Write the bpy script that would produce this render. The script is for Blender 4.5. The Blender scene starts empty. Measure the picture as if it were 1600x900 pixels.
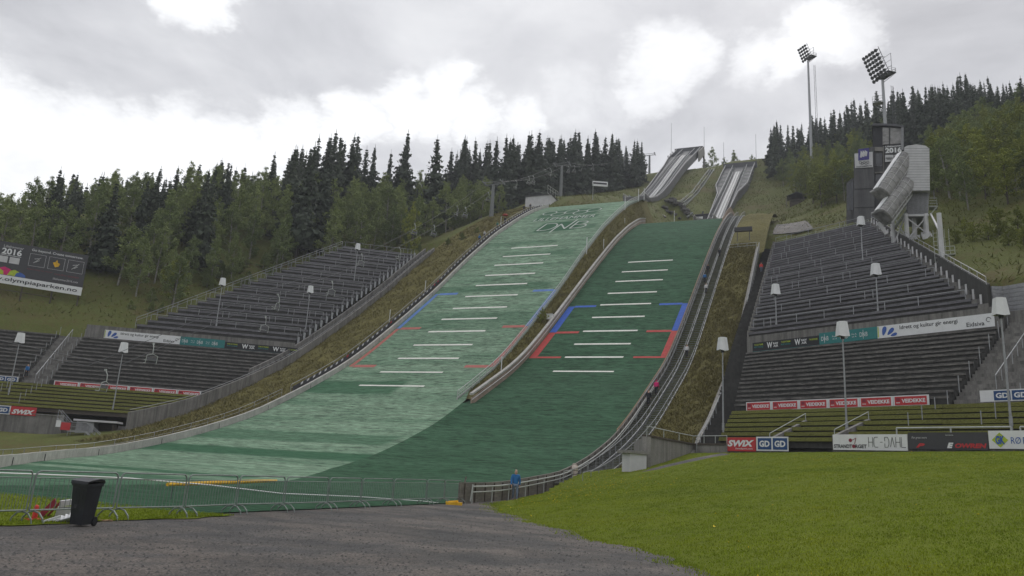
import bpy, math, random
import numpy as np
from mathutils import Vector, Matrix
random.seed(7); rng = np.random.default_rng(7)
scn = bpy.context.scene
COL = scn.collection
PI = math.pi
# ------------------------------------------------------------------ camera
F = 1186.0; ROLL = math.radians(3.4); PITCH = math.radians(13.58); CZ = 1.65
CAM = np.array([0, 0, CZ])
cd = bpy.data.cameras.new('camera'); cam = bpy.data.objects.new('camera', cd); COL.objects.link(cam)
cd.sensor_width = 36; cd.lens = 36 * F / 1600; cd.clip_end = 9000; cd.clip_start = 0.1
_r = Vector((1, 0, 0)); _u = Vector((0, -math.sin(PITCH), math.cos(PITCH))); _f = Vector((0, math.cos(PITCH), math.sin(PITCH)))
cr, sr = math.cos(ROLL), math.sin(ROLL)
X_ = cr * _r + sr * _u; Y_ = -sr * _r + cr * _u
cam.matrix_world = Matrix(((X_.x, Y_.x, -_f.x, 0), (X_.y, Y_.y, -_f.y, 0), (X_.z, Y_.z, -_f.z, CZ), (0, 0, 0, 1)))
scn.camera = cam
scn.render.resolution_x = 1024; scn.render.resolution_y = 576
def ray(px, py):                       # direction seen at a point of the survey photo
    x = (px - 800) / F; y = -(py - 450) / F
    xr = cr * x - sr * y; yr = sr * x + cr * y
    return np.array([xr, math.cos(PITCH) - yr * math.sin(PITCH), math.sin(PITCH) + yr * math.cos(PITCH)])
def proj(P):
    P = np.asarray(P, float) - CAM
    d = P[..., 1] * math.cos(PITCH) + P[..., 2] * math.sin(PITCH); w = -P[..., 1] * math.sin(PITCH) + P[..., 2] * math.cos(PITCH)
    xr = P[..., 0] / d; yr = w / d
    return np.stack([800 + F * (cr * xr + sr * yr), 450 - F * (-sr * xr + cr * yr), d], -1)
# ------------------------------------------------------------------ frames
def az(deg): a = math.radians(deg); return np.array([math.sin(a), math.cos(a), 0.0])
U = az(23); V = az(113)                # hill axis (uphill) and its right-hand side
ENR, ERR = az(54), az(-36)             # right grandstand: uphill, along the rows
ENL, ERL = az(-12), az(78)             # left grandstand
ZU = np.array([0, 0, 1.0])
def ST(s, t, z=0.0): return s * U + t * V + np.array([0, 0, z])
def at_depth(px, d): r = ray(*px); return CAM + r * d / r[1]
def at_z(px, z): r = ray(*px); return CAM + r * (z - CZ) / r[2]
def at_n(px, e, n): r = ray(*px); return CAM + r * (n - CAM @ e) / (r @ e)
def at_t(px, t): return at_n(px, V, t)
PB = np.array([[-100, 0], [40, 0], [45, .15], [55, .9], [62, 2.3], [69, 4.2], [76, 6.5], [85.2, 10.7], [93.6, 15], [99, 18.4], [106.5, 23.5], [119, 32.4], [131, 41.8], [144, 51.3], [156, 58.8], [165, 64], [172, 67.4], [177, 69.6], [182, 71.2], [200, 77.5]])
PS = np.array([[-100, 0], [40, 0], [45, .15], [55, .9], [62, 2.25], [69, 4.1], [76, 6.4], [83, 9.4], [93.6, 14.1], [99, 17.0], [107, 22.2], [116.6, 28.8], [126, 35.3], [134.4, 41], [145, 48], [156, 54.4], [166, 59.4], [173, 61.8], [178, 63.2], [200, 69.5]])
def smooth_profile(T):
    xs = np.arange(-20, 200.01, .5); ys = np.interp(xs, T[:, 0], T[:, 1])
    k = np.hanning(19); k /= k.sum(); yp = np.pad(ys, 9, mode='edge'); return xs, np.convolve(yp, k, 'valid')
BX, BY = smooth_profile(PB); SX, SY = smooth_profile(PS)
def pb(s): return np.interp(s, BX, BY)
def ps(s): return np.interp(s, SX, SY)
def sm(a, b, x): x = np.clip((np.asarray(x, float) - a) / (b - a), 0, 1); return x * x * (3 - 2 * x)
ZCB = np.array([[-200, 0], [40, 0], [55, .9], [69, 4.2], [85, 10.7], [99, 18.4], [119, 32.4], [144, 51.3], [165, 64], [177, 69.4], [236, 90.8], [256, 101.2], [280, 116.8], [300, 128.5], [318, 134.5], [340, 137], [420, 138], [900, 140]])
ZCS = np.array([[-200, 0], [40, 0], [55, .9], [69, 4.1], [83, 9.4], [99, 17], [116, 28.8], [134, 41], [145, 48], [156, 54.4], [173, 61.2], [200, 69.5], [221, 76.3], [250, 94.5], [279, 113], [291, 122.5], [306, 133], [330, 138], [420, 140], [900, 140]])
ZR = np.array([[-400, 3.5], [40, 3.8], [51.5, 4.6], [61.8, 8.4], [74.5, 17.6], [122, 46.4], [130, 51.4], [165, 70], [200, 92], [260, 128], [300, 143], [420, 155], [900, 155]])
ZL = np.array([[-400, .6], [85, 1.0], [101.6, 3.6], [105, 6.0], [112, 9], [124, 18.5], [130, 22], [165, 47], [200, 66], [260, 95], [320, 112], [600, 130], [900, 138]])
def tL(s): return np.interp(s, [10, 17, 20, 25, 28, 33, 38, 44.5, 50, 55, 60], [-24, -25, -30, -37, -42, -48, -54, -60.6, -63.8, -65.2, -65.6])
def tC(s): return np.interp(s, [10, 17, 30, 44, 55, 62, 70, 77, 83], [-28, -28.5, -31, -34.5, -39, -39.4, -40, -40.3, -40.4])
def tR(s): return np.interp(s, [10, 17, 35, 45, 58, 70, 76, 90], [-16.2, -16.2, -16.9, -18.3, -18.6, -18.7, -18.9, -19.1])
_e0 = float(at_n((1529, 492), ENR, 75.4) @ ERR); _e1 = float(at_n((1354, 361), ENR, 121.8) @ ERR)
def edgeR(n): return np.interp(n, [75.4, 121.8], [_e0, _e1])
WB = at_n((1566, 447), ENR, 77.0); WBp = float(WB @ ERR); WBz = float(WB[2]); print('edge', _e0, _e1, 'WB', WBp, WBz)
def wall_n(p): return np.interp(p, [-14, WBp, max(_e0 - 1.2, WBp + .2)], [77.6, 77.0, 75.6])     # right edge of the right upper stand (p over n)
def edge_p_r(n): return (-8.5 - n * (ENR @ V)) / (ERR @ V)          # its left edge, parallel to the hill
def H(x, y):
    x = np.asarray(x, float); y = np.asarray(y, float)
    s = x * U[0] + y * U[1]; t = x * V[0] + y * V[1]
    nr = x * ENR[0] + y * ENR[1]; pr = x * ERR[0] + y * ERR[1]; nl = x * ENL[0] + y * ENL[1]
    zb = np.interp(s, ZCB[:, 0], ZCB[:, 1]); zs = np.interp(s, ZCS[:, 0], ZCS[:, 1])
    zb = zb + 3.6 * sm(-57, -64, t) * sm(178, 200, s) * sm(275, 245, s)
    w = np.where(s > 225, sm(-45, -33, t), sm(-50, -37, t)); zc = zb * (1 - w) + zs * w
    zr = np.interp(nr, ZR[:, 0], ZR[:, 1]); zl = np.interp(nl, ZL[:, 0], ZL[:, 1])
    cap = np.interp(t, [-260, -190, -150, -120, -98, -80], [44, 48, 55, 72, 110, 160]); zl = np.where(zl > cap - 12, cap - 12 + 14 * (1 - np.exp(-np.maximum(zl - cap + 12, 0) / 14)), zl)
    out_ = sm(-.3, 1.2, edgeR(nr) - pr - .9); wn_ = wall_n(pr)
    front = (nr < wn_ + .35) & (nr > 70) & (pr < _e0 - .5)
    up = np.interp(nr, [75, 77.2, 88, 122, 140], [2.6, WBz - 19.2 + .1, .9, .3, 0]) * out_ * sm(.1, .9, nr - wn_)
    zr = np.where(front, np.minimum(zr, 17.2), zr + up)
    wl = sm(-76, -100, t); wr = sm(-24, 4, t)
    wr = np.where(s < 150, sm(-14, -9, t), wr)
    z = zc * (1 - wl) + zl * wl; z = z * (1 - wr) + zr * wr
    far = sm(330, 420, s); z = z * (1 - far) + np.minimum(z, 150) * far
    return z
# ------------------------------------------------------------------ mesh builder
class MB:
    def __init__(self): self.v = []; self.f = []; self.m = []; self.uv = None; self.cur = 0
    def add(self, vs, fs):
        b = len(self.v); self.v += [tuple(map(float, p)) for p in vs]
        for f in fs: self.f.append(tuple(i + b for i in f)); self.m.append(self.cur)
        return self
    def quad(self, a, b, c, d): return self.add([a, b, c, d], [(0, 1, 2, 3)])
    def poly(self, pts): return self.add(pts, [tuple(range(len(pts)))])
    def obox(self, o, ax, ay, az_):      # o corner, three edge vectors
        o, ax, ay, az_ = map(np.asarray, (o, ax, ay, az_))
        p = [o, o + ax, o + ax + ay, o + ay]; q = [k + az_ for k in p]
        return self.add(p + q, [(3, 2, 1, 0), (4, 5, 6, 7), (0, 1, 5, 4), (1, 2, 6, 5), (2, 3, 7, 6), (3, 0, 4, 7)])
    def box(self, x0, x1, y0, y1, z0, z1): return self.obox((x0, y0, z0), (x1 - x0, 0, 0), (0, y1 - y0, 0), (0, 0, z1 - z0))
    def bar(self, p, q, w, h=None):
        p = np.asarray(p, float); q = np.asarray(q, float); h = h or w
        d = q - p; L = np.linalg.norm(d)
        if L < 1e-6: return self
        d = d / L; up = ZU if abs(d[2]) < .95 else np.array([1.0, 0, 0])
        a = np.cross(d, up); a /= np.linalg.norm(a); b = np.cross(a, d)
        return self.obox(p - a * w / 2 - b * h / 2, a * w, b * h, q - p)
    def tube(self, p, q, r0, r1=None, n=8, cap=True):
        p = np.asarray(p, float); q = np.asarray(q, float); r1 = r0 if r1 is None else r1
        d = q - p; d = d / np.linalg.norm(d); up = ZU if abs(d[2]) < .95 else np.array([1.0, 0, 0])
        a = np.cross(d, up); a /= np.linalg.norm(a); b = np.cross(d, a)
        ang = [2 * PI * i / n for i in range(n)]
        P = [p + r0 * (math.cos(k) * a + math.sin(k) * b) for k in ang]; Q = [q + r1 * (math.cos(k) * a + math.sin(k) * b) for k in ang]
        fs = [(i, (i + 1) % n, n + (i + 1) % n, n + i) for i in range(n)]
        if cap: fs += [tuple(range(n))[::-1], tuple(range(n, 2 * n))]
        return self.add(P + Q, fs)
    def path(self, pts, r, n=6):
        for a, b in zip(pts[:-1], pts[1:]): self.tube(a, b, r, n=n)
        return self
    def build(self, name, mats, parent=None, smooth=False):
        return mk(name, self.v, self.f, mats, parent, smooth, self.m)
def origin(o):
    v = np.zeros(3)
    while o is not None: v += np.array(o.location); o = o.parent
    return v
def mk(name, v, f, mats, parent=None, smooth=False, midx=None, uv=None):
    if not isinstance(mats, (list, tuple)): mats = [mats]
    me = bpy.data.meshes.new(name)
    v = np.asarray(v, float).reshape(-1, 3)
    if parent is not None: v = v - origin(parent)
    me.from_pydata(v.tolist(), [], f if isinstance(f, list) else f.tolist())
    for m in mats: me.materials.append(m)
    if midx is not None and len(mats) > 1: me.polygons.foreach_set('material_index', np.asarray(midx, dtype=np.int32))
    if smooth: me.polygons.foreach_set('use_smooth', np.ones(len(me.polygons), dtype=bool))
    if uv is not None:
        ul = me.uv_layers.new(name='UVMap'); li = np.empty(len(me.loops), dtype=np.int32); me.loops.foreach_get('vertex_index', li)
        ul.data.foreach_set('uv', np.asarray(uv, dtype=np.float32)[li].ravel())
    me.update()
    o = bpy.data.objects.new(name, me); COL.objects.link(o)
    if parent is not None: o.parent = parent
    return o
def tag(o, label, cat, group=None):
    o['label'] = label; o['category'] = cat
    if group: o['group'] = group
    return o
def thing(name, label, cat, loc, group=None, rz=0.0):
    o = bpy.data.objects.new(name, None); COL.objects.link(o); o.empty_display_size = .3
    o.location = tuple(map(float, loc)); o.rotation_euler = (0, 0, rz); return tag(o, label, cat, group)
def struct(o): o['kind'] = 'structure'; return o
def stuff(o): o['kind'] = 'stuff'; return o
def copy_tree(o, parent=None):
    c = o.copy(); COL.objects.link(c)
    if parent is not None: c.parent = parent
    for ch in list(o.children): copy_tree(ch, c)
    return c
def rot_build(mb, name, mats, parent, smooth=False):    # mesh already in the local frame of its parent
    me = mk(name, mb.v, mb.f, mats, None, smooth, mb.m); me.parent = parent; return me
# ------------------------------------------------------------------ materials
def nodes(name):
    m = bpy.data.materials.new(name); m.use_nodes = True; nt = m.node_tree; b = nt.nodes['Principled BSDF']; return m, nt, b
def N(nt, t, **k):
    n = nt.nodes.new(t)
    for a, b in k.items():
        if a.startswith('i_'): n.inputs[a[2:].replace('_', ' ')].default_value = b
        else: setattr(n, a, b)
    return n
def ramp(nt, fac, stops):
    r = N(nt, 'ShaderNodeValToRGB'); e = r.color_ramp.elements
    while len(e) > 1: e.remove(e[0])
    e[0].position = stops[0][0]; e[0].color = (*stops[0][1], 1)
    for p, c in stops[1:]: k = e.new(p); k.color = (*c, 1)
    nt.links.new(fac, r.inputs[0]); return r.outputs[0]
def g(c): return (c, c, c)
def noise(nt, scale, detail=5, rough=.6, vec=None, dist=0):
    n = N(nt, 'ShaderNodeTexNoise'); n.inputs['Scale'].default_value = scale; n.inputs['Detail'].default_value = detail; n.inputs['Roughness'].default_value = rough; n.inputs['Distortion'].default_value = dist
    if vec is not None: nt.links.new(vec, n.inputs['Vector'])
    return n.outputs[0]
def pos(nt, scale=None):
    p = N(nt, 'ShaderNodeNewGeometry').outputs['Position']
    if scale:
        mp = N(nt, 'ShaderNodeMapping'); mp.inputs['Scale'].default_value = scale; nt.links.new(p, mp.inputs['Vector']); return mp.outputs[0]
    return p
def uvc(nt, scale):
    p = N(nt, 'ShaderNodeTexCoord').outputs['UV']; mp = N(nt, 'ShaderNodeMapping'); mp.inputs['Scale'].default_value = scale; nt.links.new(p, mp.inputs['Vector']); return mp.outputs[0]
def mixc(nt, f, a, b, mode='MIX'):
    n = N(nt, 'ShaderNodeMix', data_type='RGBA', blend_type=mode)
    for sock, val in ((n.inputs[0], f), (n.inputs[6], a), (n.inputs[7], b)):
        if isinstance(val, (int, float)): sock.default_value = val
        elif isinstance(val, tuple): sock.default_value = (*val, 1)
        else: nt.links.new(val, sock)
    return n.outputs[2]
def bump(nt, b, h, strength=.5, dist=.1):
    n = N(nt, 'ShaderNodeBump'); n.inputs['Strength'].default_value = strength; n.inputs['Distance'].default_value = dist
    nt.links.new(h, n.inputs['Height']); nt.links.new(n.outputs[0], b.inputs['Normal'])
def paint(name, c, rough=.6, metal=0.0, var=.25, scale=3.0, spec=.3):
    m, nt, b = nodes(name); n = noise(nt, scale, 6, .65, pos(nt))
    lo = tuple(k * (1 - var) for k in c); hi = tuple(min(1, k * (1 + var)) for k in c)
    nt.links.new(ramp(nt, n, [(.3, lo), (.7, hi)]), b.inputs['Base Color'])
    b.inputs['Roughness'].default_value = rough; b.inputs['Metallic'].default_value = metal; b.inputs['Specular IOR Level'].default_value = spec
    return m
def concrete(name, c, streak=.5, sc=1.0):
    m, nt, b = nodes(name)
    n1 = noise(nt, .6 * sc, 8, .7, pos(nt)); n2 = noise(nt, 1.0, 5, .7, pos(nt, (2.2 * sc, 2.2 * sc, .12 * sc))); n3 = noise(nt, 9 * sc, 4, .7, pos(nt))
    c1 = ramp(nt, n1, [(.3, tuple(k * .75 for k in c)), (.72, tuple(k * 1.2 for k in c))])
    st = ramp(nt, n2, [(.42, g(1.0)), (.66, g(1 - streak))])
    c2 = mixc(nt, .85, c1, st, 'MULTIPLY'); c3 = mixc(nt, .35, c2, ramp(nt, n3, [(.35, g(.6)), (.65, g(1.2))]), 'MULTIPLY')
    nt.links.new(c3, b.inputs['Base Color']); b.inputs['Roughness'].default_value = .85; bump(nt, b, n3, .25, .03)
    return m
def grassmat(name, stops, sc=1.0, bstr=.6, fine=14):
    m, nt, b = nodes(name)
    n1 = noise(nt, .09 * sc, 7, .65, pos(nt)); n2 = noise(nt, 1.6 * sc, 6, .75, pos(nt, (1, 1, .5))); n3 = noise(nt, fine * sc, 4, .7, pos(nt))
    ad = N(nt, 'ShaderNodeMath', operation='MULTIPLY_ADD'); ad.inputs[1].default_value = .45; nt.links.new(n2, ad.inputs[0]); 
    ml = N(nt, 'ShaderNodeMath', operation='MULTIPLY'); ml.inputs[1].default_value = .55; nt.links.new(n1, ml.inputs[0]); nt.links.new(ml.outputs[0], ad.inputs[2])
    c = ramp(nt, ad.outputs[0], stops); c = mixc(nt, .6, c, ramp(nt, n3, [(.3, g(.5)), (.7, g(1.35))]), 'MULTIPLY')
    nt.links.new(c, b.inputs['Base Color']); b.inputs['Roughness'].default_value = .9; b.inputs['Specular IOR Level'].default_value = .15
    bump(nt, b, n2, bstr, .35); return m
def leafmat(name, dark, light, trans=.25):
    m, nt, b = nodes(name)
    gi = N(nt, 'ShaderNodeNewGeometry'); oi = N(nt, 'ShaderNodeObjectInfo')
    n = noise(nt, .5, 3, .6, pos(nt))
    a = N(nt, 'ShaderNodeMath', operation='MULTIPLY'); a.inputs[1].default_value = .35; nt.links.new(gi.outputs['Random Per Island'], a.inputs[0])
    c = N(nt, 'ShaderNodeMath', operation='MULTIPLY_ADD'); c.inputs[1].default_value = .45; nt.links.new(oi.outputs['Random'], c.inputs[0]); nt.links.new(a.outputs[0], c.inputs[2])
    d = N(nt, 'ShaderNodeMath', operation='MULTIPLY_ADD'); d.inputs[1].default_value = .25; nt.links.new(n, d.inputs[0]); nt.links.new(c.outputs[0], d.inputs[2])
    cc = ramp(nt, d.outputs[0], [(.15, dark), (.9, light)])
    if name == 'grass_blade':
        q1 = noise(nt, .22, 5, .65, pos(nt)); q2 = noise(nt, 2.2, 4, .7, pos(nt))
        cc = mixc(nt, .75, cc, ramp(nt, q1, [(.32, (.62, .7, .7)), (.52, (1, 1, 1)), (.7, (1.25, 1.08, 1.1))]), 'MULTIPLY'); cc = mixc(nt, .6, cc, ramp(nt, q2, [(.34, g(.55)), (.55, g(1.05)), (.7, g(1.2))]), 'MULTIPLY')
    nt.links.new(cc, b.inputs['Base Color'])
    b.inputs['Roughness'].default_value = .75; b.inputs['Specular IOR Level'].default_value = .2
    return m
M = {}
M['terrain'] = grassmat('hill_grass', [(.28, (.085, .07, .03)), (.42, (.12, .105, .038)), (.52, (.105, .125, .032)), (.62, (.15, .145, .05)), (.75, (.11, .16, .034))], 1.0)
M['strip'] = grassmat('rough_slope_grass', [(.3, (.075, .068, .026)), (.42, (.13, .115, .04)), (.52, (.165, .15, .052)), (.62, (.2, .178, .064)), (.72, (.14, .165, .042))], 1.3, 1.0)
M['lawn'] = grassmat('mown_lawn', [(.3, (.1, .13, .007)), (.5, (.13, .165, .009)), (.7, (.165, .2, .012))], 2.0, .5, 20)
M['terrace'] = grassmat('mossy_terrace', [(.3, (.1, .095, .032)), (.48, (.16, .165, .045)), (.7, (.2, .21, .055))], 2.0, .8)
M['blade'] = leafmat('grass_blade', (.13, .185, .009), (.31, .38, .03))
M['tuft'] = leafmat('dry_tuft', (.1, .09, .03), (.24, .21, .075))
M['hilltuft'] = leafmat('hill_tuft', (.1, .115, .026), (.2, .205, .06))
M['dandelion'] = paint('dandelion_yellow', (.6, .45, .02), .8)
M['concrete'] = concrete('weathered_concrete', (.22, .213, .2), .6)
M['concrete_pale'] = concrete('pale_concrete', (.27, .26, .24), .4)
M['concrete_dark'] = concrete('dark_and_shade_concrete', (.055, .054, .05), .5)  # dark concrete of steps and walls; also painted shade between the stand rows
M['tower_concrete'] = concrete('tower_concrete', (.12, .12, .125), .45, .7)
M['kerb'] = concrete('kerb_board', (.46, .45, .42), .25, 1.5)
def plank(name, c, var=.45, sl=.35):
    m, nt, b = nodes(name); n1 = noise(nt, 1, 6, .7, pos(nt, (1.0, 1.0, 9))); n2 = noise(nt, sl, 4, .6, pos(nt)); n3 = noise(nt, 6, 4, .7, pos(nt))
    a = ramp(nt, n1, [(.3, tuple(k * (1 - var) for k in c)), (.7, tuple(k * (1 + var) for k in c))])
    a = mixc(nt, .6, a, ramp(nt, n2, [(.35, g(.65)), (.65, g(1.2))]), 'MULTIPLY'); a = mixc(nt, .5, a, ramp(nt, n3, [(.3, g(.55)), (.7, g(1.25))]), 'MULTIPLY')
    nt.links.new(a, b.inputs['Base Color']); b.inputs['Roughness'].default_value = .7; return m
M['bench'] = plank('bench_planks', (.15, .147, .16))
M['bench_old'] = plank('old_bench_planks', (.135, .128, .12), .95, 1.6)
M['walltan'] = plank('tan_board_wall', (.33, .25, .2), .25)
M['wallgrey'] = plank('grey_board_wall', (.17, .155, .135), .35)
M['wallbrown'] = plank('brown_board', (.3, .19, .1), .3)
M['cladding'] = plank('grey_cladding', (.3, .305, .32), .15)
M['steel'] = paint('galvanised_steel', (.33, .34, .35), .5, .45, .15, 5)
M['steel_dark'] = paint('dark_steel', (.09, .092, .1), .5, .3, .2)
M['steel_pale'] = paint('pale_rail', (.42, .44, .42), .55, .1, .15)
M['tread'] = paint('tread_grating', (.27, .28, .27), .7, .1, .3)
M['white'] = paint('white_paint', (.74, .75, .76), .5, 0, .06, 2)
M['offwhite'] = paint('off_white_paint', (.56, .56, .57), .6, 0, .12, 1)
M['line'] = paint('white_line', (.74, .74, .68), .8, 0, .14, 2)
M['red'] = paint('red_panel', (.5, .045, .05), .5, 0, .12)
M['redline'] = paint('red_line', (.42, .055, .05), .8, 0, .2, 2)
M['redfade'] = paint('faded_red_line', (.4, .13, .11), .8, 0, .15, 2)
M['blueline'] = paint('blue_line', (.035, .11, .46), .8, 0, .2, 2)
M['bluefade'] = paint('faded_blue_line', (.1, .2, .48), .8, 0, .2, 2)
M['teal'] = paint('teal_panel', (.03, .2, .2), .5, 0, .1)
M['navy'] = paint('navy_print', (.02, .07, .2), .5, 0, .1)
M['royal'] = paint('blue_print', (.05, .12, .4), .5, 0, .1)
M['violet'] = paint('violet_print', (.06, .05, .22), .5)
M['black'] = paint('black_print', (.025, .026, .03), .55, 0, .2)
M['charcoal'] = paint('charcoal_panel', (.06, .06, .066), .55, 0, .12, 1)
M['yellow'] = paint('yellow_plastic', (.7, .4, .02), .6)
M['orange'] = paint('orange_plastic', (.6, .1, .03), .5)
M['brownprint'] = paint('dark_red_print', (.25, .03, .05), .5)
M['lime'] = paint('lime_print', (.4, .5, .04), .5)
M['binplastic'] = paint('bin_plastic', (.022, .024, .03), .42, 0, .3, 4, .5)
M['glass'] = paint('dull_glass', (.05, .055, .065), .15, 0, .2, 1, .6)
M['panel_glass'] = paint('grey_glazing', (.26, .255, .25), .25, 0, .5, .8, .5)
M['barrier'] = paint('barrier_zinc', (.22, .25, .235), .5, .3, .2, 6)
M['markline'] = paint('matt_white_mark', (.46, .5, .46), .85, 0, .2, 2)
M['deck'] = plank('inrun_deck', (.13, .13, .135), .3)
M['pylon'] = paint('pylon_zinc', (.19, .2, .2), .6, .2, .15)
M['ice'] = paint('track_ice_liner', (.27, .285, .3), .45, 0, .15, 1)
M['bark'] = plank('bark', (.08, .065, .05), .4)
M['birchbark'] = plank('birch_bark', (.26, .25, .22), .4)
M['spruce'] = leafmat('spruce_needles', (.034, .046, .033), (.08, .098, .066))
M['birch'] = leafmat('birch_leaves', (.12, .165, .06), (.3, .35, .125))
M['birch2'] = leafmat('bright_leaves', (.15, .18, .035), (.34, .37, .075))
M['rock'] = concrete('loose_rock', (.12, .115, .11), .3, 2)
M['skin'] = paint('skin', (.5, .3, .22), .6, 0, .05)
M['hair'] = paint('hair', (.3, .26, .2), .8)
M['jacket_blue'] = paint('blue_jacket', (.02, .14, .36), .6, 0, .15)
M['denim'] = paint('denim', (.16, .2, .27), .8, 0, .2)
M['pink'] = paint('pink_jacket', (.6, .02, .16), .6)
M['redcloth'] = paint('red_cloth', (.6, .06, .05), .7)
M['darkcloth'] = paint('dark_cloth', (.02, .022, .028), .7)
M['beige'] = paint('beige_cloth', (.55, .48, .42), .8, 0, .2)
M['greencloth'] = paint('green_cloth', (.06, .2, .16), .7)
def matmat(name, base, pale, dark, bands, pale_amt, extra=None):
    m, nt, b = nodes(name)
    tc = N(nt, 'ShaderNodeTexCoord').outputs['UV']; sp = N(nt, 'ShaderNodeSeparateXYZ'); nt.links.new(tc, sp.inputs[0])
    n1 = noise(nt, 1, 7, .7, uvc(nt, (.05, .55, 1)), .4); n2 = noise(nt, 1, 6, .7, uvc(nt, (.5, 2.6, 1)), .6); n3 = noise(nt, 1, 5, .75, uvc(nt, (.035, .05, 1))); n4 = noise(nt, 1, 5, .8, uvc(nt, (1.1, 6.5, 1)), .5)
    mix1 = ramp(nt, n1, [(.3, g(0)), (.7, g(1))]); c = mixc(nt, mix1, base, pale)
    c = mixc(nt, pale_amt, c, ramp(nt, n2, [(.36, g(.32)), (.5, g(1.0)), (.66, g(1.5))]), 'MULTIPLY')
    c = mixc(nt, .8, c, ramp(nt, n4, [(.34, g(.3)), (.47, g(.95)), (.66, g(1.45))]), 'MULTIPLY')
    c = mixc(nt, .5, c, ramp(nt, n3, [(.3, g(.72)), (.7, g(1.22))]), 'MULTIPLY')
    wob = N(nt, 'ShaderNodeMath', operation='MULTIPLY_ADD'); wob.inputs[1].default_value = 3.0; nt.links.new(n3, wob.inputs[0]); nt.links.new(sp.outputs[1], wob.inputs[2])
    for (s0, s1, t0, t1, amt) in bands:                    # newer, darker mats laid across the hill
        fac = None
        for sock, a, bb, e in ((wob.outputs[0], s0 + 1.5, s1 + 1.5, .35), (sp.outputs[0], t0, t1, .5)):
            for lo, hi in ((a - e, a + e), (bb + e, bb - e)):
                mr = N(nt, 'ShaderNodeMapRange'); mr.inputs['From Min'].default_value = lo; mr.inputs['From Max'].default_value = hi; nt.links.new(sock, mr.inputs['Value'])
                if fac is None: fac = mr.outputs[0]
                else:
                    k = N(nt, 'ShaderNodeMath', operation='MULTIPLY'); nt.links.new(fac, k.inputs[0]); nt.links.new(mr.outputs[0], k.inputs[1]); fac = k.outputs[0]
        k = N(nt, 'ShaderNodeMath', operation='MULTIPLY'); k.inputs[1].default_value = amt; nt.links.new(fac, k.inputs[0])
        dk = mixc(nt, .6, dark, ramp(nt, n2, [(.35, g(.6)), (.65, g(1.3))]), 'MULTIPLY')
        c = mixc(nt, k.outputs[0], c, dk)
    nt.links.new(c, b.inputs['Base Color']); b.inputs['Roughness'].default_value = .9; b.inputs['Specular IOR Level'].default_value = .08
    ad = N(nt, 'ShaderNodeMath', operation='ADD'); nt.links.new(n2, ad.inputs[0]); nt.links.new(n4, ad.inputs[1]); bump(nt, b, ad.outputs[0], .7, .12)
    return m
M['mat_big'] = matmat('pale_green_mat', (.105, .195, .125), (.24, .34, .245), (.03, .11, .055),
    [(84.5, 88.8, -66, -52, .75), (66, 70, -66, -41, .6), (59, 62.5, -66, -38, .85), (43, 45.5, -66, -38, .8), (106, 111.5, -66, -41, .3), (119, 121.5, -66, -44, .55), (132, 134.5, -59, -44, .45), (138, 139.5, -66, -50, .4), (144.6, 151.8, -57.5, -47.8, .95), (145, 148.5, -47.8, -43.8, .45), (153.9, 156.6, -61.5, -46.2, .9), (157.4, 164.5, -61.8, -47.5, .8), (17, 40, -66, -20, .65)], .8)
M['mat_small'] = matmat('dark_green_mat', (.033, .086, .046), (.056, .125, .074), (.02, .062, .032), [(17, 36, -30, -15, .3), (75, 79, -40, -19, .25), (150, 175, -40, -18, .0)], .75)
m, nt, b = nodes('grey_gravel')
n1 = noise(nt, .28, 8, .7, pos(nt)); n2 = noise(nt, 28, 4, .8, pos(nt)); n4 = noise(nt, 2.5, 6, .75, pos(nt))
vo = N(nt, 'ShaderNodeTexVoronoi'); vo.inputs['Scale'].default_value = 34; nt.links.new(pos(nt), vo.inputs['Vector'])
c = ramp(nt, n1, [(.3, (.034, .033, .034)), (.42, (.064, .061, .061)), (.5, (.088, .079, .073)), (.58, (.125, .106, .093)), (.66, (.085, .08, .078)), (.75, (.05, .049, .05))])
sp_ = N(nt, 'ShaderNodeTexNoise'); sp_.inputs['Scale'].default_value = 1.0; sp_.inputs['Detail'].default_value = 5; nt.links.new(pos(nt, (.35, .55, 1)), sp_.inputs['Vector']); c = mixc(nt, .5, c, ramp(nt, sp_.outputs[0], [(.36, g(.62)), (.5, g(1.0)), (.66, g(1.4))]), 'MULTIPLY')
c = mixc(nt, .75, c, ramp(nt, vo.outputs['Color'], [(.1, g(.35)), (.5, g(.95)), (.9, g(1.9))]), 'MULTIPLY'); c = mixc(nt, .6, c, ramp(nt, n2, [(.35, g(.55)), (.65, g(1.4))]), 'MULTIPLY'); c = mixc(nt, .6, c, ramp(nt, n4, [(.3, g(.65)), (.7, g(1.25))]), 'MULTIPLY')
gs = N(nt, 'ShaderNodeSeparateXYZ'); nt.links.new(pos(nt), gs.inputs[0]); gw = noise(nt, .12, 3, .5, pos(nt)); gn = noise(nt, .9, 5, .7, pos(nt))
def gm(op, a, b_, c_=None):
    k = N(nt, 'ShaderNodeMath', operation=op)
    for i, v in enumerate((a, b_, c_)):
        if v is None: continue
        if isinstance(v, (int, float)): k.inputs[i].default_value = v
        else: nt.links.new(v, k.inputs[i])
    return k.outputs[0]
tv = gm('ADD', gm('MULTIPLY_ADD', gs.outputs[0], .62, gm('MULTIPLY', gs.outputs[1], .785)), gm('MULTIPLY', gw, 7.0)); tr_ = None
for c0 in (17.2, 18.9, 21.6, 23.2, 27.4, 29.1):                # old wheel tracks pressed into the gravel
    mr = N(nt, 'ShaderNodeMapRange', interpolation_type='SMOOTHSTEP'); mr.inputs['From Min'].default_value = .42; mr.inputs['From Max'].default_value = .1; nt.links.new(gm('ABSOLUTE', gm('SUBTRACT', tv, c0), None), mr.inputs['Value']); tr_ = mr.outputs[0] if tr_ is None else gm('MAXIMUM', tr_, mr.outputs[0])
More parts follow.
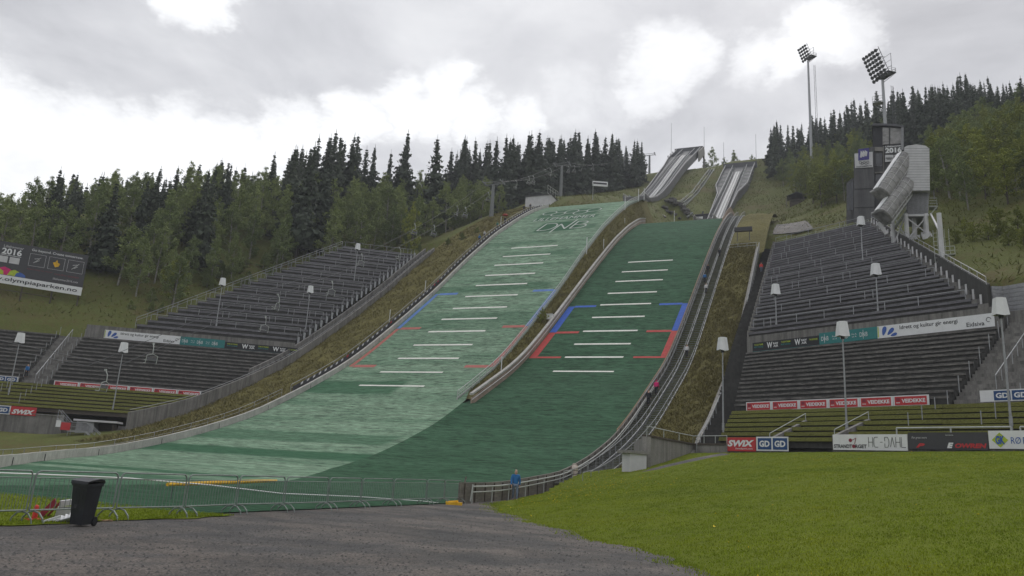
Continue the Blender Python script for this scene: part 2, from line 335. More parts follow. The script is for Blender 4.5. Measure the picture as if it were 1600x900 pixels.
tr_ = gm('MULTIPLY', tr_, gm('MULTIPLY', gn, .95)); c = mixc(nt, tr_, c, mixc(nt, 1.0, c, (.5, .49, .5), 'MULTIPLY'))
nt.links.new(c, b.inputs['Base Color']); b.inputs['Roughness'].default_value = .7; b.inputs['Specular IOR Level'].default_value = .35; bump(nt, b, vo.outputs['Distance'], .8, .03)
M['gravel'] = m
# ------------------------------------------------------------------ terrain sheet
def axis(lo, hi, step, far_lo, far_hi):
    a = list(np.arange(lo, hi + .01, step)); k = step
    while a[0] > far_lo: k *= 1.25; a.insert(0, a[0] - k)
    k = step
    while a[-1] < far_hi: k *= 1.25; a.append(a[-1] + k)
    return np.array(a)
xs = axis(-150, 150, 2, -2500, 2500); ys = axis(-20, 330, 2, -2500, 3000)
GX, GY = np.meshgrid(xs, ys); GZ = H(GX, GY)
s_ = GX * U[0] + GY * U[1]; t_ = GX * V[0] + GY * V[1]
nr_ = GX * ENR[0] + GY * ENR[1]; pr_ = GX * ERR[0] + GY * ERR[1]; nl_ = GX * ENL[0] + GY * ENL[1]
rough = (np.sin(GX * .31 + 1.3 * np.sin(GY * .17)) * np.sin(GY * .27 + np.sin(GX * .13)) * .35 + rng.normal(0, .07, GX.shape))
hill_w = sm(60, 120, s_)
GZ = GZ + rough * hill_w
dep = np.zeros(GX.shape)
dep = np.where((s_ < 175) & (t_ < -10.5) & (t_ > np.where(s_ < 75, tL(s_) - 4.5, -76.5)), 1.6, dep)
dep = np.where((nr_ > 46) & (nr_ < np.where(pr_ < edgeR(nr_) - 1.0, 75.0, 121)) & (t_ > -11.5) & (s_ > 0), 2.2, dep)
tl_lim = np.where(nl_ < 125.5, -175, -98.0)
dep = np.where((nl_ > 100.6) & (nl_ < 163) & (t_ < -76) & (t_ > tl_lim) & ((nl_ < 124) | (t_ > np.interp(nl_, [126, 155], [-97.8, -90]))), 2.2, dep)
flat = (GY < 62) & (s_ < 62) & (t_ > tL(s_)) 
GZ = GZ - dep; GZ = np.where(flat & (nr_ < 52.5), np.minimum(GZ, -.4), GZ)
GZ = np.where((GY < -2) , -.4, GZ)
ny, nx = GX.shape; idx = np.arange(nx * ny).reshape(ny, nx)
quads = np.stack([idx[:-1, :-1], idx[:-1, 1:], idx[1:, 1:], idx[1:, :-1]], -1).reshape(-1, 4)
struct(mk('ground', np.stack([GX, GY, GZ], -1), quads.tolist(), M['terrain'], smooth=True))
def grid(name, A, mat, smooth=True, uv=None, parent=None):      # A: (n,m,3)
    n, m_ = A.shape[:2]; idx = np.arange(n * m_).reshape(n, m_)
    q = np.stack([idx[:-1, :-1], idx[:-1, 1:], idx[1:, 1:], idx[1:, :-1]], -1).reshape(-1, 4)
    return mk(name, A.reshape(-1, 3), q.tolist(), mat, parent, smooth, uv=None if uv is None else uv.reshape(-1, 2))
def ribbon(name, S, t0, t1, zf, mat, nt=8, parent=None, jit=0.0):
    S = np.asarray(S, float); k = np.linspace(0, 1, nt)
    T0 = t0(S) if callable(t0) else np.full(S.shape, float(t0)); T1 = t1(S) if callable(t1) else np.full(S.shape, float(t1))
    T = T0[:, None] * (1 - k) + T1[:, None] * k; SS = np.repeat(S[:, None], nt, 1)
    Z = zf(SS, T)
    if jit: J = rng.normal(0, jit, Z.shape); J[:, 0] = 0; J[:, -1] = 0; Z = Z + J
    A = SS[..., None] * U + T[..., None] * V; A[..., 2] += Z
    return grid(name, A, mat, True, np.stack([T, SS], -1), parent)
# ------------------------------------------------------------------ landing slopes
big = thing('landing_slope', 'larger ski jump landing slope of faded pale green matting, on the left of the two', 'ski slope', ST(86, -53, pb(86)))
small = thing('landing_slope', 'smaller ski jump landing slope of dark green matting, on the right of the two', 'ski slope', ST(84, -30, ps(84)))
Sb = np.concatenate([np.arange(17, 84, 1.0), np.arange(84, 182.1, 1.0)])
Sa = np.arange(17, 84.1, 1.0)
ribbon('matting', np.arange(17, 83.1, 1), tL, tC, lambda s, t: pb(s) + .03, M['mat_big'], 10, big)
ribbon('matting', np.arange(83, 182.1, 1), -65.6, lambda s: np.interp(s, [83, 86, 160, 182], [-40.4, -41.5, -41.6, -41.0]), lambda s, t: pb(s) + .03, M['mat_big'], 10, big)
zs_ = lambda s, t: np.where(s < 83, pb(s) * (1 - sm(-42, -30, t)) + ps(s) * sm(-42, -30, t), ps(s)) + .03
ribbon('matting', np.arange(17, 83.1, 1), tC, tR, zs_, M['mat_small'], 10, small)
ribbon('matting', np.arange(83, 176.1, 1), lambda s: np.interp(s, [83, 86], [-40.4, -39.2]), tR, zs_, M['mat_small'], 10, small)
def strip(name, pf, s0, s1, t0, t1, mat, parent, lift=.06, slant=0.0):
    n = max(2, int(abs(s1 - s0) / .5) + 1); mm = max(2, int(abs(t1 - t0) / 3) + 1)
    S = np.linspace(s0, s1, n); T = np.linspace(t0, t1, mm); SS, TT = np.meshgrid(S, T, indexing='ij')
    A = SS[..., None] * U + TT[..., None] * V; A[..., 2] += pf(SS) + lift
    return grid(name, A, mat, False, None, parent)
for s in (136.45, 132.45, 128.75, 124.85, 121.2, 117.2, 112.85, 109.1, 105.0, 100.75, 96.6, 92.1, 87.25):
    strip('distance_line', pb, s - .2, s + .2, -58.6, -48.6, M['line'], big)
for s in (134.3, 129.7, 125.5, 120.75, 116.5, 112.15, 107.7, 103.65, 99.7, 95.0):
    strip('distance_line', ps, s - .2, s + .2, -33.7, -25.4, M['line'], small)
for t in (-65.3, -42.6):
    o = 1 if t < -50 else -1
    strip('red_border', pb, 93.9, 106.2, t, t + .65, M['redfade'], big); strip('blue_border', pb, 106.3, 118.6, t, t + .65, M['bluefade'], big)
    a = t + .82 if o > 0 else t - .02; e = a + o * 3.7
    strip('red_cross_line', pb, 93.7, 94.5, min(a, e), max(a, e), M['redfade'], big); strip('red_cross_line', pb, 105.9, 106.6, min(a, e), max(a, e), M['redfade'], big)
    strip('blue_cross_line', pb, 118.1, 118.8, min(a, e), max(a, e), M['bluefade'], big)
for t in (-39.0, -20.4):
    o = 1 if t < -30 else -1
    strip('red_border', ps, 99.4, 107.4, t, t + 1.1, M['redline'], small); strip('blue_border', ps, 107.5, 116.2, t, t + 1.1, M['blueline'], small)
    a = t + 1.12 if o > 0 else t - .02; e = a + o * 3.6
    strip('red_cross_line', ps, 99.4, 99.9, min(a, e), max(a, e), M['redline'], small); strip('red_cross_line', ps, 107.1, 107.7, min(a, e), max(a, e), M['redline'], small)
    strip('blue_cross_line', ps, 115.8, 116.4, min(a, e), max(a, e), M['blueline'], small)
# ------------------------------------------------------------------ lettering
def text_mesh(txt, bold=0.0, shear=0.0, space=1.0):
    cu = bpy.data.curves.new('lettering', 'FONT'); cu.body = txt; cu.size = 1; cu.offset = bold; cu.shear = shear; cu.space_character = space; cu.resolution_u = 3
    o = bpy.data.objects.new('lettering', cu); COL.objects.link(o)
    dg = bpy.context.evaluated_depsgraph_get(); me = bpy.data.meshes.new_from_object(o.evaluated_get(dg))
    v = np.empty(len(me.vertices) * 3); me.vertices.foreach_get('co', v); v = v.reshape(-1, 3)
    f = [tuple(p.vertices) for p in me.polygons]
    bpy.data.objects.remove(o); bpy.data.curves.remove(cu); bpy.data.meshes.remove(me)
    return v, f
def lettering(txt, o, ex, ey, w, h, mat, parent, bold=.0, shear=0, name='lettering', space=1.0, en=None, lift=.02):
    """fit the words into the w x h rectangle whose lower left corner is o"""
    v, f = text_mesh(txt, bold, shear, space)
    lo = v.min(0); hi = v.max(0); q = (v - lo) / np.maximum(hi - lo, 1e-6)
    ex = np.asarray(ex, float); ey = np.asarray(ey, float); nrm = np.cross(ex, ey); nrm /= np.linalg.norm(nrm)
    P = np.asarray(o, float) + q[:, :1] * ex * w + q[:, 1:2] * ey * h + nrm * lift
    return mk(name, P, f, mat, parent)
def slope_text(txt, pf, s0, s1, t0, t1, mat, parent, bold=0, lift=.1, name='lettering'):
    v, f = text_mesh(txt, bold); lo = v.min(0); hi = v.max(0); q = (v - lo) / np.maximum(hi - lo, 1e-6)
    S = s0 + q[:, 1] * (s1 - s0); T = t0 + q[:, 0] * (t1 - t0)
    A = S[:, None] * U + T[:, None] * V; A[:, 2] += pf(S) + lift
    return mk(name, A, f, mat, parent)
slope_text('LILLEHAMMER', pb, 154.0, 156.4, -61.2, -46.6, M['markline'], big, .0)
# big three-letter mark: thin strokes, the middle letter taller and slanted
def strokes(L, pf, parent, w, mat, name='lettering', lift=.1):
    b_ = MB()
    for pl in L:
        for (a, c) in zip(pl[:-1], pl[1:]):
            a = np.array(a, float); c = np.array(c, float); d = c - a; L_ = np.hypot(*d)
            if L_ < 1e-6: continue
            d /= L_; nn = np.array([-d[1], d[0]]) * w / 2; a2 = a - d * w * .3; c2 = c + d * w * .3; k = max(1, int(L_ / .6))
            for i in range(k):
                e0 = a2 + (c2 - a2) * i / k; e1 = a2 + (c2 - a2) * (i + 1) / k
                b_.quad(*[ST(p[1], p[0], pf(p[1]) + lift) for p in (e0 - nn, e1 - nn, e1 + nn, e0 + nn)])
    return b_.build(name, mat, parent)
def arc(cx, cy, rx, ry, a0, a1, n=28): return [(cx + rx * math.cos(a), cy + ry * math.sin(a)) for a in np.linspace(math.radians(a0), math.radians(a1), n)]
D_ = [(-56.6, 145.6), (-56.6, 150.8)] + [(-55, 150.8)] + arc(-55, 148.2, 2.0, 2.6, 90, -90, 12) + [(-56.6, 145.6)]
N_ = [(-52.6, 143.9), (-52.4, 149.8), (-49.9, 145.8), (-49.6, 152.6)]
B_ = [(-48.6, 145.8), (-48.6, 150.9), (-47.0, 150.9)] + arc(-46.9, 149.7, 1.0, 1.2, 90, -90, 8) + [(-48.6, 148.4), (-46.7, 148.4)] + arc(-46.6, 147.1, 1.3, 1.3, 90, -90, 8) + [(-48.6, 145.8)]
sh = lambda L: [(x * .92 + (y - 148) * .05 - 4.6, y) for x, y in L]
strokes([sh(D_), sh(N_), sh(B_)], pb, big, .34, M['markline'])
strokes([arc(-60.0 + 2.75 * i, 161.9 if i % 2 == 0 else 159.9, 1.6, 1.9, 0, 360, 30) for i in range(5)], pb, big, .26, M['markline'], 'ring_emblem')
# ------------------------------------------------------------------ grass banks between and beside the slopes
bank = ribbon('grass_bank', np.arange(84, 184.1, 1), -41.75, -39.35, lambda s, t: pb(s) * (1 - (t + 41.75) / 2.4) + ps(s) * (t + 41.75) / 2.4 - .05 + np.where(s > 172, (s - 172) * .0, 0), M['strip'], 7, jit=.1); struct(bank)
sl = ribbon('grass_slope', np.arange(40, 184.1, 1.2), lambda s: np.where(s < 75, tL(s) - 11.5, -77.6), lambda s: tL(s) - .5, lambda s, t: pb(s) - .05 + .5 * np.sin(np.clip((t + 77) / 10.5, 0, 1) * PI) * sm(60, 80, s), M['strip'], 12, jit=.16); struct(sl)
srr = ribbon('grass_slope', np.arange(58, 184.1, 1.0), -16.0, lambda s: np.where(s < 136, -10.6, -9.6), lambda s, t: ps(s) + .15 + .35 * np.sin(np.clip((t + 16) / 5, 0, 1) * PI), M['strip'], 10, jit=.14); struct(srr)
# ------------------------------------------------------------------ foreground: gravel, lawns, bank
struct(mk('gravel_yard', [(-60, -30, 0), (30, -30, 0), (30, 52, 0), (-6, 52, 0), (-60, 22, 0)], [(0, 1, 2, 3, 4)], M['gravel']))
def wall_z(s): return np.interp(s, [48, 69], [4.80, 4.22])
bp = [(-.3, 35.1, 0), (.7, 30, 0), (1.7, 25, 0), (2.6, 21.6, 0), (3.4, 19.1, 0), (4.2, 14.9, 0), (5.0, 8, 0), (5.8, 2, 0), (6.5, -6, 0), (.3, 38.5, 0.0), (.6, 41.5, .02), (1.0, 46, .05), (1.9, 51, .15), (3.2, 52, .5), (3.4, 47.5, .62)]
for px, z in (((895, 757), 1.0), ((945, 742), 1.55), ((985, 735), 1.95)):
    pass
bp += [(4.4, 53, .95), (6.9, 55.2, 1.68), (8.8, 57.2, 2.15), (10.4, 57.2, 2.5), (13.0, 60.0, 3.1), (16.2, 61.8, 3.8)]
for p in (44, 40, 36, 32, 28, 24, 20, 16, 12, 6, 0, -8, -20):
    q = 51.3 * ENR + p * ERR; bp.append((q[0], q[1], np.interp(p, [16, 45], [4.8, 4.26]) - .2))
for p in (20, 12, 4, -6, -16): q = 33 * ENR + p * ERR; bp.append((q[0], q[1], np.interp(p, [-16, 20], [3.0, 2.4])))
bp = np.array(bp)
D = np.hypot(bp[:, None, 0] - bp[None, :, 0], bp[:, None, 1] - bp[None, :, 1]); A_ = np.ones((len(bp) + 3, len(bp) + 3)); NBP = len(bp)
A_[:NBP, :NBP] = D; A_[:NBP, NBP] = 1; A_[:NBP, NBP + 1:] = bp[:, :2]; A_[NBP:, :NBP] = A_[:NBP, NBP:].T; A_[NBP:, NBP:] = 0
A_[:NBP, :NBP] -= np.eye(NBP) * .6
wts = np.linalg.solve(A_, np.concatenate([bp[:, 2], np.zeros(3)]))
def mound(x, y):
    x = np.asarray(x, float); y = np.asarray(y, float)
    d = np.hypot(x[..., None] - bp[:, 0], y[..., None] - bp[:, 1])
    return d @ wts[:NBP] + wts[NBP] + wts[NBP + 1] * x + wts[NBP + 2] * y
mx = np.arange(-1.5, 60, .4); my = np.arange(-8, 68, .4); MX, MY = np.meshgrid(mx, my)
MZ = mound(MX, MY)
MZ = MZ + rng.normal(0, .006, MX.shape)
mn = MX * ENR[0] + MY * ENR[1]; mt = MX * V[0] + MY * V[1]; ms = MX * U[0] + MY * U[1]
edge = np.interp(MY, bp[:9, 1][::-1], bp[:9, 0][::-1]) + .22 * np.sin(MY * 1.1) + .16 * np.sin(MY * 2.9 + 1)
keep = (mn < 51.6) & (MX > edge - 1.2) & (mt > tR(ms) + .5) & ((MY < 60) | (mt > -12)) & (mt > -17.8)
MZ = np.where(MX < edge, -.06 - .1 * (edge - MX), np.maximum(MZ, .02 + .06 * sm(0, 1.5, MX - edge)))
ids = np.arange(MX.size).reshape(MX.shape)
k4 = keep[:-1, :-1] & keep[:-1, 1:] & keep[1:, 1:] & keep[1:, :-1]
q = np.stack([ids[:-1, :-1][k4], ids[:-1, 1:][k4], ids[1:, 1:][k4], ids[1:, :-1][k4]], -1)
used = np.unique(q); rem = -np.ones(MX.size, int); rem[used] = np.arange(len(used))
struct(mk('grass_bank', np.stack([MX, MY, MZ], -1).reshape(-1, 3)[used], rem[q].tolist(), M['lawn'], smooth=True))
# gravel path climbing behind the bank to the right-hand boards
def at_mound(px):
    r = ray(*px); ks = np.linspace(25, 80, 1100); P = CAM + ks[:, None] * r / r[1]; f = P[:, 2] - mound(P[:, 0], P[:, 1]); i = np.where(f < 0)[0]; return P[i[0]] if len(i) else P[-1]
pth = np.array([at_mound(p)[:2] for p in ((985, 741), (1020, 734), (1060, 724), (1095, 716), (1130, 710))]); pth_w = .9; print('path', pth.tolist())
pb_ = []
for i in range(40):
    k = i / 39 * (len(pth) - 1); j = min(int(k), len(pth) - 2); c = pth[j] + (pth[j + 1] - pth[j]) * (k - j); d = pth[j + 1] - pth[j]; d = d / np.hypot(*d); nn = np.array([-d[1], d[0]])
    ww = pth_w * (.25 + .75 * min(1, i / 25))
    row = [c + nn * ww * e for e in np.linspace(-1, 1, 6)]
    pb_.append([(r_[0], r_[1], float(mound(r_[0], r_[1])) - .08 + .17 * min(1, i / 10) - .16 * abs(e) ** 2) for r_, e in zip(row, np.linspace(-1, 1, 6))])
struct(grid('path', np.array(pb_), M['gravel']))
def lawn_left():
    S = np.arange(3, 17.6, .4); T = np.arange(-31, -14.9, .4); SS, TT = np.meshgrid(S, T, indexing='ij')
    e = -15.35 + .15 * np.sin(SS * 1.7) + .1 * np.sin(SS * 4.1); TT = np.where(TT > e, e, TT)
    A = SS[..., None] * U + TT[..., None] * V; A[..., 2] += .02 + .02 * np.sin(SS * 2) * np.sin(TT * 2.3) * (TT < e - .3) + .0
    struct(grid('lawn', A, M['lawn']))
lawn_left()
# ------------------------------------------------------------------ grass blades and tufts
def scatter(name, P, h, w, mat, lean=.4):
    n = len(P); a = rng.uniform(0, 2 * PI, n); hh = h * rng.uniform(.5, 1.4, n); ww = w * rng.uniform(.6, 1.4, n)
    dx = np.cos(a) * ww; dy = np.sin(a) * ww; lx = rng.normal(0, lean, n) * hh; ly = rng.normal(0, lean, n) * hh
    A = P + np.stack([dx, dy, -.01 * np.ones(n)], -1); B = P - np.stack([dx, dy, .01 * np.ones(n)], -1); T = P + np.stack([lx, ly, hh], -1)
    v = np.stack([A, B, T], 1).reshape(-1, 3); me = bpy.data.meshes.new(name)
    me.vertices.add(3 * n); me.vertices.foreach_set('co', v.astype(np.float32).ravel()); me.loops.add(3 * n); me.loops.foreach_set('vertex_index', np.arange(3 * n, dtype=np.int32))
    me.polygons.add(n); me.polygons.foreach_set('loop_start', np.arange(0, 3 * n, 3, dtype=np.int32)); me.polygons.foreach_set('loop_total', np.full(n, 3, dtype=np.int32))
    me.materials.append(mat); me.update(calc_edges=True); me.validate()
    o = bpy.data.objects.new(name, me); COL.objects.link(o); return o
n = 800000; x = rng.uniform(-1, 42, n); y = 12 + (rng.uniform(0, 1, n) ** 1.5) * 52
nn = x * ENR[0] + y * ENR[1]; tt = x * V[0] + y * V[1]; ss = x * U[0] + y * U[1]; ed = np.interp(y, bp[:9, 1][::-1], bp[:9, 0][::-1]) + .22 * np.sin(y * 1.1) + .16 * np.sin(y * 2.9 + 1)
pd = np.min(np.hypot(x[:, None] - np.array(pb_)[::4, 2, 0], y[:, None] - np.array(pb_)[::4, 2, 1]), 1)
k = (nn < 51.2) & (x > ed + rng.normal(-.05, .3, n)) & (tt > tR(ss) + .7) & (tt > -17.5) & (np.abs(x) < .78 * y + 2) & ((y < 59) | (tt > -12)) & (pd > .85)
x, y = x[k], y[k]; z = np.maximum(mound(x, y), .03)
P1 = np.stack([x, y, z], -1)
n = 45000; s = 3 + rng.uniform(0, 1, n) * 14.5; t = -15.4 - rng.uniform(0, 1, n) ** 1.5 * 13; P2 = s[:, None] * U + t[:, None] * V; P2[:, 2] = .03
tg = scatter('grass', np.concatenate([P1, P2]), .035, .013, M['blade']); stuff(tag(tg, 'short bright green lawn grass on the bank beside the gravel and behind the barriers', 'grass'))
n = 1500; ii = rng.integers(0, len(P1), n * 4); Pd = P1[ii]; dw = np.exp(-((Pd[:, 0] * U[0] + Pd[:, 1] * U[1]) - 47) ** 2 / 120) * np.exp(-((Pd[:, 0] * V[0] + Pd[:, 1] * V[1]) + 13.5) ** 2 / 14) + .12 * ((Pd[:, 0] * ENR[0] + Pd[:, 1] * ENR[1]) > 44) + .01
Pd = Pd[rng.uniform(0, 1, len(Pd)) < dw]
stuff(tag(scatter('dandelions', Pd + np.array([0, 0, .03]), .03, .03, M['dandelion'], 1.0), 'yellow dandelions dotted over the lawn bank and along its top edge', 'flowers'))
def on_strip(n, s0, s1, t0, t1, zf):
    s = rng.uniform(s0, s1, n); t = rng.uniform(0, 1, n); lo = t0(s) if callable(t0) else t0; hi = t1(s) if callable(t1) else t1; t = lo + (hi - lo) * t
    P = s[:, None] * U + t[:, None] * V; P[:, 2] = zf(s, t); return P
T1 = on_strip(26000, 60, 140, -15.8, -11, lambda s, t: ps(s) + .15 + .35 * np.sin(np.clip((t + 16) / 5, 0, 1) * PI))
T2 = on_strip(34000, 60, 176, -77, -66.8, lambda s, t: pb(s) - .05 + .5 * np.sin(np.clip((t + 77) / 10.5, 0, 1) * PI))
T3 = on_strip(9000, 86, 176, -41.5, -39.5, lambda s, t: pb(s) * (1 - (t + 41.75) / 2.4) + ps(s) * (t + 41.75) / 2.4 - .05)
stuff(tag(scatter('rough_grass', np.concatenate([T1, T2, T3]), .28, .05, M['tuft'], .9), 'tufts of dry brown grass on the strips beside the landing slopes', 'grass'))
def hill_pts(n, x0, x1, y0, y1, cond):
    x = rng.uniform(x0, x1, n); y = rng.uniform(y0, y1, n); s = x * U[0] + y * U[1]; t = x * V[0] + y * V[1]; nr = x * ENR[0] + y * ENR[1]; pr = x * ERR[0] + y * ERR[1]; nl = x * ENL[0] + y * ENL[1]
    k = cond(s, t, nr, pr, nl); x, y = x[k], y[k]; return np.stack([x, y, H(x, y)], -1)
Q1 = hill_pts(160000, -110, 140, 60, 290, lambda s, t, nr, pr, nl: ((s > 178) & (t > -80) & (t < 25)) | ((t > -9) & (nr > 124)) | ((pr < edgeR(nr) - 2) & (nr > 78) & (nr < 175)) | ((t < -80) & (nl > 127) & (nl < 150) & (t < -100)))
stuff(tag(scatter('hill_grass', Q1, .4, .09, M['hilltuft'], .8), 'uneven rough grass growing over the open hillside', 'grass'))
# loose stones on the gravel
n = 9000; y = 10 + rng.uniform(0, 1, n) ** 1.6 * 32; x = rng.uniform(-1, 1, n) * .72 * y; k = (x < np.interp(y, bp[:9, 1][::-1], bp[:9, 0][::-1]) + .3) & ((x * V[0] + y * V[1]) > -15.2)
P = np.stack([x[k], y[k], np.zeros(k.sum())], -1); n = len(P); r = rng.uniform(.012, .034, n)
vv = []; ff = []
th = np.arange(5) * 2 * PI / 5
for i in range(n):
    b0 = len(vv); c = P[i]; 
    for a in th: vv.append((c[0] + r[i] * math.cos(a + i) * 1.2, c[1] + r[i] * math.sin(a + i), -.004))
    vv.append((c[0] + r[i] * .2, c[1], r[i] * .9))
    ff += [(b0 + j, b0 + (j + 1) % 5, b0 + 5) for j in range(5)]
stuff(tag(mk('loose_gravel', vv, ff, M['rock']), 'loose small stones scattered over the gravel yard', 'gravel'))
def at_ground(px, d0=20, d1=420, lift=0):
    r = ray(*px); ks = np.linspace(d0, d1, 3000); P = CAM + ks[:, None] * r / r[1]
    f = P[:, 2] - H(P[:, 0], P[:, 1]) - lift; i = np.where(f < 0)[0]
    return P[i[0]] if len(i) else P[-1]
def gp(s, t): p = ST(s, t); return np.array([p[0], p[1], float(H(p[0], p[1]))])
# ------------------------------------------------------------------ walls, boards and rails along the slopes
def wall_ribbon(mb, S, tf, zf, hf, th):
    S = list(S)
    for a, b_ in zip(S[:-1], S[1:]):
        pts = []
        for s in (a, b_):
            t = tf(s) if callable(tf) else tf; h = hf(s) if callable(hf) else hf; z = float(zf(s))
            pts.append((ST(s, t, z - .35), ST(s, t - th, z - .35), ST(s, t - th, z + h), ST(s, t, z + h)))
        p, q = pts
        mb.add(list(p) + list(q), [(0, 1, 5, 4), (1, 2, 6, 5), (2, 3, 7, 6), (3, 0, 4, 7), (3, 2, 1, 0), (4, 5, 6, 7)])
def rail_line(mb, S, tf, zf, h, r, n=5):
    P = [ST(s, tf(s) if callable(tf) else tf, float(zf(s)) + h) for s in S]; mb.path(P, r, n)
def post_line(mb, S, tf, zf, h, r, n=5):
    for s in S:
        t = tf(s) if callable(tf) else tf; z = float(zf(s)); mb.tube(ST(s, t, z - .2), ST(s, t, z + h), r, n=n)
# left kerb
b = MB(); w = thing('kerb_wall', 'long pale grey kerb wall curving round the left side of the larger slope', 'kerb', ST(60, tL(60), 1.8))
wall_ribbon(b, list(np.arange(26, 62, 1.5)) + list(np.arange(62, 178, 3)), lambda s: float(tL(s)) - .05, pb, lambda s: .78, .35); b.build('board', M['kerb'], w)
b = MB()
for s in np.arange(30, 176, 8): b.obox(ST(s, float(tL(s)) - .04, float(pb(s)) - .1), U * .05, V * .02, ZU * .7)
b.build('joint', M['black'], w)
# marker fence beside it
f = thing('marker_fence', 'long dark fence with small white distance plates along the left edge of the larger slope', 'fence', ST(84, -67.2, pb(84)))
b = MB(); wall_ribbon(b, np.arange(84, 176, 3), -66.95, pb, 1.0, .05); b.build('fence_panel', M['charcoal'], f)
b = MB(); rail_line(b, np.arange(84, 177, 3), -67.3, pb, 1.25, .035); rail_line(b, np.arange(84, 177, 3), -67.3, pb, .75, .025); post_line(b, np.arange(84, 177, 3), -67.3, pb, 1.25, .035); b.build('rail', M['steel'], f)
for i, s in enumerate(np.arange(85.5, 175, 1.25)):
    b = MB(); z = float(pb(s)); b.obox(ST(s, -66.92, z + .68), U * .42 + ZU * .3, V * .03, ZU * .26)
    b.build('distance_marker', M['red'] if i in (8, 17, 28, 29) else M['white'], f)
for i, s in enumerate((107.5, 118.6, 150.5)):
    b = MB(); b.tube(ST(s, -67.6, pb(s) - .2), ST(s, -67.6, pb(s) + 2.6), .05); b.tube(ST(s, -67.6, pb(s) + 2.6), ST(s, -67.6, pb(s) + 2.7), .09)
    tag(b.build('marker_post', M['white']), ('slim white pole by the marker fence, beside the lower end of the blue border', 'slim white pole by the marker fence, at the upper end of the blue border', 'slim white pole by the marker fence, near the red umbrella')[i], 'pole')
f = thing('wire_fence', 'thin wire fence on low posts along the grass above the pale kerb at lower left', 'fence', ST(60, -68.5, 2))
tw = lambda s: float(tL(s)) - 2.3
b = MB(); S = np.arange(28, 84, 2.5); rail_line(b, S, tw, pb, 1.0, .022, 4); rail_line(b, S, tw, pb, .55, .015, 4); post_line(b, S, tw, pb, 1.0, .03, 4); b.build('wire_and_posts', M['steel'], f)
# fence between the slopes (right edge of the larger slope)
f = thing('mesh_fence', 'pale mesh fence following the right edge of the larger slope down to its tip', 'fence', ST(84, -41.4, pb(84)))
b = MB(); S = np.arange(83, 176, 2.0)
wall_ribbon(b, S, -41.62, pb, .28, .08)
rail_line(b, S, -41.55, pb, 1.15, .05); rail_line(b, S, -41.55, pb, .7, .03); post_line(b, S, -41.55, pb, 1.15, .05); b.build('rail', M['steel_pale'], f)
b = MB()
for s in np.arange(83, 175, .5): b.tube(ST(s, -41.55, pb(s)), ST(s, -41.55, pb(s) + 1.15), .018, n=4, cap=False)
b.build('bars', M['steel_pale'], f)
for s, lb in ((132, 'slim white pole on the mesh fence halfway up the larger slope'), (160, 'slim white pole on the mesh fence near the crest of the larger slope'), (173, 'slim white pole at the top right corner of the larger slope'), (179, 'slim white pole just above the crest, right of the larger slope')):
    b = MB(); b.tube(ST(s, -41.2, pb(s) - .2), ST(s, -41.2, pb(s) + 3.0), .07); b.tube(ST(s, -41.2, pb(s) + 3.0), ST(s, -41.2, pb(s) + 3.1), .1); tag(b.build('marker_post', M['white']), lb, 'pole')
# tan board wall, left of the small slope
f = thing('board_wall', 'curved tan board wall along the left edge of the smaller slope', 'wall', ST(84, -39.2, ps(84)))
b = MB(); wall_ribbon(b, np.arange(82, 174, 2), -39.15, ps, lambda s: 1.35 if s > 84 else .9, .12); b.build('board', M['walltan'], f)
b = MB(); wall_ribbon(b, np.arange(82, 174, 2), -39.05, lambda s: ps(s) + 1.6, -.12, .42); b.build('top_rail', M['kerb'], f)
b = MB(); rail_line(b, np.arange(82, 174, 2), -39.12, ps, .7, .05, 4); b.build('batten', M['offwhite'], f)
for s, t, lb in ((92, -39.9, 'slim white pole behind the tan board wall near its lower end'), (140, -40.2, 'slim white pole behind the tan board wall, lower of two near its top bend'), (157, -40.4, 'slim white pole behind the tan board wall, upper of two near its top bend'), (176, -33, 'slim white pole at the crest of the smaller slope')):
    b = MB(); z = float(ps(s)); b.tube(ST(s, t, z), ST(s, t, z + 2.9), .06); b.tube(ST(s, t, z + 2.9), ST(s, t, z + 3.0), .09); tag(b.build('marker_post', M['white']), lb, 'pole')
b = MB(); q = ST(109.5, -40.3, ps(109.5) + 1.2); b.obox(q, V * .9, U * .5, ZU * .75); b.obox(q + ZU * .75 - V * .08 - U * .08, V * 1.06, U * .66, ZU * .1); b.tube(q + V * .45 + U * .25 - ZU * 2, q + V * .45 + U * .25, .06)
tag(b.build('switch_box', M['white']), 'small white box on a post between the two slopes beside the tan board wall', 'box')
# timber wall and rails, right of the small slope
tRw = lambda s: float(tR(s)) + .12
f = thing('timber_wall', 'grey timber wall with pipe handrails curving along the right edge of the smaller slope', 'wall', ST(60, -18.4, 1.8))
S = list(np.arange(34.5, 176, 1.8))
b = MB(); wall_ribbon(b, S, tRw, ps, lambda s: 1.0 if s < 75 else 1.05, .1); b.build('board', M['wallgrey'], f)
b = MB(); wall_ribbon(b, list(np.arange(72, 170, 2)), lambda s: tRw(s) - .12, lambda s: ps(s) + .4, .72, .06); b.build('top_board', M['wallbrown'], f)
b = MB()
for s in np.arange(35, 175, 1.8): z = float(ps(s)); b.obox(ST(s, tRw(s) + .005, z - .3), U * .06, V * .04, ZU * 1.25)
b.build('post', M['bark'], f)
b = MB(); S2 = list(np.arange(35.5, 90, 1.8)); tq = lambda s: tRw(s) + .3
rail_line(b, S2, tq, ps, .82, .045, 6); rail_line(b, S2, tq, ps, .55, .035, 6); post_line(b, S2[::2], tq, ps, .82, .035, 5)
for h in (.82, .55): b.tube(ST(35.5, tq(35.5), .1 + h), ST(35.3, tq(35.5), .1), .03)
b.build('handrail', M['steel_pale'], f)
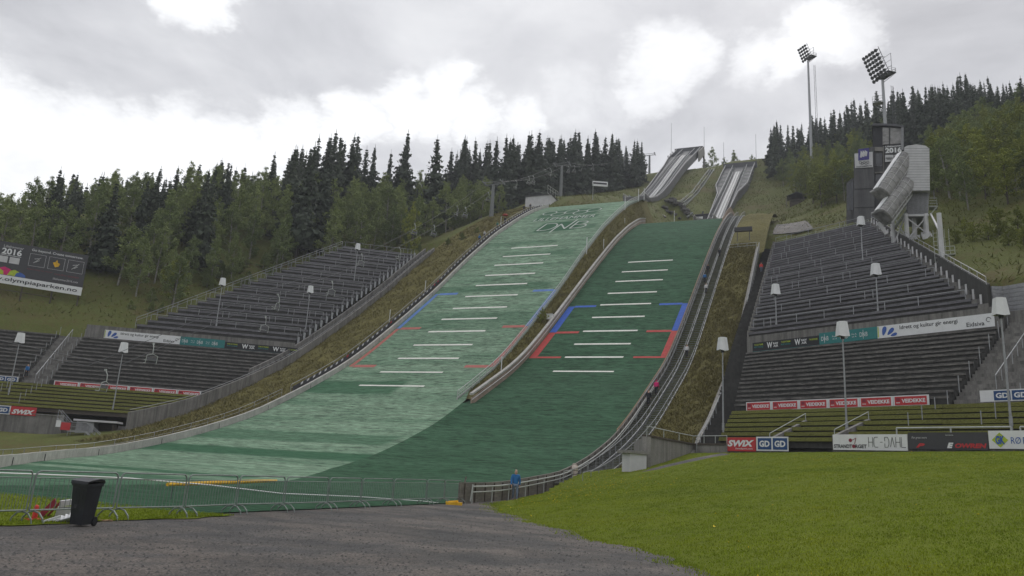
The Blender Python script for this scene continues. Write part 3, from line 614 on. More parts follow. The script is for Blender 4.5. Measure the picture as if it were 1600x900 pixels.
# leaning plank at the foot
b = MB(); p0 = at_z((730, 790), 0); p0 = ST(35.2, -17.1); b.bar(p0 + [0, 0, -.1], p0 + [.25, .3, 1.25], .3, .06); tag(b.build('leaning_plank', M['wallgrey']), 'upright grey plank leaning at the foot of the timber wall', 'plank')
# stair beside it
f = thing('stairway', 'long metal stairway climbing beside the smaller slope towards its take-off', 'stairs', ST(54, -17, .9))
b = MB(); S = np.arange(53, 171, .55)
for s in S: z = float(ps(s)); b.obox(ST(s, -18.75 + .35 * (s < 62), z + .28), U * .3, V * 2.75, ZU * .05)
b.build('treads', M['tread'], f)
b = MB(); b2 = MB()
S = list(np.arange(52, 172, 2))
for t in (-18.75, -17.35, -15.95):
    wall_ribbon(b, S, t, lambda s: ps(s) + .35, .02, .06)
    if t != -18.75: rail_line(b2, S, t + .03, ps, 1.2, .03)
    else: rail_line(b2, S[14:], t + .03, ps, 1.3, .03)
    post_line(b2, S if t != -18.75 else S[14:], t + .03, ps, 1.2, .025)
b.build('stringer', M['steel'], f); b2.build('handrail', M['steel'], f)
b = MB(); b.bar(ST(172, -18.7, ps(172) + .3), ST(150, -18.7, ps(150) + .3), .05, .05); 
b = MB(); wall_ribbon(b, np.arange(160, 186, 2), -19.6, lambda s: ps(s), lambda s: 1.0 + 1.9 * max(0, 1 - abs(s - 175) / 12), .1); tag(b.build('board_wing', M['walltan']), 'short brown-red board wing where the take-off of the smaller slope meets the stairway', 'wall')
# concrete wall right of the grass strip, and steps beside the stand
wh = lambda s: float(np.interp(s, [64, 70, 85, 110, 136], [.35, 1.3, 1.6, 1.3, 1.1]))
f = thing('concrete_wall', 'long grey concrete wall between the brown grass strip and the right grandstand steps', 'wall', ST(66, -10.8, 3))
b = MB(); wall_ribbon(b, list(np.arange(66, 138, 2)), -10.55, ps, wh, .35); b.build('wall', M['concrete_pale'], f)
b = MB(); rail_line(b, np.arange(66, 138, 2), -10.4, ps, 1.9, .04); post_line(b, np.arange(66, 138, 2), -10.35, ps, 1.9, .035); b.build('handrail', M['steel'], f)
f = thing('stairway', 'grey concrete stairway between the concrete wall and the left edge of the right grandstand', 'stairs', ST(66, -9.5, 4))
b = MB()
nn = np.arange(53, 122, .7); zn = np.interp(nn, [53, 61.8, 74.5, 122], [5.0, 8.5, 17.6, 46.4])
for n, z in zip(nn, zn):
    s = (n + 9.5 * .515) / .857; b.obox(ST(s, -10.5, z - 1.2), U * .75, V * 2.1, ZU * 1.2)
b.build('steps', M['concrete_dark'], f)
# ------------------------------------------------------------------ grandstands
def rows(nz, en, er, p0, p1, face, dark, tread_n, frac, th=.1, lean=0.0):
    for i, (n, z, zb) in enumerate(nz):
        a = float(p0(n)) if callable(p0) else p0; c = float(p1(n)) if callable(p1) else p1
        if a > c: a, c = c, a
        if c - a < .3: continue
        n2 = nz[i + 1][0] if i + 1 < len(nz) else n + tread_n
        A = n * en + a * er; B = n * en + c * er; Lr = B - A
        zf = z - frac * (z - zb)
        k = max(1, int((c - a) / 6))
        for j in range(k):                      # board in lengths, each a touch out of true
            q0 = A + Lr * j / k; l = Lr / k * .996; dz = random.uniform(-.018, .018); dn = random.uniform(-.02, .02)
            face.obox(q0 - en * (th + dn) + ZU * (zf + dz), l, en * th, ZU * (z - zf) + en * lean)
        dark.obox(A + ZU * (zb - .3), Lr, en * (n2 - n + .02), ZU * (z - .02 - zb + .3))  # dark body behind the boards, its colour standing in for shade in the gaps
def lin(n0, n1, z0, z1, k): return [(n0 + (n1 - n0) * i / k, z0 + (z1 - z0) * (i + 1) / k, z0 + (z1 - z0) * i / k) for i in range(k)]
def handrails(root, nz, every, start, en, er, p0, p1, inset, mat, hh=.95):
    for i in range(start, len(nz), every):
        n, z, zb = nz[i]; a = float(p0(n)) if callable(p0) else p0; c = float(p1(n)) if callable(p1) else p1
        if a > c: a, c = c, a
        a += inset; c -= inset
        if c - a < 2: continue
        m_ = MB(); A = n * en; m_.tube(A + a * er + ZU * (z + hh), A + c * er + ZU * (z + hh), .04, n=5)
        k = max(1, int((c - a) / 3.4)); off = random.uniform(0, .5)
        for j in range(k + 1):
            p = a + (c - a) * min(1, (j + off * (0 < j < k)) / k); m_.tube(A + p * er + ZU * (z - .1), A + p * er + ZU * (z + hh), .04, n=5)
            if random.random() < .35 and j < k: m_.tube(A + (p + .95) * er + ZU * (z - .1), A + (p + .95) * er + ZU * (z + hh), .04, n=5)
        m_.build('handrail', mat, root)
SR = thing('grandstand', 'right-hand grandstand of weathered plank rows beside the smaller slope', 'grandstand', 61 * ENR + 40 * ERR + ZU * 8)
RT = lin(52.6, 61.6, 4.95, 8.45, 7); RL = lin(62.0, 73.3, 8.75, 16.4, 14); RU = lin(75.4, 121.8, 18.5, 46.6, 32)
pl = lambda n: float(edge_p_r(n)); pr = lambda n: float(edgeR(n))
fa, da = MB(), MB(); rows(RT, ENR, ERR, -18, pl, fa, da, 1.2, .6, .25, .12); fa.build('turf_terrace', M['terrace'], SR); da.build('terrace_base', M['concrete_dark'], SR)
fa, da = MB(), MB(); rows(RL, ENR, ERR, 27.2, pl, fa, da, .8, .36); fa.build('lower_bench_rows', M['bench_old'], SR); da.build('lower_base', M['concrete_dark'], SR)
fa, da = MB(), MB(); rows(RU, ENR, ERR, pr, pl, fa, da, 1.4, .3); fa.build('upper_bench_rows', M['bench'], SR); da.build('upper_base', M['concrete_dark'], SR)
handrails(SR, RU, 3, 1, ENR, ERR, pr, pl, .5, M['steel'])
b = MB(); b.obox(73.4 * ENR + 27.5 * ERR + ZU * 15.2, (edge_p_r(73.4) - 27.5) * ERR, 2.0 * ENR, ZU * 3.25); b.build('banner_wall', M['concrete'], SR)
n, z = 121.8, 46.6; a, c = pr(n), pl(n); b = MB()
for h in (1.1, .6): b.tube(122.6 * ENR + a * ERR + ZU * (z + h), 122.6 * ENR + c * ERR + ZU * (z + h), .035, n=5)
for p in np.arange(a, c, 2): b.tube(122.6 * ENR + p * ERR + ZU * (z - .5), 122.6 * ENR + p * ERR + ZU * (z + 1.1), .035, n=5)
b.build('top_rail', M['steel_pale'], SR)
b = MB()
for (n, z, zb) in RU: b.obox(n * ENR + pl(n) * ERR + ZU * (zb - .2), ERR * .22, ENR * 1.47, ZU * (z - zb + .5))
b.build('side_kerb', M['concrete_pale'], SR)
SR2 = thing('grandstand', 'low grandstand section of old plank rows at far right beyond the aisle', 'grandstand', 61 * ENR + 5 * ERR + ZU * 8)
fa, da = MB(), MB(); rows(lin(62.0, 75, 8.75, 17.4, 15), ENR, ERR, -20, lambda n: float(np.interp(n, [62, 75], [22.2, 21.2])), fa, da, .8, .36); fa.build('bench_rows', M['bench_old'], SR2); da.build('base', M['concrete_dark'], SR2)
AI = thing('stairway', 'concrete aisle steps with sloping handrail and many posts, right of the red boards', 'stairs', 61 * ENR + 25 * ERR + ZU * 8)
b = MB()
for n in np.arange(52.6, 75.2, .52): b.obox(n * ENR + 22.2 * ERR + ZU * (float(np.interp(n, [52.6, 61.8, 62, 75.3], [5.0, 8.5, 8.75, 17.7])) - 1.3), ERR * 4.9, ENR * .53, ZU * 1.22)
b.build('steps', M['concrete'], AI)
b = MB(); zz = lambda n: float(np.interp(n, [52.6, 61.8, 62, 75.3], [5.3, 8.6, 8.8, 17.9]))
for n in np.arange(63.5, 75.5, 1.15): b.tube(n * ENR + 24.4 * ERR + ZU * zz(n), n * ENR + 24.4 * ERR + ZU * (zz(n) + 1.05), .03, n=5)
b.tube(63.5 * ENR + 24.4 * ERR + ZU * (zz(63.5) + 1.05), 76 * ENR + 24.4 * ERR + ZU * (zz(76) + 1.3), .04); b.build('handrail', M['steel'], AI)
for p in (27.1, 22.3):
    for n in np.arange(55.2, 74.5, 2.1 if p > 25 else 2.3):
        b = MB(); b.tube(n * ENR + p * ERR + ZU * (zz(n) - .3), n * ENR + p * ERR + ZU * (zz(n) + 1.15), .035, n=5); b.build('post', M['steel'], AI)
# retaining walls beside the upper stand (right) and the plank-clad wall
RW = thing('retaining_wall', 'dark retaining wall with white posts along the right edge of the right upper grandstand', 'wall', 80 * ENR + 32 * ERR + ZU * 20)
b = MB(); Nn = np.arange(75.4, 124, 2); rl = MB()
zU = lambda n: float(np.interp(n, [75.4, 121.8], [18.5, 46.6]))
for n0, n1 in zip(Nn[:-1], Nn[1:]):
    q = []
    for n in (n0, n1):
        h = float(np.interp(n, [75, 78, 121], [2.55, 2.5, 1.1])); e = pr(n) - .9; z = zU(n); q.append([n * ENR + e * ERR + ZU * (z - 1.5), n * ENR + (e - .3) * ERR + ZU * (z - 1.5), n * ENR + (e - .3) * ERR + ZU * (z + h), n * ENR + e * ERR + ZU * (z + h)])
    b.add(q[0] + q[1], [(0, 1, 5, 4), (1, 2, 6, 5), (2, 3, 7, 6), (3, 0, 4, 7), (3, 2, 1, 0), (4, 5, 6, 7)])
    for dz in (.2, .75): rl.tube(q[0][3] + ZU * dz, q[1][3] + ZU * dz, .035, n=5)
    rl.tube(q[0][3], q[0][3] + ZU * .75, .03, n=5)
b.build('wall', M['concrete_dark'], RW); rl.build('rail', M['steel'], RW)
b = MB(); 
for (n, z, zb) in RU: b.obox(n * ENR + (pr(n) - .95) * ERR + ZU * (zb - .3), ERR * .95, ENR * 1.46, ZU * (z - zb + .2))
b.build('edge_steps', M['concrete'], RW)
for n in np.arange(76, 121, 1.75):
    b = MB(); z = zU(n); p = n * ENR + (pr(n) - .55) * ERR; b.tube(p + ZU * (z - .2), p + ZU * (z + 1.25), .045, n=5); b.obox(p + ZU * (z + .45) - ERR * .09 - ENR * .08, ERR * .18, ENR * .05, ZU * 1.0); b.build('post', M['offwhite'], RW)
PW = thing('plank_wall', 'tall grey retaining wall clad in horizontal planks behind the nearest white lamp on the right', 'wall', 76.5 * ENR + 20 * ERR + ZU * 18)
A = 75.6 * ENR + (pr(75.4) - 1.25) * ERR; Bq = WB; Cc = 80.5 * ENR - 12 * ERR; A = A + ZU * 0
b = MB(); bc = MB()
def wseg(A, B, z0a, z0b, z1a, z1b, n):
    for i in range(n):
        a0 = z0a + (z1a - z0a) * i / n; a1 = z0a + (z1a - z0a) * (i + .93) / n; c0 = z0b + (z1b - z0b) * i / n; c1 = z0b + (z1b - z0b) * (i + .93) / n
        d = np.cross(B - A, ZU); d = d / np.linalg.norm(d) * .12
        P = [A + ZU * a0, B + ZU * c0, B + ZU * c1, A + ZU * a1]; Q = [k - d for k in P]
        b.add(P + Q, [(0, 1, 2, 3), (7, 6, 5, 4), (0, 3, 7, 4), (1, 5, 6, 2), (3, 2, 6, 7), (0, 4, 5, 1)])
    d = np.cross(B - A, ZU); d = d / np.linalg.norm(d) * .1
    P = [A - d * 1.2 + ZU * (z0a - .5), B - d * 1.2 + ZU * (z0b - .5), B - d * 1.2 + ZU * z1b, A - d * 1.2 + ZU * z1a]; Q = [k - d * 2 for k in P]
    bc.add(P + Q, [(0, 1, 2, 3), (7, 6, 5, 4), (0, 3, 7, 4), (1, 5, 6, 2), (3, 2, 6, 7), (0, 4, 5, 1)])
Bz = Bq[2]; B0 = Bq * [1, 1, 0]
wseg(A, B0, 18.2, 17.6, 20.9, Bz, 9); 
C0 = 77.6 * ENR - 14 * ERR
wseg(B0, C0, 17.6, 17.4, Bz, Bz + 1.6, 9)
b.build('cladding', M['cladding'], PW); bc.build('backing', M['concrete_dark'], PW)
b = MB(); b.obox(74.6 * ENR + 22 * ERR + ZU * 15.5, ERR * 5.2, ENR * .3, ZU * 2.6); b.build('lower_wall', M['concrete'], PW)
# ------------------------------------------------------------------ left grandstand
pT = lambda n, t: (t - n * (ENL @ V)) / (ERL @ V)
topR = at_t((660, 401), -78); nT = float(topR @ ENL); zT = float(topR[2])
print('left top n,z', nT, zT, 'topL z', at_n((545, 388), ENL, nT), ' t', at_n((545, 388), ENL, nT) @ V)
veL = at_n((83, 600), ENL, 112.4); veR = at_n((314, 618), ENL, 112.4); baL = at_n((162, 525), ENL, 124.0); baR = at_n((465, 553), ENL, 124.0); tpL = at_n((545, 388), ENL, nT); edL = at_n((215, 502), ENL, 126)
print('ve', veL, veR, 'ban', baL, baR, tpL @ V, edL @ V)
zv = (veL[2] + veR[2]) / 2; zbn = (baL[2] + baR[2]) / 2
SL = thing('grandstand', 'left-hand grandstand of weathered plank rows beside the larger slope', 'grandstand', 112 * ENL - 20 * ERL + ZU * 9)
LT = lin(103.5, 112.2, 5.7, zv - .15, 7); LL = lin(112.7, 123.7, zv + .15, zbn - .4, 13); LU = lin(126.0, nT, zbn + 1.7, zT, 26)
pLl = lambda n: float(np.interp(n, [112.4, 124], [veL @ ERL - .6, baL @ ERL - 2.5])); pLr = lambda n: float(pT(n, -77.9)); pUl = lambda n: float(np.interp(n, [126, nT], [edL @ ERL, tpL @ ERL]))
fa, da = MB(), MB(); rows(LT, ENL, ERL, lambda n: float(pLl(112)) - 70, pLr, fa, da, 1.2, .6, .25, .12); fa.build('turf_terrace', M['terrace'], SL); da.build('terrace_base', M['bark'], SL)
fa, da = MB(), MB(); rows(LL, ENL, ERL, pLl, pLr, fa, da, .8, .36); fa.build('lower_bench_rows', M['bench_old'], SL); da.build('lower_base', M['concrete_dark'], SL)
fa, da = MB(), MB(); rows(LU, ENL, ERL, pUl, lambda n: float(pT(n, -79.0)), fa, da, 1.2, .36); fa.build('upper_bench_rows', M['bench'], SL); da.build('upper_base', M['concrete_dark'], SL)
handrails(SL, LU, 2, 1, ENL, ERL, pUl, lambda n: float(pT(n, -79.0)), .4, M['steel'])
b = MB(); b.obox(123.8 * ENL + pLl(124) * ERL + ZU * (zbn - 1.2), (pLr(124) - pLl(124)) * ERL, ENL * 2.3, ZU * 2.8); b.build('banner_wall', M['concrete'], SL)
for side in (0, 1):
    P = []; b = MB()
    for (n, z, zb) in LU:
        e = pUl(n) - .2 if side == 0 else pT(n, -79.0) + .15; p = n * ENL + e * ERL; P.append(p + ZU * (z + 1.0)); b.tube(p + ZU * (z - .6), p + ZU * (z + 1.0), .04, n=5)
        if side == 1: b.obox(p + ZU * (z - .9), ERL * .3, ENL * 1.2, ZU * 1.2)
    if side == 0: b.path(P, .04, 5); b.path([k - ZU * .45 for k in P], .03, 5)
    b.build('side_rail', M['steel'], SL)
SL2 = thing('grandstand', 'low grandstand section of old plank rows at far left beyond the aisle', 'grandstand', 112 * ENL - 50 * ERL + ZU * 9)
fa, da = MB(), MB(); rows(LL, ENL, ERL, lambda n: float(pLl(n)) - 75, lambda n: float(pLl(n)) - 3.4, fa, da, .8, .36); fa.build('bench_rows', M['bench_old'], SL2); da.build('base', M['concrete_dark'], SL2)
AL = thing('stairway', 'concrete aisle steps with a diagonal handrail and many posts, at left below the big billboard', 'stairs', 112 * ENL + pLl(112) * ERL + ZU * 9)
b = MB(); zl_ = lambda n: float(np.interp(n, [103.5, 112.2, 112.7, 123.7], [6.0, zv - .1, zv + .2, zbn - .3]))
for n in np.arange(103.5, 124, .5): b.obox(n * ENL + (pLl(max(n, 112)) - 3.4) * ERL + ZU * (zl_(n) - 1.2), ERL * 3.4, ENL * .52, ZU * 1.15)
b.build('steps', M['concrete'], AL)
b = MB(); P = []
for n in np.arange(112.5, 124.5, 1.1): p = n * ENL + (pLl(n) - 1.7) * ERL + ZU * zl_(n); b.tube(p - ZU * .2, p + ZU * 1.05, .035, n=5); P.append(p + ZU * 1.05)
b.path(P, .05, 5); b.build('handrail', M['steel'], AL)
for e in (-3.5, -.1):
    for n in np.arange(104.5, 124.2, 1.5):
        b = MB(); p = n * ENL + (pLl(max(n, 112)) + e) * ERL + ZU * zl_(n); b.tube(p - ZU * .3, p + ZU * 1.2, .04, n=5); b.build('post', M['steel'], AL)
# walls on the left
whl = lambda s: float(np.interp(s, [62, 85, 110, 135], [2.5, 1.75, 1.25, 1.1]))
f = thing('concrete_wall', 'long grey concrete wall between the left grandstand and the grass beside the larger slope', 'wall', ST(80, -77, 8))
b = MB(); wall_ribbon(b, list(np.arange(67, 138, 2)), -76.6, lambda s: pb(s) - .1, whl, .35); wall_ribbon(b, list(np.arange(88, 138, 2)), -78.2, lambda s: pb(s) + .1, lambda s: whl(s) + .15, .3); b.build('wall', M['concrete'], f)
b = MB(); rail_line(b, np.arange(67, 136, 2), -76.75, lambda s: pb(s) + whl(s) - .1, .3, .03); b.build('rail', M['steel'], f)
b = MB(); S = list(np.arange(88, 138, 1)); 
for s in S: z = float(pb(s)); b.obox(ST(s, -78.2, z + .1), U * 1.0, V * 1.3, ZU * .5)
b.build('channel', M['concrete_dark'], f)
f = thing('concrete_wall', 'tall grey concrete front wall at the lower left, below the mossy terraces', 'wall', 101.6 * ENL - 45 * ERL)
A = at_n((0, 640), ENL, 101.6); B = at_n((97, 655), ENL, 101.6); pa, pbb = A @ ERL, B @ ERL; zt = float(A[2] + B[2]) / 2; zw = at_n((0, 694), ENL, 101.6)[2]
print('front wall', A, B, zt, zw)
b = MB(); b.obox(101.6 * ENL + (pa - 40) * ERL + ZU * (zw - 1.0), ERL * (pbb - pa + 40), ENL * .4, ZU * (zt - zw + 1.0)); b.build('wall', M['concrete'], f)
b = MB(); b.obox(101.5 * ENL + (pa - 40) * ERL + ZU * zt, ERL * (pbb - pa + 40), ENL * .6, ZU * .14); b.build('coping', M['concrete_pale'], f)
b = MB(); q = ST(67, -77.0); pw = q @ ERL; b.obox(103.2 * ENL + (pbb - 1) * ERL + ZU * (zw - 1), ERL * (pw - pbb + 1.0), ENL * .3, ZU * (zt - zw + .35)); b.build('entrance_wall', M['concrete'], f)
# dugout and metal stair
DG = at_n((143, 688), ENL, 99.0); zg = float(DG[2]); pd_ = float(DG @ ERL); dn = 99.2
f = thing('dugout', 'small grey flat-roofed shelter with an open dark front by the wall at lower left', 'shelter', DG)
def L(p, n, z): return n * ENL + p * ERL + ZU * z
b = MB(); b.obox(L(pd_ - 2.0, dn, zg - .4), ERL * 1.9, ENL * 2.2, ZU * 2.5); b.build('cabin', M['cladding'], f)
b = MB(); b.obox(L(pd_ - .1, dn + 2.0, zg - .4), ERL * 2.1, ENL * .2, ZU * 2.5); b.obox(L(pd_ + 1.85, dn + .1, zg - .4), ERL * .15, ENL * 1.9, ZU * 2.4); b.build('back_wall', M['bark'], f)
b = MB(); b.obox(L(pd_ - 2.3, dn - .3, zg + 2.12), ERL * 4.7, ENL * 2.7, ZU * .22); b.build('roof', M['offwhite'], f)
f = thing('metal_stair', 'small galvanised metal stair with landing leading down from the wall beside the shelter', 'stairs', L(pd_ - 2, 98, zg))
b = MB(); tr = MB()
P0 = L(pd_ - 3.6, 98.6, zg + 2.2); P1 = L(pd_ - 2.2, 98.4, zg + .9); P2 = L(pd_ - .3, 98.2, zg + .9); P3 = L(pd_ + 2.0, 97.4, zg - .75)
for a, c in ((P0, P1), (P1, P2), (P2, P3)):
    for o in (0, -1.0):
        b.bar(a + ENL * o, c + ENL * o, .06, .18); b.tube(a + ENL * o + ZU * 1.0, c + ENL * o + ZU * 1.0, .035, n=5); b.tube(a + ENL * o + ZU * .5, c + ENL * o + ZU * .5, .025, n=5)
        for k in (0, .5, 1): q = a + (c - a) * k + ENL * o; b.tube(q, q + ZU * 1.0, .03, n=5)
    for k in np.linspace(.08, .92, 8): q = a + (c - a) * k; tr.obox(q - ENL * 1.0 - ERL * .12, ERL * .24, ENL * 1.0, ZU * .04)
for q in (P1, P1 - ENL, P2, P2 - ENL): b.tube(q - ZU * 2.2, q, .04, n=5)
b.build('frame', M['steel'], f); tr.build('treads', M['tread'], f)
b = MB(); q = L(pd_ - 3.0, 97.3, zg + .95); b.obox(q, ERL * 1.0, ENL * .04, ZU * .85); tag(b.build('notice_board', M['red']), 'small red notice board hung on the metal stair at lower left', 'sign')
b = MB(); q = L(pd_ - 3.55, 97.3, zg + 1.25); b.obox(q, ERL * .5, ENL * .04, ZU * .75); tag(b.build('notice_board', M['white']), 'small white notice board beside the red one on the metal stair', 'sign')
# ------------------------------------------------------------------ concrete front on the right, kiosk
KB = at_depth((1010, 727), 57); KA = at_n((1083, 715), ENR, 51.8); KC = at_n((1112, 716), ENR, 52.2)
zt0 = float(at_depth((1010, 682), 57)[2])
f = thing('concrete_wall', 'stained grey concrete wall below the brown grass strip, right of the small kiosk', 'wall', KB)
b = MB()
def vwall(mb, A, B, z0, z1, th):
    A = A * [1, 1, 0]; B = B * [1, 1, 0]; d = np.cross(B - A, ZU); d = -d / np.linalg.norm(d) * th; mb.obox(A + ZU * z0, B - A, d, ZU * (z1 - z0))
vwall(b, KB, KA, 1.2, zt0, .35); KD = at_n((1136, 705), ENR, 51.55); vwall(b, KA, KD, 2.0, zt0, .35); vwall(b, ST(64, -15.2), KB, 1.0, zt0, .3); b.build('wall', M['concrete_pale'], f)
b = MB(); top = [KB * [1, 1, 0], KA * [1, 1, 0], KD * [1, 1, 0]]
for A, B in zip(top[:-1], top[1:]): d = np.cross(B - A, ZU); d = d / np.linalg.norm(d) * .08; b.obox(A + d + ZU * (zt0 + .002), B - A, -d * 6, ZU * .14)
b.build('coping', M['bark'], f)
b = MB()
for A, B in zip(top[:-1], top[1:]):
    b.tube(A + ZU * (zt0 + .75), B + ZU * (zt0 + .75), .035, n=5)
    for k in np.linspace(0, 1, 4): b.tube(A + (B - A) * k + ZU * zt0, A + (B - A) * k + ZU * (zt0 + .75), .03, n=5)
b.build('handrail', M['steel_pale'], f)
b = MB(); PTF = [KB, KA, KD, ST(70, -10.2), ST(66, -15.4)]; b.poly([p * [1, 1, 0] + ZU * (zt0 - .03) for p in PTF]); struct(b.build('terrace_floor', M['terrace']))
f = thing('kiosk', 'tiny pale grey kiosk with a flat concrete roof at the foot of the stairway', 'kiosk', at_depth((997, 733), 55.5))
q = at_depth((984, 734), 55.6); q2 = at_depth((1010, 731), 56.2); zk = float(at_depth((997, 709), 55.6)[2]); b = MB(); d = (q2 - q) * [1, 1, 0]; dp = np.cross(d, ZU); dp = -dp / np.linalg.norm(dp) * 1.0
b.obox(q * [1, 1, 0] + ZU * 1.2, d, dp, ZU * (zk - 1.2)); b.build('wall', M['offwhite'], f)
b = MB(); b.obox(q * [1, 1, 0] - d * .2 - dp * .15 + ZU * zk, d * 1.35, dp * 1.4, ZU * .2); b.build('roof', M['concrete_pale'], f)
# boundary wall under the right-hand boards, with the entrance between the two board groups
f = thing('concrete_wall', 'low concrete wall carrying the boards along the top of the lawn on the right', 'wall', 51.9 * ENR + 30 * ERR + ZU * 4)
b = MB(); e0, e1 = 30.6, 36.0
KDp = float(KD @ ERR)
b.obox(51.75 * ENR + e1 * ERR + ZU * 2.6, ERR * (KDp - e1), ENR * .3, ZU * 2.45); b.obox(51.75 * ENR - 20 * ERR + ZU * 3.4, ERR * (e0 + 20), ENR * .3, ZU * 2.15); b.build('wall', M['concrete'], f)
for e, zz_ in ((e0, 5.5), (e1, 5.25)):
    b = MB(); v = [51.7 * ENR + e * ERR, 57.5 * ENR + (e + .5) * ERR]; d = ERR * .3
    b.add([v[0] + ZU * 3.4, v[1] + ZU * 5, v[1] + ZU * 7.2, v[0] + ZU * zz_, v[0] + d + ZU * 3.4, v[1] + d + ZU * 5, v[1] + d + ZU * 7.2, v[0] + d + ZU * zz_], [(0, 1, 2, 3), (7, 6, 5, 4), (3, 2, 6, 7), (0, 3, 7, 4), (1, 5, 6, 2)]); b.build('entrance_wall', M['concrete'], f)
for e, zz_ in ((e0, 5.5), (e1, 5.25)):
    b = MB(); a_ = 51.8 * ENR + (e + .15) * ERR; c_ = 57.5 * ENR + (e + .65) * ERR; b.tube(a_ + ZU * (zz_ + .45), c_ + ZU * 7.75, .035, n=5); b.tube(a_ + ZU * (zz_ - .9), a_ + ZU * (zz_ + .45), .035, n=5); b.tube(c_ + ZU * 6.9, c_ + ZU * 7.75, .035, n=5); b.build('handrail', M['steel_pale'], f)
b = MB()
for i in range(10): b.obox((52 + i * .55) * ENR + (e0 + .3) * ERR + ZU * (3.0), ERR * (e1 - e0 - .3), ENR * .55, ZU * (1.1 + .3 * i))
b.build('steps', M['concrete_dark'], f)
f = thing('pipe_rail', 'low pale pipe rail behind the boards at the right', 'railing', 52.2 * ENR + 15 * ERR + ZU * 5.2)
b = MB()
for a_, c_ in ((26.5, 19.5), (19.0, 12.6), (12.2, 4), (3.6, -6)):
    z = 6.05; b.tube(52.3 * ENR + a_ * ERR + ZU * z, 52.3 * ENR + c_ * ERR + ZU * z, .05)
    for p in (a_, (a_ + c_) / 2, c_): b.tube(52.3 * ENR + p * ERR + ZU * 5, 52.3 * ENR + p * ERR + ZU * z, .05); 
b.build('rail', M['steel_pale'], f)
# ------------------------------------------------------------------ advertising boards
def board(o, ex, ey, w, h, mat, name, label, group=None, th=.06, cat='sign'):
    ex = np.asarray(ex, float); ey = np.asarray(ey, float); nn = np.cross(ex, ey)
    r = thing(name, label, cat, o, group); b = MB(); b.obox(o - nn * th, ex * w, ey * h, nn * th); b.build('panel', mat, r); return r
def rect(r, o, ex, ey, x0, x1, y0, y1, mat, name='print', lift=.012, th=.01):
    nn = np.cross(ex, ey); b = MB(); b.obox(o + nn * lift + ex * x0 + ey * y0, ex * (x1 - x0), ey * (y1 - y0), nn * th); return b.build(name, mat, r)
ordn = ['leftmost', 'second from left', 'third from left', 'fourth from left', 'fifth from left', 'rightmost']
def red_row(A, B, h, side):
    d = (B - A); Lh = np.linalg.norm(d); ex = d / Lh; ey = ZU; w = Lh / 6
    for i in range(6):
        o = A + ex * w * i
        r = board(o, ex, ey, w * .985, h, M['white'], 'advertising_board', f'red and white board, {ordn[i]} of six in a row below the {side} grandstand', f'red boards below the {side} grandstand')
        rect(r, o, ex, ey, w * .04, w * .93, h * .1, h * .9, M['red'])
        rect(r, o, ex, ey, w * .08, w * .19, h * .5, h * .8, M['brownprint'], 'emblem', .024); rect(r, o, ex, ey, w * .08, w * .19, h * .3, h * .36, M['white'], 'emblem', .024)
        lettering('VEIDEKKE', o + ex * w * .24 + ey * h * .32, ex, ey, w * .65, h * .36, M['white'], r, .035, lift=.03)
A = at_n((1166, 643), ENR, 61.72); B = at_n((1453, 633), ENR, 61.72); A[2] = B[2] = (A[2] + B[2]) / 2
red_row(A, B, .86, 'right')
A = at_n((83, 605), ENL, 112.35); B = at_n((314, 619), ENL, 112.35); A[2] = B[2] = (A[2] + B[2]) / 2 - .1
red_row(A, B, .88, 'left')
def petals(r, o, ex, ey, cx, cy, sz, mat):
    nn = np.cross(ex, ey)
    for ang, k, ox, oy in ((75, 1.0, -.5, .1), (45, .95, .35, -.05), (15, .7, .75, -.5)):
        b = MB(); P = []
        for a in np.linspace(0, 2 * PI, 20): x = math.cos(a) * .62 * k; y = math.sin(a) * .27 * k * (1 + .35 * math.cos(a)); c, s_ = math.cos(math.radians(ang)), math.sin(math.radians(ang)); P.append(o + nn * .02 + ex * (cx + sz * (ox + x * c - y * s_)) + ey * (cy + sz * (oy + x * s_ + y * c)))
        b.poly(P[:-1]); b.build('petal', mat, r)
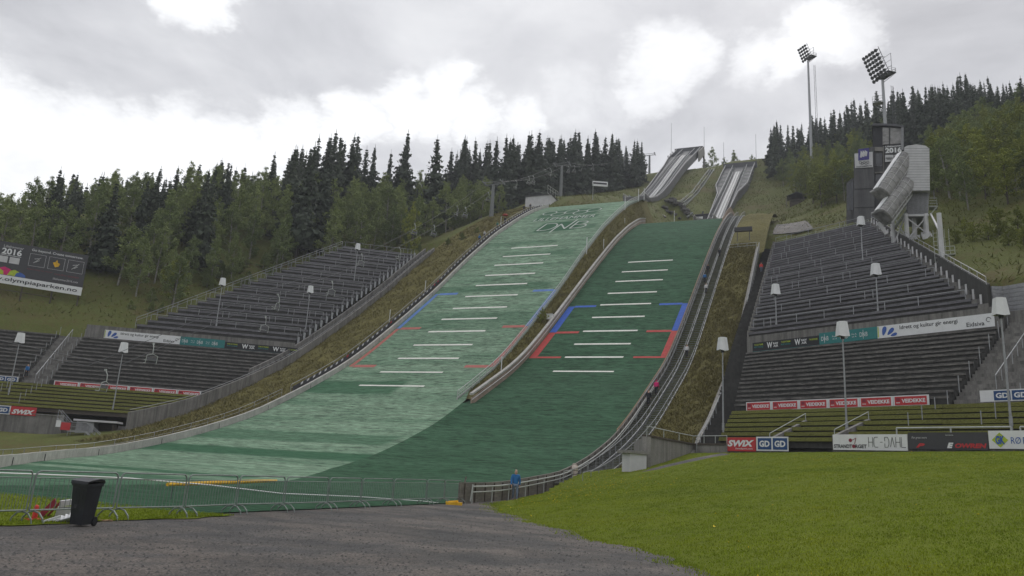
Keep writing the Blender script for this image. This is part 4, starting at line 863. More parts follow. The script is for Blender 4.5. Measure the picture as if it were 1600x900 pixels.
def banner(A, B, zb, zt, order, side):
    Lh = np.linalg.norm((B - A)[:2]); ex = (B - A) * [1, 1, 0] / Lh; ey = ZU; h = zt - zb; o0 = A * [1, 1, 0] + ZU * zb
    for kind, a, c in order:
        w = (c - a) * Lh; o = o0 + ex * a * Lh
        if kind == 'E':
            r = board(o, ex, ey, w - .02, h, M['white'], 'advertising_banner', f'long white banner with blue petals on the {side} grandstand'); petals(r, o, ex, ey, w * .1, h * .5, h * .62, M['royal'])
            rect(r, o, ex, ey, .05, .14, .1, h * .95, M['lime'])
            lettering('Idrett og kultur gir energi', o + ex * w * .21 + ey * h * .46, ex, ey, w * .5, h * .4, M['black'], r, .008)
            lettering('Eidsiva', o + ex * w * .78 + ey * h * .16, ex, ey, w * .14, h * .32, M['black'], r, .008)
            b = MB(); nn = np.cross(ex, ey); cc = o + ex * w * .955 + ey * h * .55 + nn * .02; P = [cc + h * .16 * (math.cos(t) * ex + math.sin(t) * ey) for t in np.linspace(0, 2 * PI, 17)]; b.path(P[:14], .022, 4); b.build('emblem', M['black'], r)
        elif kind == 'D':
            r = board(o, ex, ey, w - .02, h, M['teal'], 'advertising_banner', f'teal banner with thin white lettering on the {side} grandstand')
            for i in range(3):
                x0 = w * (.04 + .335 * i); lettering('DNB', o + ex * x0 + ey * h * .3, ex, ey, w * .13, h * .36, M['white'], r, -.004); rect(r, o, ex, ey, x0 + w * .055, x0 + w * .06, h * .12, h * .85, M['white'])
                if i < 2:
                    for yy, tt in ((.52, 'Fra A'), (.32, 'til Å')): lettering(tt, o + ex * (x0 + w * .2) + ey * h * yy, ex, ey, w * .08, h * .13, M['white'], r)
        else:
            r = board(o, ex, ey, w - .02, h * .82, M['black'], 'advertising_banner', f'black banner with white and lime lettering on the {side} grandstand')
            r2 = rect(r, o - ey * 0, ex, ey, 0, w, -h * .22, -.01, M['teal'], 'lower_strip')
            for i in range(2):
                x0 = w * (.03 + .42 * i)
                for yy, tt, mm in ((.52, 'THE EXTREME', 'lime'), (.3, 'MOST INTENSE', 'teal')): lettering(tt, o + ex * x0 + ey * h * yy, ex, ey, w * .14, h * .15, M[mm], r, .02)
                lettering('W', o + ex * (x0 + w * .2) + ey * h * .18, ex, ey, w * .085, h * .55, M['white'], r, .03)
                for yy, tt in ((.46, 'RAW'), (.22, 'AIR')): lettering(tt, o + ex * (x0 + w * .3) + ey * h * yy, ex, ey, w * .075, h * .2, M['white'], r, .03)
            lettering('THE EXTREME', o + ex * w * .86 + ey * h * .46, ex, ey, w * .12, h * .14, M['lime'], r, .02)
A = at_n((1176, 550), ENR, 73.3); B = at_n((1555, 509), ENR, 73.3); zb = (A[2] + B[2]) / 2; print('banner R z', A[2], B[2])
banner(A, B, zb, zb + 1.22, (('W', 0, .33), ('D', .33, .58), ('E', .58, 1.0)), 'right')
A = at_n((162, 527), ENL, 123.7); B = at_n((465, 555), ENL, 123.7); zb = (A[2] + B[2]) / 2; print('banner L z', A[2], B[2])
banner(A, B, zb, zb + 1.25, (('E', 0, .38), ('D', .38, .61), ('W', .61, 1.0)), 'left')
# boards along the lawn
def lawn_board(px0, px1, mat, label, h=1.08, n=51.6):
    A = at_n((px0[0], px0[1]), ENR, n); B = at_n((px1[0], px1[1]), ENR, n); A = A * [1, 1, 0]; B = B * [1, 1, 0]
    p = (A + B) / 2 @ ERR; z = float(np.interp(p, [16, 45], [4.80, 4.22])) - .06; w = np.linalg.norm(B - A); ex = (B - A) / w; o = A + ZU * z
    return board(o, ex, ZU, w - .02, h, mat, 'advertising_board', label), o, ex, w, h
r, o, ex, w, h = lawn_board((1135, 705), (1181, 705), M['red'], 'square red advertising board with white lettering left of the lawn entrance')
lettering('SWiX', o + ex * w * .05 + ZU * h * .33, ex, ZU, w * .9, h * .48, M['white'], r, .05, .25); lettering('SwixSport.com', o + ex * w * .32 + ZU * h * .1, ex, ZU, w * .58, h * .15, M['white'], r, .01)
r, o, ex, w, h = lawn_board((1182, 705), (1232, 704), M['white'], 'white advertising board with two blue squares left of the lawn entrance')
def gd(r, o, ex, x0, x1, y0, y1):
    rect(r, o, ex, ZU, x0, x1, y0, y1, M['navy']); lettering('GD', o + ex * (x0 + (x1 - x0) * .12) + ZU * (y0 + (y1 - y0) * .22), ex, ZU, (x1 - x0) * .76, (y1 - y0) * .56, M['white'], r, .04, lift=.03)
gd(r, o, ex, w * .05, w * .48, h * .1, h * .9); gd(r, o, ex, w * .53, w * .97, h * .1, h * .9)
r, o, ex, w, h = lawn_board((1302, 703), (1419, 702), M['white'], 'long white advertising board with thin black lettering at the edge of the lawn')
lettering('STRANDT', o + ex * w * .015 + ZU * h * .12, ex, ZU, w * .255, h * .24, M['black'], r, .03); lettering('RGET', o + ex * w * .315 + ZU * h * .12, ex, ZU, w * .155, h * .24, M['black'], r, .03)
b = MB(); nn = np.cross(ex, ZU); c = o + ex * w * .293 + ZU * h * .24 + nn * .015; b.poly([c + h * .12 * (math.cos(t) * ex + math.sin(t) * ZU) for t in np.linspace(0, 2 * PI, 16)[:-1]]); c = o + ex * w * .25 + ZU * h * .62 + nn * .015; b.poly([c + h * .12 * (math.cos(t) * ex + math.sin(t) * ZU) for t in np.linspace(0, 2 * PI, 16)[:-1]])
b.tube(c + ex * .1, c + ex * .42 + ZU * .16, .02, n=4); b.tube(c + ex * .42 + ZU * .16, o + ex * w * .305 + ZU * h * .38 + nn * .015, .02, n=4); b.build('emblem', M['brownprint'], r)
def thin(r, o, ex, x0, x1, y0, y1, glyphs):
    nn = np.cross(ex, ZU); b = MB(); n = len(glyphs); gw = (x1 - x0) / n
    for i, gl in enumerate(glyphs):
        for pl_ in gl:
            P = [o + nn * .02 + ex * (x0 + gw * (i + .12 + .76 * x)) + ZU * (y0 + (y1 - y0) * y) for x, y in pl_]; b.path(P, .016, 4)
    b.build('lettering', M['black'], r)
thin(r, o, ex, w * .49, w * .985, h * .2, h * .82, [[[(0, 0), (0, 1)], [(1, 0), (1, 1)], [(0, .5), (1, .5)]], [[(1, 1), (.2, 1), (0, .8), (0, .2), (.2, 0), (1, 0)]], [[(.2, .5), (.8, .5)]], [[(0, 1), (.7, 1), (1, .7), (1, .3), (.7, 0), (0, 0), (0, .38)], [(0, .62), (0, 1)]], [[(0, 0), (.5, 1), (1, 0)]], [[(0, 0), (0, 1)], [(1, 0), (1, 1)], [(0, .5), (1, .5)]], [[(0, 1), (0, 0), (1, 0)]]])
r, o, ex, w, h = lawn_board((1420, 702), (1545, 700), M['charcoal'], 'long dark grey advertising board with red lettering at the edge of the lawn')
lettering('For great store', o + ex * w * .05 + ZU * h * .6, ex, ZU, w * .2, h * .17, M['offwhite'], r, .0, .2); lettering('P', o + ex * w * .1 + ZU * h * .1, ex, ZU, w * .12, h * .26, M['red'], r, .06, .4)
lettering('OWREN', o + ex * w * .6 + ZU * h * .1, ex, ZU, w * .38, h * .27, M['red'], r, .05, .2); lettering('E', o + ex * w * .5 + ZU * h * .09, ex, ZU, w * .085, h * .32, M['white'], r, .07, .3); lettering('Sportsbutikk', o + ex * w * .49 + ZU * h * .8, ex, ZU, w * .1, h * .08, M['white'], r)
r, o, ex, w, h = lawn_board((1546, 700), (1680, 697), M['white'], 'white advertising board with blue lettering at the right edge of the picture')
nn = np.cross(ex, ZU); b = MB(); c = o + ex * w * .14 + ZU * h * .48 + nn * .012; b.poly([c + ex * h * .42, c + ZU * h * .42, c - ex * h * .42, c - ZU * h * .42]); b.build('emblem', M['lime'], r)
lettering('GK', o + ex * w * .085 + ZU * h * .24, ex, ZU, w * .115, h * .48, M['royal'], r, .05, lift=.03); lettering('RØ', o + ex * w * .275 + ZU * h * .28, ex, ZU, w * .12, h * .36, M['royal'], r, .0); lettering('RVIK', o + ex * w * .42 + ZU * h * .28, ex, ZU, w * .25, h * .36, M['royal'], r, .0)
# small boards near the aisles
A = at_n((1532, 629), ENR, 61.8); B = at_n((1600, 625), ENR, 61.8); z = (A[2] + B[2]) / 2; A = A * [1, 1, 0] + ZU * z; ex = -ERR
w = np.linalg.norm((B - A)[:2]) + 2
r = board(A, ex, ZU, w, .85, M['white'], 'advertising_board', 'white board with dark blue squares beyond the aisle at far right')
for i in range(4): gd(r, A, ex, .95 + i * 1.2, .95 + i * 1.2 + 1.1, .08, .77)
A = at_n((-40, 594), ENL, 112.35); B = at_n((28, 598), ENL, 112.35); z = (A[2] + B[2]) / 2; A = A * [1, 1, 0] + ZU * z; ex = ERL; w = (B - A) @ ERL
r = board(A, ex, ZU, w, .8, M['white'], 'advertising_board', 'white board with dark blue squares at the far left edge')
for i in range(4): gd(r, A, ex, w - 1.5 - i * 1.4, w - 1.5 - i * 1.4 + 1.3, .08, .72)
A = at_n((15, 648), ENL, 101.5); B = at_n((55, 650), ENL, 101.5); A2 = at_n((-40, 645), ENL, 101.5); z = (A[2] + B[2]) / 2 - .1; ex = ERL
w = (B - A) @ ERL; o = A * [1, 1, 0] + ZU * (z + .1)
r = board(o, ex, ZU, w, 1.0, M['red'], 'advertising_board', 'red board with slanted white lettering on top of the front wall at lower left'); lettering('SWiX', o + ex * w * .06 + ZU * .12, ex, ZU, w * .88, .55, M['white'], r, .05, .3)
w2 = (A - A2) @ ERL; o = A2 * [1, 1, 0] + ZU * (z + .1); r = board(o, ex, ZU, w2 - .03, 1.0, M['white'], 'advertising_board', 'white board left of the red one on top of the front wall at lower left')
gd(r, o, ex, w2 - 1.45, w2 - .15, .1, .9); gd(r, o, ex, w2 - 2.95, w2 - 1.65, .1, .9)
# ------------------------------------------------------------------ big billboard at left
BBp = at_ground((100, 478)); nb = float(BBp @ ENL); BB0 = at_n((129, 462), az(-22), float(BBp @ az(-22)))
# the board leans with the slope: fit its plane (facing the arena) through the photo's corners
eB = az(-14); nb = float(at_ground((90, 477)) @ eB)
q = {k: at_n(p, eB, nb) for k, p in dict(tr=(134, 399), br=(126, 462), tl=(0, 372), bl=(0, 441), mr=(127, 448), ml=(0, 428)).items()}
print('billboard', q)
bx = -np.cross(eB, ZU) * -1; bx = np.cross(eB, ZU)      # along the board
bx = bx if (q['tr'] - q['tl']) @ bx > 0 else -bx
x1 = float(q['br'] @ bx); x0 = float(q['tl'] @ bx) - 2.5
zA = lambda x, a, c: a[2] + (c[2] - a[2]) * (x - float(a @ bx)) / (float(c @ bx) - float(a @ bx))
ztop = float(zA((x0 + x1) / 2, q['tl'], q['tr'])); zbot = float(zA((x0 + x1) / 2, q['bl'], q['br'])); tilt = (q['br'][2] - q['bl'][2]) / (float(q['br'] @ bx) - float(q['bl'] @ bx)); print('tilt', tilt)
slope_v = bx + ZU * tilt * .9; slope_v /= np.linalg.norm(slope_v)
hB = float(q['tr'][2] - q['br'][2]); Wd = x1 - x0; o = eB * nb + bx * x1 + ZU * q['br'][2] - slope_v * Wd
B1 = thing('billboard', 'large dark billboard with white web address strip in front of the forest at left', 'billboard', o)
nn = -eB; strip_h = hB * .2
b = MB(); b.obox(o, slope_v * Wd, ZU * strip_h, eB * .15); b.build('address_strip', M['white'], B1)
b = MB(); b.obox(o + ZU * (strip_h + .01), slope_v * Wd, ZU * (hB - strip_h), eB * .15); b.build('panel', M['charcoal'], B1)
b = MB()
for e in (x1 - .4, x1 - 4.3, x1 - 8.6, x1 - 13):
    p = eB * (nb + .35) + bx * e; zg_ = float(H(p[0], p[1])); b.tube(p + ZU * (zg_ - .5), p + ZU * (o[2] + (e - x0) * tilt + hB + 1.1 * ((e < x1 - 1))), .11, n=6)
p = eB * (nb + .25); b.tube(p + bx * (x1 - 4.5) + ZU * (o[2] - .9 + (x1 - 4.5 - x0) * tilt), p + bx * x0 + ZU * (o[2] - .9), .06, n=5); p = eB * (nb + .25) + bx * (x1 - 4.3); b.tube(p + ZU * (o[2] + Wd * tilt - .3), p + eB * 1.6 + ZU * (float(H(*(p + eB * 1.6)[:2])) - .2), .06)
b.build('post', M['bark'], B1)
def bt(txt, x, y, w_, h_, mat, bold=0, sh_=0): return lettering(txt, o - eB * .02 + slope_v * x + ZU * y, slope_v, ZU, w_, h_, M[mat], B1, bold, sh_)
W = Wd; bt('www.olympiaparken.no', W - 11.9 * Wd / 12, strip_h * .22, 11.4 * Wd / 12, strip_h * .62, 'black', .02) if False else None
off = float(q['tl'] @ bx) - x0; vis = Wd - off                           # part of the board inside the picture
bt('www.olympiaparken.no', off - vis * .13, strip_h * .2, vis * 1.08, strip_h * .6, 'black', .012)
bt('Lillehammer', off + vis * .06, hB * .865, vis * .22, hB * .06, 'offwhite'); bt('2016', off + vis * .05, hB * .7, vis * .22, hB * .15, 'white', .03)
def br(x0_, x1_, y0_, y1_, mat): 
    b = MB(); b.obox(o - eB * .02 + slope_v * x0_ + ZU * y0_, slope_v * (x1_ - x0_), ZU * (y1_ - y0_), -eB * .01); return b.build('print', M[mat], B1)
br(off + vis * .03, off + vis * .13, hB * .5, hB * .65, 'offwhite'); br(off + vis * .15, off + vis * .26, hB * .5, hB * .65, 'offwhite'); br(off + vis * .04, off + vis * .27, hB * .675, hB * .685, 'white')
bt('Go beyond. Create tomorrow.', off + vis * .37, hB * .865, vis * .58, hB * .075, 'white', .01)
for i in range(3):
    a = off + vis * (.36 + .215 * i); c = a + vis * .18; y0_, y1_ = hB * .52, hB * .82
    for s0, s1, t0, t1 in ((a, c, y0_, y0_ + .04), (a, c, y1_ - .04, y1_), (a, a + .04, y0_, y1_), (c - .04, c, y0_, y1_)): br(s0, s1, t0, t1, 'offwhite')
    b = MB(); ctr = o - eB * .03 + slope_v * (a + c) / 2 + ZU * (y0_ + y1_) / 2; sc = (y1_ - y0_) * .3
    if i == 1:
        b.poly([ctr + slope_v * sc * x + ZU * sc * y for x, y in ((-.2, -1), (.6, -.7), (.9, .1), (.3, .3), (.05, 1.1), (-.3, .4), (-.9, .2), (-.5, -.5))]); b.build('print', M['yellow'], B1)
    else:
        for pl_ in (((-.8, -.8), (0, 0), (.8, .9)), ((-.7, .3), (.5, .6)), ((-.3, -.5), (.6, .1))): b.path([ctr + slope_v * sc * x + ZU * sc * y for x, y in pl_], .05, 4)
        b.build('print', M['offwhite'], B1)
for x, y, w_, h_, mt in ((-.2, .21, .16, .13, 'royal'), (-.08, .21, .2, .17, 'lime'), (.02, .21, .22, .19, 'pink'), (.16, .21, .16, .15, 'lime'), (.24, .21, .12, .11, 'royal')):
    b = MB(); c = o - eB * (.03 + abs(x) * .02) + slope_v * (off + vis * x) + ZU * (hB * y); b.poly([c + slope_v * vis * w_ * t_ + ZU * hB * h_ * k for t_, k in ((0, 0), (1, 0), (.95, .5), (.7, .8), (.45, 1), (.15, .75))]); b.build('print', M[mt], B1)
bt('INNSATSVILJE OG TALENT', off + vis * .36, hB * .42, vis * .28, hB * .03, 'brownprint'); bt('lillehammer2016.com', off + vis * .66, hB * .28, vis * .28, hB * .05, 'offwhite'); bt('YOUTH GAMES', off + vis * .66, hB * .4, vis * .28, hB * .03, 'brownprint')
# ------------------------------------------------------------------ lamp posts
def make_lamp(h, hs, loc, label, az_deg):
    r = thing('lamp_post', label, 'lamp post', loc, 'white lamps around the grandstands', -math.radians(az_deg))
    b = MB(); b.tube((0, 0, -.4), (0, 0, h), .085, .055, 8); b.tube((0, 0, -.1), (0, 0, .5), .12, .11, 8); rot_build(b, 'pole', M['steel'], r)
    b = MB(); t, w, d, H_ = .31 * hs, .42 * hs, .34 * hs, 1.25 * hs; z = h
    top = [(-t, -t * .75, z + H_), (t, -t * .75, z + H_), (t, t * .75, z + H_), (-t, t * .75, z + H_)]; bot = [(-w, -d, z + .1), (w, -d, z + .1), (w, d, z + .1), (-w, d, z + .1)]
    fr = [(0, -t * 1.15, z + H_), (0, -d * 1.45, z)]
    b.add(top + bot + fr, [(0, 3, 7, 4), (0, 4, 9, 8), (8, 9, 5, 1), (1, 5, 6, 2), (3, 2, 6, 7), (3, 0, 8, 1, 2)]); rot_build(b, 'lamp_shade', M['white'], r)
    b = MB(); b.add([(p[0] * .96, p[1] * .96, p[2] + .06) for p in bot] + [(0, -d * 1.36, z + .06)], [(0, 4, 1, 2, 3)]); b.tube((0, 0, z - .1), (0, 0, z + .12), .16 * hs, n=8); rot_build(b, 'lamp_underside', M['charcoal'], r)
    return r
def lamp_at(foot, top_px, head, label, e=None, n=None, P=None):
    P = at_n(foot, e, n) if P is None else P
    dz = at_n(top_px, ENR if e is None else e, float(P @ (ENR if e is None else e)))[2] - P[2]
    hs = head / 1.2
    return make_lamp(max(2.5, dz - 1.1 * hs), hs, P, label, math.degrees(math.atan2(P[0], P[1])) - 26)
for foot, top, lb in (((1580, 663), (1572, 468), 'tall white lamp nearest the camera, at far right in front of the plank-clad wall'), ((1323, 668), (1321, 505), 'white lamp on a tall pole between the lawn boards and the right-hand red boards'), ((1130, 670), (1129, 530), 'white lamp on a tall pole beside the foot of the brown grass strip')):
    lamp_at(foot, top, 1.2, lb, ENR, 54.6)
def stand_n(px, e, nz):
    for n, z, zb in nz:
        P = at_n(px, e, n)
        if P[2] <= z + .1: return P
    return at_n(px, e, nz[-1][0])
def on_stand(px, e, nz):
    best = min(nz, key=lambda k: abs(at_n(px, e, k[0])[2] - k[1])); P = at_n(px, e, best[0] + .4); P[2] = best[1] - .05; return P
for foot, top, lb in (((1213, 505), (1213, 446), 'white lamp low on the left side of the right upper grandstand'), ((1372, 488), (1370, 414), 'white lamp in the middle of the right upper grandstand'), ((1348, 405), (1346, 340), 'white lamp at the top of the right upper grandstand, below the tower')):
    P = on_stand(foot, ENR, RU); lamp_at(foot, top, 1.3, lb, ENR, None, P)
for foot, top, lb in (((338, 506), (348, 436), 'white lamp on the left edge of the left upper grandstand'), ((477, 518), (484, 448), 'white lamp in the middle of the left upper grandstand'), ((553, 441), (559, 382), 'white lamp at the top of the left upper grandstand')):
    P = on_stand(foot, ENL, LU); lamp_at(foot, top, 1.25, lb, ENL, None, P)
lamp_at((176, 640), (193, 537), 1.3, 'white lamp leaning over the mossy terraces at left in front of the red boards', ENL, 104.6)
lamp_at((14, 612), (31, 522), 1.3, 'white lamp at the far left edge of the picture beside the aisle steps', ENL, 107)
# ------------------------------------------------------------------ in-runs
def inrun(name, label, t0, prof, width, top_s, base):
    r = thing(name, label, 'ski jump', ST(prof[0][0], t0, prof[0][1])); S = np.array([p[0] for p in prof]); Z = np.array([p[1] for p in prof]); zf = lambda s: float(np.interp(s, S, Z))
    ss = np.arange(S[0], S[-1] + .1, 2.0); hw = lambda s: width * float(np.interp(s, base[0], base[1]))
    b = MB()
    for a, c in zip(ss[:-1], ss[1:]):
        q = []
        for s in (a, c):
            z = zf(s); w = hw(s); zg_ = min(z - 1.2, max(float(H(*ST(s, t0)[:2])) - 1.0, z - 2.6)); q.append([ST(s, t0 - w, zg_), ST(s, t0 + w, zg_), ST(s, t0 + w, z), ST(s, t0 - w, z)])
        b.add(q[0] + q[1], [(0, 1, 5, 4), (1, 2, 6, 5), (2, 3, 7, 6), (3, 0, 4, 7), (3, 2, 1, 0), (4, 5, 6, 7)])
    b.build('deck', M['deck'], r)
    b = MB()
    for a, c in zip(ss[:-1], ss[1:]):
        for e0, e1 in ((-.75, -.14), (.14, .75)):
            if a > top_s: continue
            q = [ST(a, t0 + e0, zf(a) + .12), ST(a, t0 + e1, zf(a) + .12), ST(c, t0 + e1, zf(c) + .12), ST(c, t0 + e0, zf(c) + .12)]; b.quad(*q)
    b.build('track', M['ice'], r)
    for sg in (-1, 1):
        b = MB()
        for a, c in zip(ss[:-1], ss[1:]):
            if a < top_s: b.obox(ST(a, t0 + sg * 1.5 - .06, zf(a)), ST(c, 0, zf(c)) - ST(a, 0, zf(a)), V * .12, ZU * .8)
        b.build('track_side', M['steel'], r)
    for sg in (-1, 1):
        b = MB(); rl = MB()
        for a, c in zip(ss[:-1], ss[1:]):
            p0 = ST(a, t0 + sg * hw(a), zf(a)); p1 = ST(c, t0 + sg * hw(c), zf(c)); d = p1 - p0; b.obox(p0 - ZU * .1, d, V * .14 * sg, ZU * 1.0)
            rl.tube(p0 + ZU * 1.35, p1 + ZU * 1.35, .1, n=5); rl.tube(p0 + ZU * .9, p0 + ZU * 1.35, .05, n=4)
            p0 = ST(a, t0 + sg * 2.7, zf(a)); p1 = ST(c, t0 + sg * 2.7, zf(c)); rl.tube(p0 + ZU * 1.1, p1 + ZU * 1.1, .08, n=5); rl.tube(p0, p0 + ZU * 1.1, .04, n=4)
        b.build('side_wall', M['deck'], r); rl.build('handrail', M['offwhite'], r)
    for sg in (-1, 1):
        b = MB()
        for s in np.arange(S[0] + 3, top_s + 10, .8): b.obox(ST(s, t0 + sg * 2.15 - .55, zf(s) + .06), U * .4, V * 1.1, ZU * .1)
        b.build('side_steps', M['tread'], r)
    return r, zf, hw
pbig = [(218, 86.5), (226, 87.8), (236, 91.8), (243, 95.6), (256, 104.0), (280, 120.6), (300, 134), (318, 145)]
r, zf, hw = inrun('inrun', 'higher ski jump in-run rising to a dark arched start house on the skyline', -53.5, pbig, 4.2, 305, ([218, 236, 285, 300, 318], [.78, .8, 1.0, 1.25, 1.25]))
b = MB(); s0, s1 = 302, 319; w = 6.2; z0 = zf(302)
for a, c in ((302, 307), (307, 312), (312, 319)):
    b.obox(ST(a, -53.5 - w, zf(a) - 9), U * (c - a), V * .3, ZU * (9 + 1.4)); 
b.build('side_cladding', M['charcoal'], r)
b = MB(); zt = zf(318)
b.add([ST(306, -53.5 + w + .4, zf(306) - 3.5), ST(306, -53.5 + w + .4, zf(306) + 1.3), ST(318.6, -53.5 + w + .4, zt + 1.6), ST(321, -53.5 + w + .4, zt + .6), ST(321.6, -53.5 + w + .4, zt - 13), ST(320.3, -53.5 + w + .4, zt - 13), ST(320, -53.5 + w + .4, zt - 3.5), ST(318, -53.5 + w + .4, zt - 3)] + [ST(306, -53.5 + w - .2, zf(306) - 3.5), ST(306, -53.5 + w - .2, zf(306) + 1.3), ST(318.6, -53.5 + w - .2, zt + 1.6), ST(321, -53.5 + w - .2, zt + .6), ST(321.6, -53.5 + w - .2, zt - 13), ST(320.3, -53.5 + w - .2, zt - 13), ST(320, -53.5 + w - .2, zt - 3.5), ST(318, -53.5 + w - .2, zt - 3)],
      [(0, 1, 2, 7), (2, 3, 6, 7), (3, 4, 5, 6), (15, 10, 9, 8), (15, 14, 11, 10), (14, 13, 12, 11)] + [(i, (i + 1) % 8, 8 + (i + 1) % 8, 8 + i) for i in range(8)])
b.build('arch', M['concrete_pale'], r)
b = MB(); b.obox(ST(318, -53.5 - w, zt - 2.5), U * 2.0, V * 2 * w, ZU * 4.2); b.build('start_house', M['steel_dark'], r)
for s in (306, 309.5, 313):
    for e in (1.7, -5.3): b = MB(); b.obox(ST(s, -53.5 + e, zf(s) + .1), U * .2, V * 3.6, ZU * .9); b.build('start_platform', M['steel_dark'], r)
psm = [(196, 70.0), (210, 72.5), (221, 77.3), (228, 82.0), (249, 95.9), (268, 108.2), (279, 115.6), (292, 124)]
r2, zf2, hw2 = inrun('inrun', 'lower ski jump in-run with stepped railings, right of the arched one', -29.0, psm, 3.5, 282, ([196, 221, 250, 262, 292], [.7, .72, .95, 1.55, 1.6]))
b = MB(); b.obox(ST(292, -29 - 6.4, zf2(292) - 3), U * 2.5, V * 12.8, ZU * 5.0); b.build('start_house', M['steel_dark'], r2)
for s, sg in ((262, 1), (267, 1), (272, 1), (277, 1), (282, 1), (264, -1), (270, -1), (276, -1), (283, -1)): b = MB(); b.obox(ST(s, -29 + (2.9 if sg > 0 else -6.0), zf2(s) + .05), U * .25, V * 3.1, ZU * .25); b.tube(ST(s, -29 + sg * 3, zf2(s)), ST(s, -29 + sg * 3, zf2(s) + 2.0), .06, n=4); b.tube(ST(s, -29 + sg * 5.6, zf2(s)), ST(s, -29 + sg * 5.6, zf2(s) + 1.4), .05, n=4); b.build('start_gate', M['steel_pale'], r2)
for t, s, z, hh, lb in ((-59.7, 310, zf(310), 15, 'thin wind mast on the left of the arched start house'), (-47, 320, zf(318) + 1, 10.5, 'thin wind mast on top of the arched start house'), (-35.2, 292, zf2(292), 11, 'thin wind mast on the left of the lower start house'), (-22.8, 292, zf2(292), 13, 'thin wind mast on the right of the lower start house')):
    b = MB(); b.tube(ST(s, t, z), ST(s, t, z + hh), .09, .05, 5); b.tube(ST(s, t, z + hh), ST(s, t, z + hh + .3), .08, n=5); tag(b.build('wind_mast', M['steel_dark']), lb, 'mast')
# walkway of two pale rails on the grass between the in-runs
f = thing('stairway', 'narrow straight stairway with pale rails on the grass between the two in-runs', 'stairs', gp(232, -40))
A = at_ground((1062, 320)); B = at_ground((1112, 266)); b = MB(); tr = MB()
d = (B - A); Lw = np.linalg.norm(d[:2]); dx = d * [1, 1, 0] / Lw; px_ = np.cross(dx, ZU)
for e in (-1.0, 0.1, 1.0):
    P = [];
    for k in np.linspace(0, 1, 18): q = A + dx * Lw * k + px_ * e; q[2] = float(H(q[0], q[1])) + .75; P.append(q); b.tube(q - ZU * 1.1, q, .04, n=4)
    b.path(P, .06, 5)
for k in np.linspace(0, 1, 60): q = A + dx * Lw * k; q[2] = float(H(q[0], q[1])) + .2; tr.obox(q - px_ * 1.0, px_ * 2.0, dx * .35, ZU * .1)
for e in (-1.0, .95):
    for k0 in range(17): q = A + dx * Lw * k0 / 17 + px_ * e; q2 = A + dx * Lw * (k0 + 1) / 17 + px_ * e; q[2] = float(H(q[0], q[1])) + .2; q2[2] = float(H(q2[0], q2[1])) + .2; tr.bar(q, q2, .12, .3)
b.build('handrail', M['steel_pale'], f); tr.build('steps', M['tread'], f)
# diagonal rail on the grass knoll right of the large slope crest
b = MB(); A = at_ground((995, 316)) + ZU * .5; B = at_ground((1040, 342)) + ZU * .5; b.bar(A, B, .4, .5); tag(b.build('timber_rail', M['wallgrey']), 'pale timber rail running down the grass knoll above the tan board wall', 'rail')
# rock heap and snow gear at the knoll
def blob(mb, c, r, seed, sq=.7):
    R = np.random.default_rng(seed); vs = []; fs = []
    n, m_ = 6, 8
    for i in range(n + 1):
        for j in range(m_):
            a = PI * i / n; e = 2 * PI * j / m_; k = r * R.uniform(.72, 1.15); vs.append((c[0] + k * math.sin(a) * math.cos(e), c[1] + k * math.sin(a) * math.sin(e), c[2] + k * sq * math.cos(a)))
    for i in range(n):
        for j in range(m_): fs.append((i * m_ + j, (i + 1) * m_ + j, (i + 1) * m_ + (j + 1) % m_, i * m_ + (j + 1) % m_))
    mb.add(vs, fs)
b = MB(); c0 = at_ground((1042, 325)); c1 = at_ground((1078, 335))
for i in range(70): k = random.random(); c = c0 + (c1 - c0) * k + np.array([random.gauss(0, .8), random.gauss(0, 1.2), 0]); c[2] = float(H(c[0], c[1])) + random.uniform(0, 1.5) * (1 - k * .6); blob(b, c, random.uniform(.35, .85), i)
stuff(tag(b.build('rock_heap', M['rock']), 'heap of dark broken rock on the grass between the two in-runs', 'rocks'))
c = at_ground((1092, 342)); b = thing('cabin', 'low dark machine cabin with a white front panel at the crest of the smaller slope', 'cabin', c); k = MB(); k.obox(c - V * 2.5 - ZU * .5, V * 5.5, U * 2, ZU * 1.7); k.obox(c - V * 2.8 - U * .3 + ZU * 1.2, V * 6.1, U * 2.6, ZU * .25); k.build('body', M['charcoal'], b)
k = MB(); k.obox(c - V * 1.4 - U * .08 - ZU * .2, V * 2.6, U * .08, ZU * .9); k.build('panel', M['white'], b); k = MB(); k.tube(c - V * 2.2 + ZU * 1.4, c - V * 2.2 + ZU * 2.6, .1); k.tube(c + V * 1 + ZU * 1.4, c + V * 1.3 + ZU * 2.3, .25); k.build('vent', M['steel_dark'], b)
for px_, lb in (((1076, 344), 'grey snow gun standing left of the dark cabin at the crest'), ((1081, 340), 'tall thin snow gun just left of the dark cabin')):
    c = at_ground(px_); k = thing('snow_gun', lb, 'snow gun', c); m_ = MB()
    for a in (0, 2.1, 4.2): m_.tube(c + np.array([.6 * math.cos(a), .6 * math.sin(a), -.1]), c + ZU * 1.0, .05, n=4)
    m_.build('stand', M['steel_dark'], k); m_ = MB(); m_.tube(c + ZU * 1.0 - V * .5, c + ZU * 1.5 + V * .4, .28, .34, 10); m_.build('barrel', M['steel'], k)
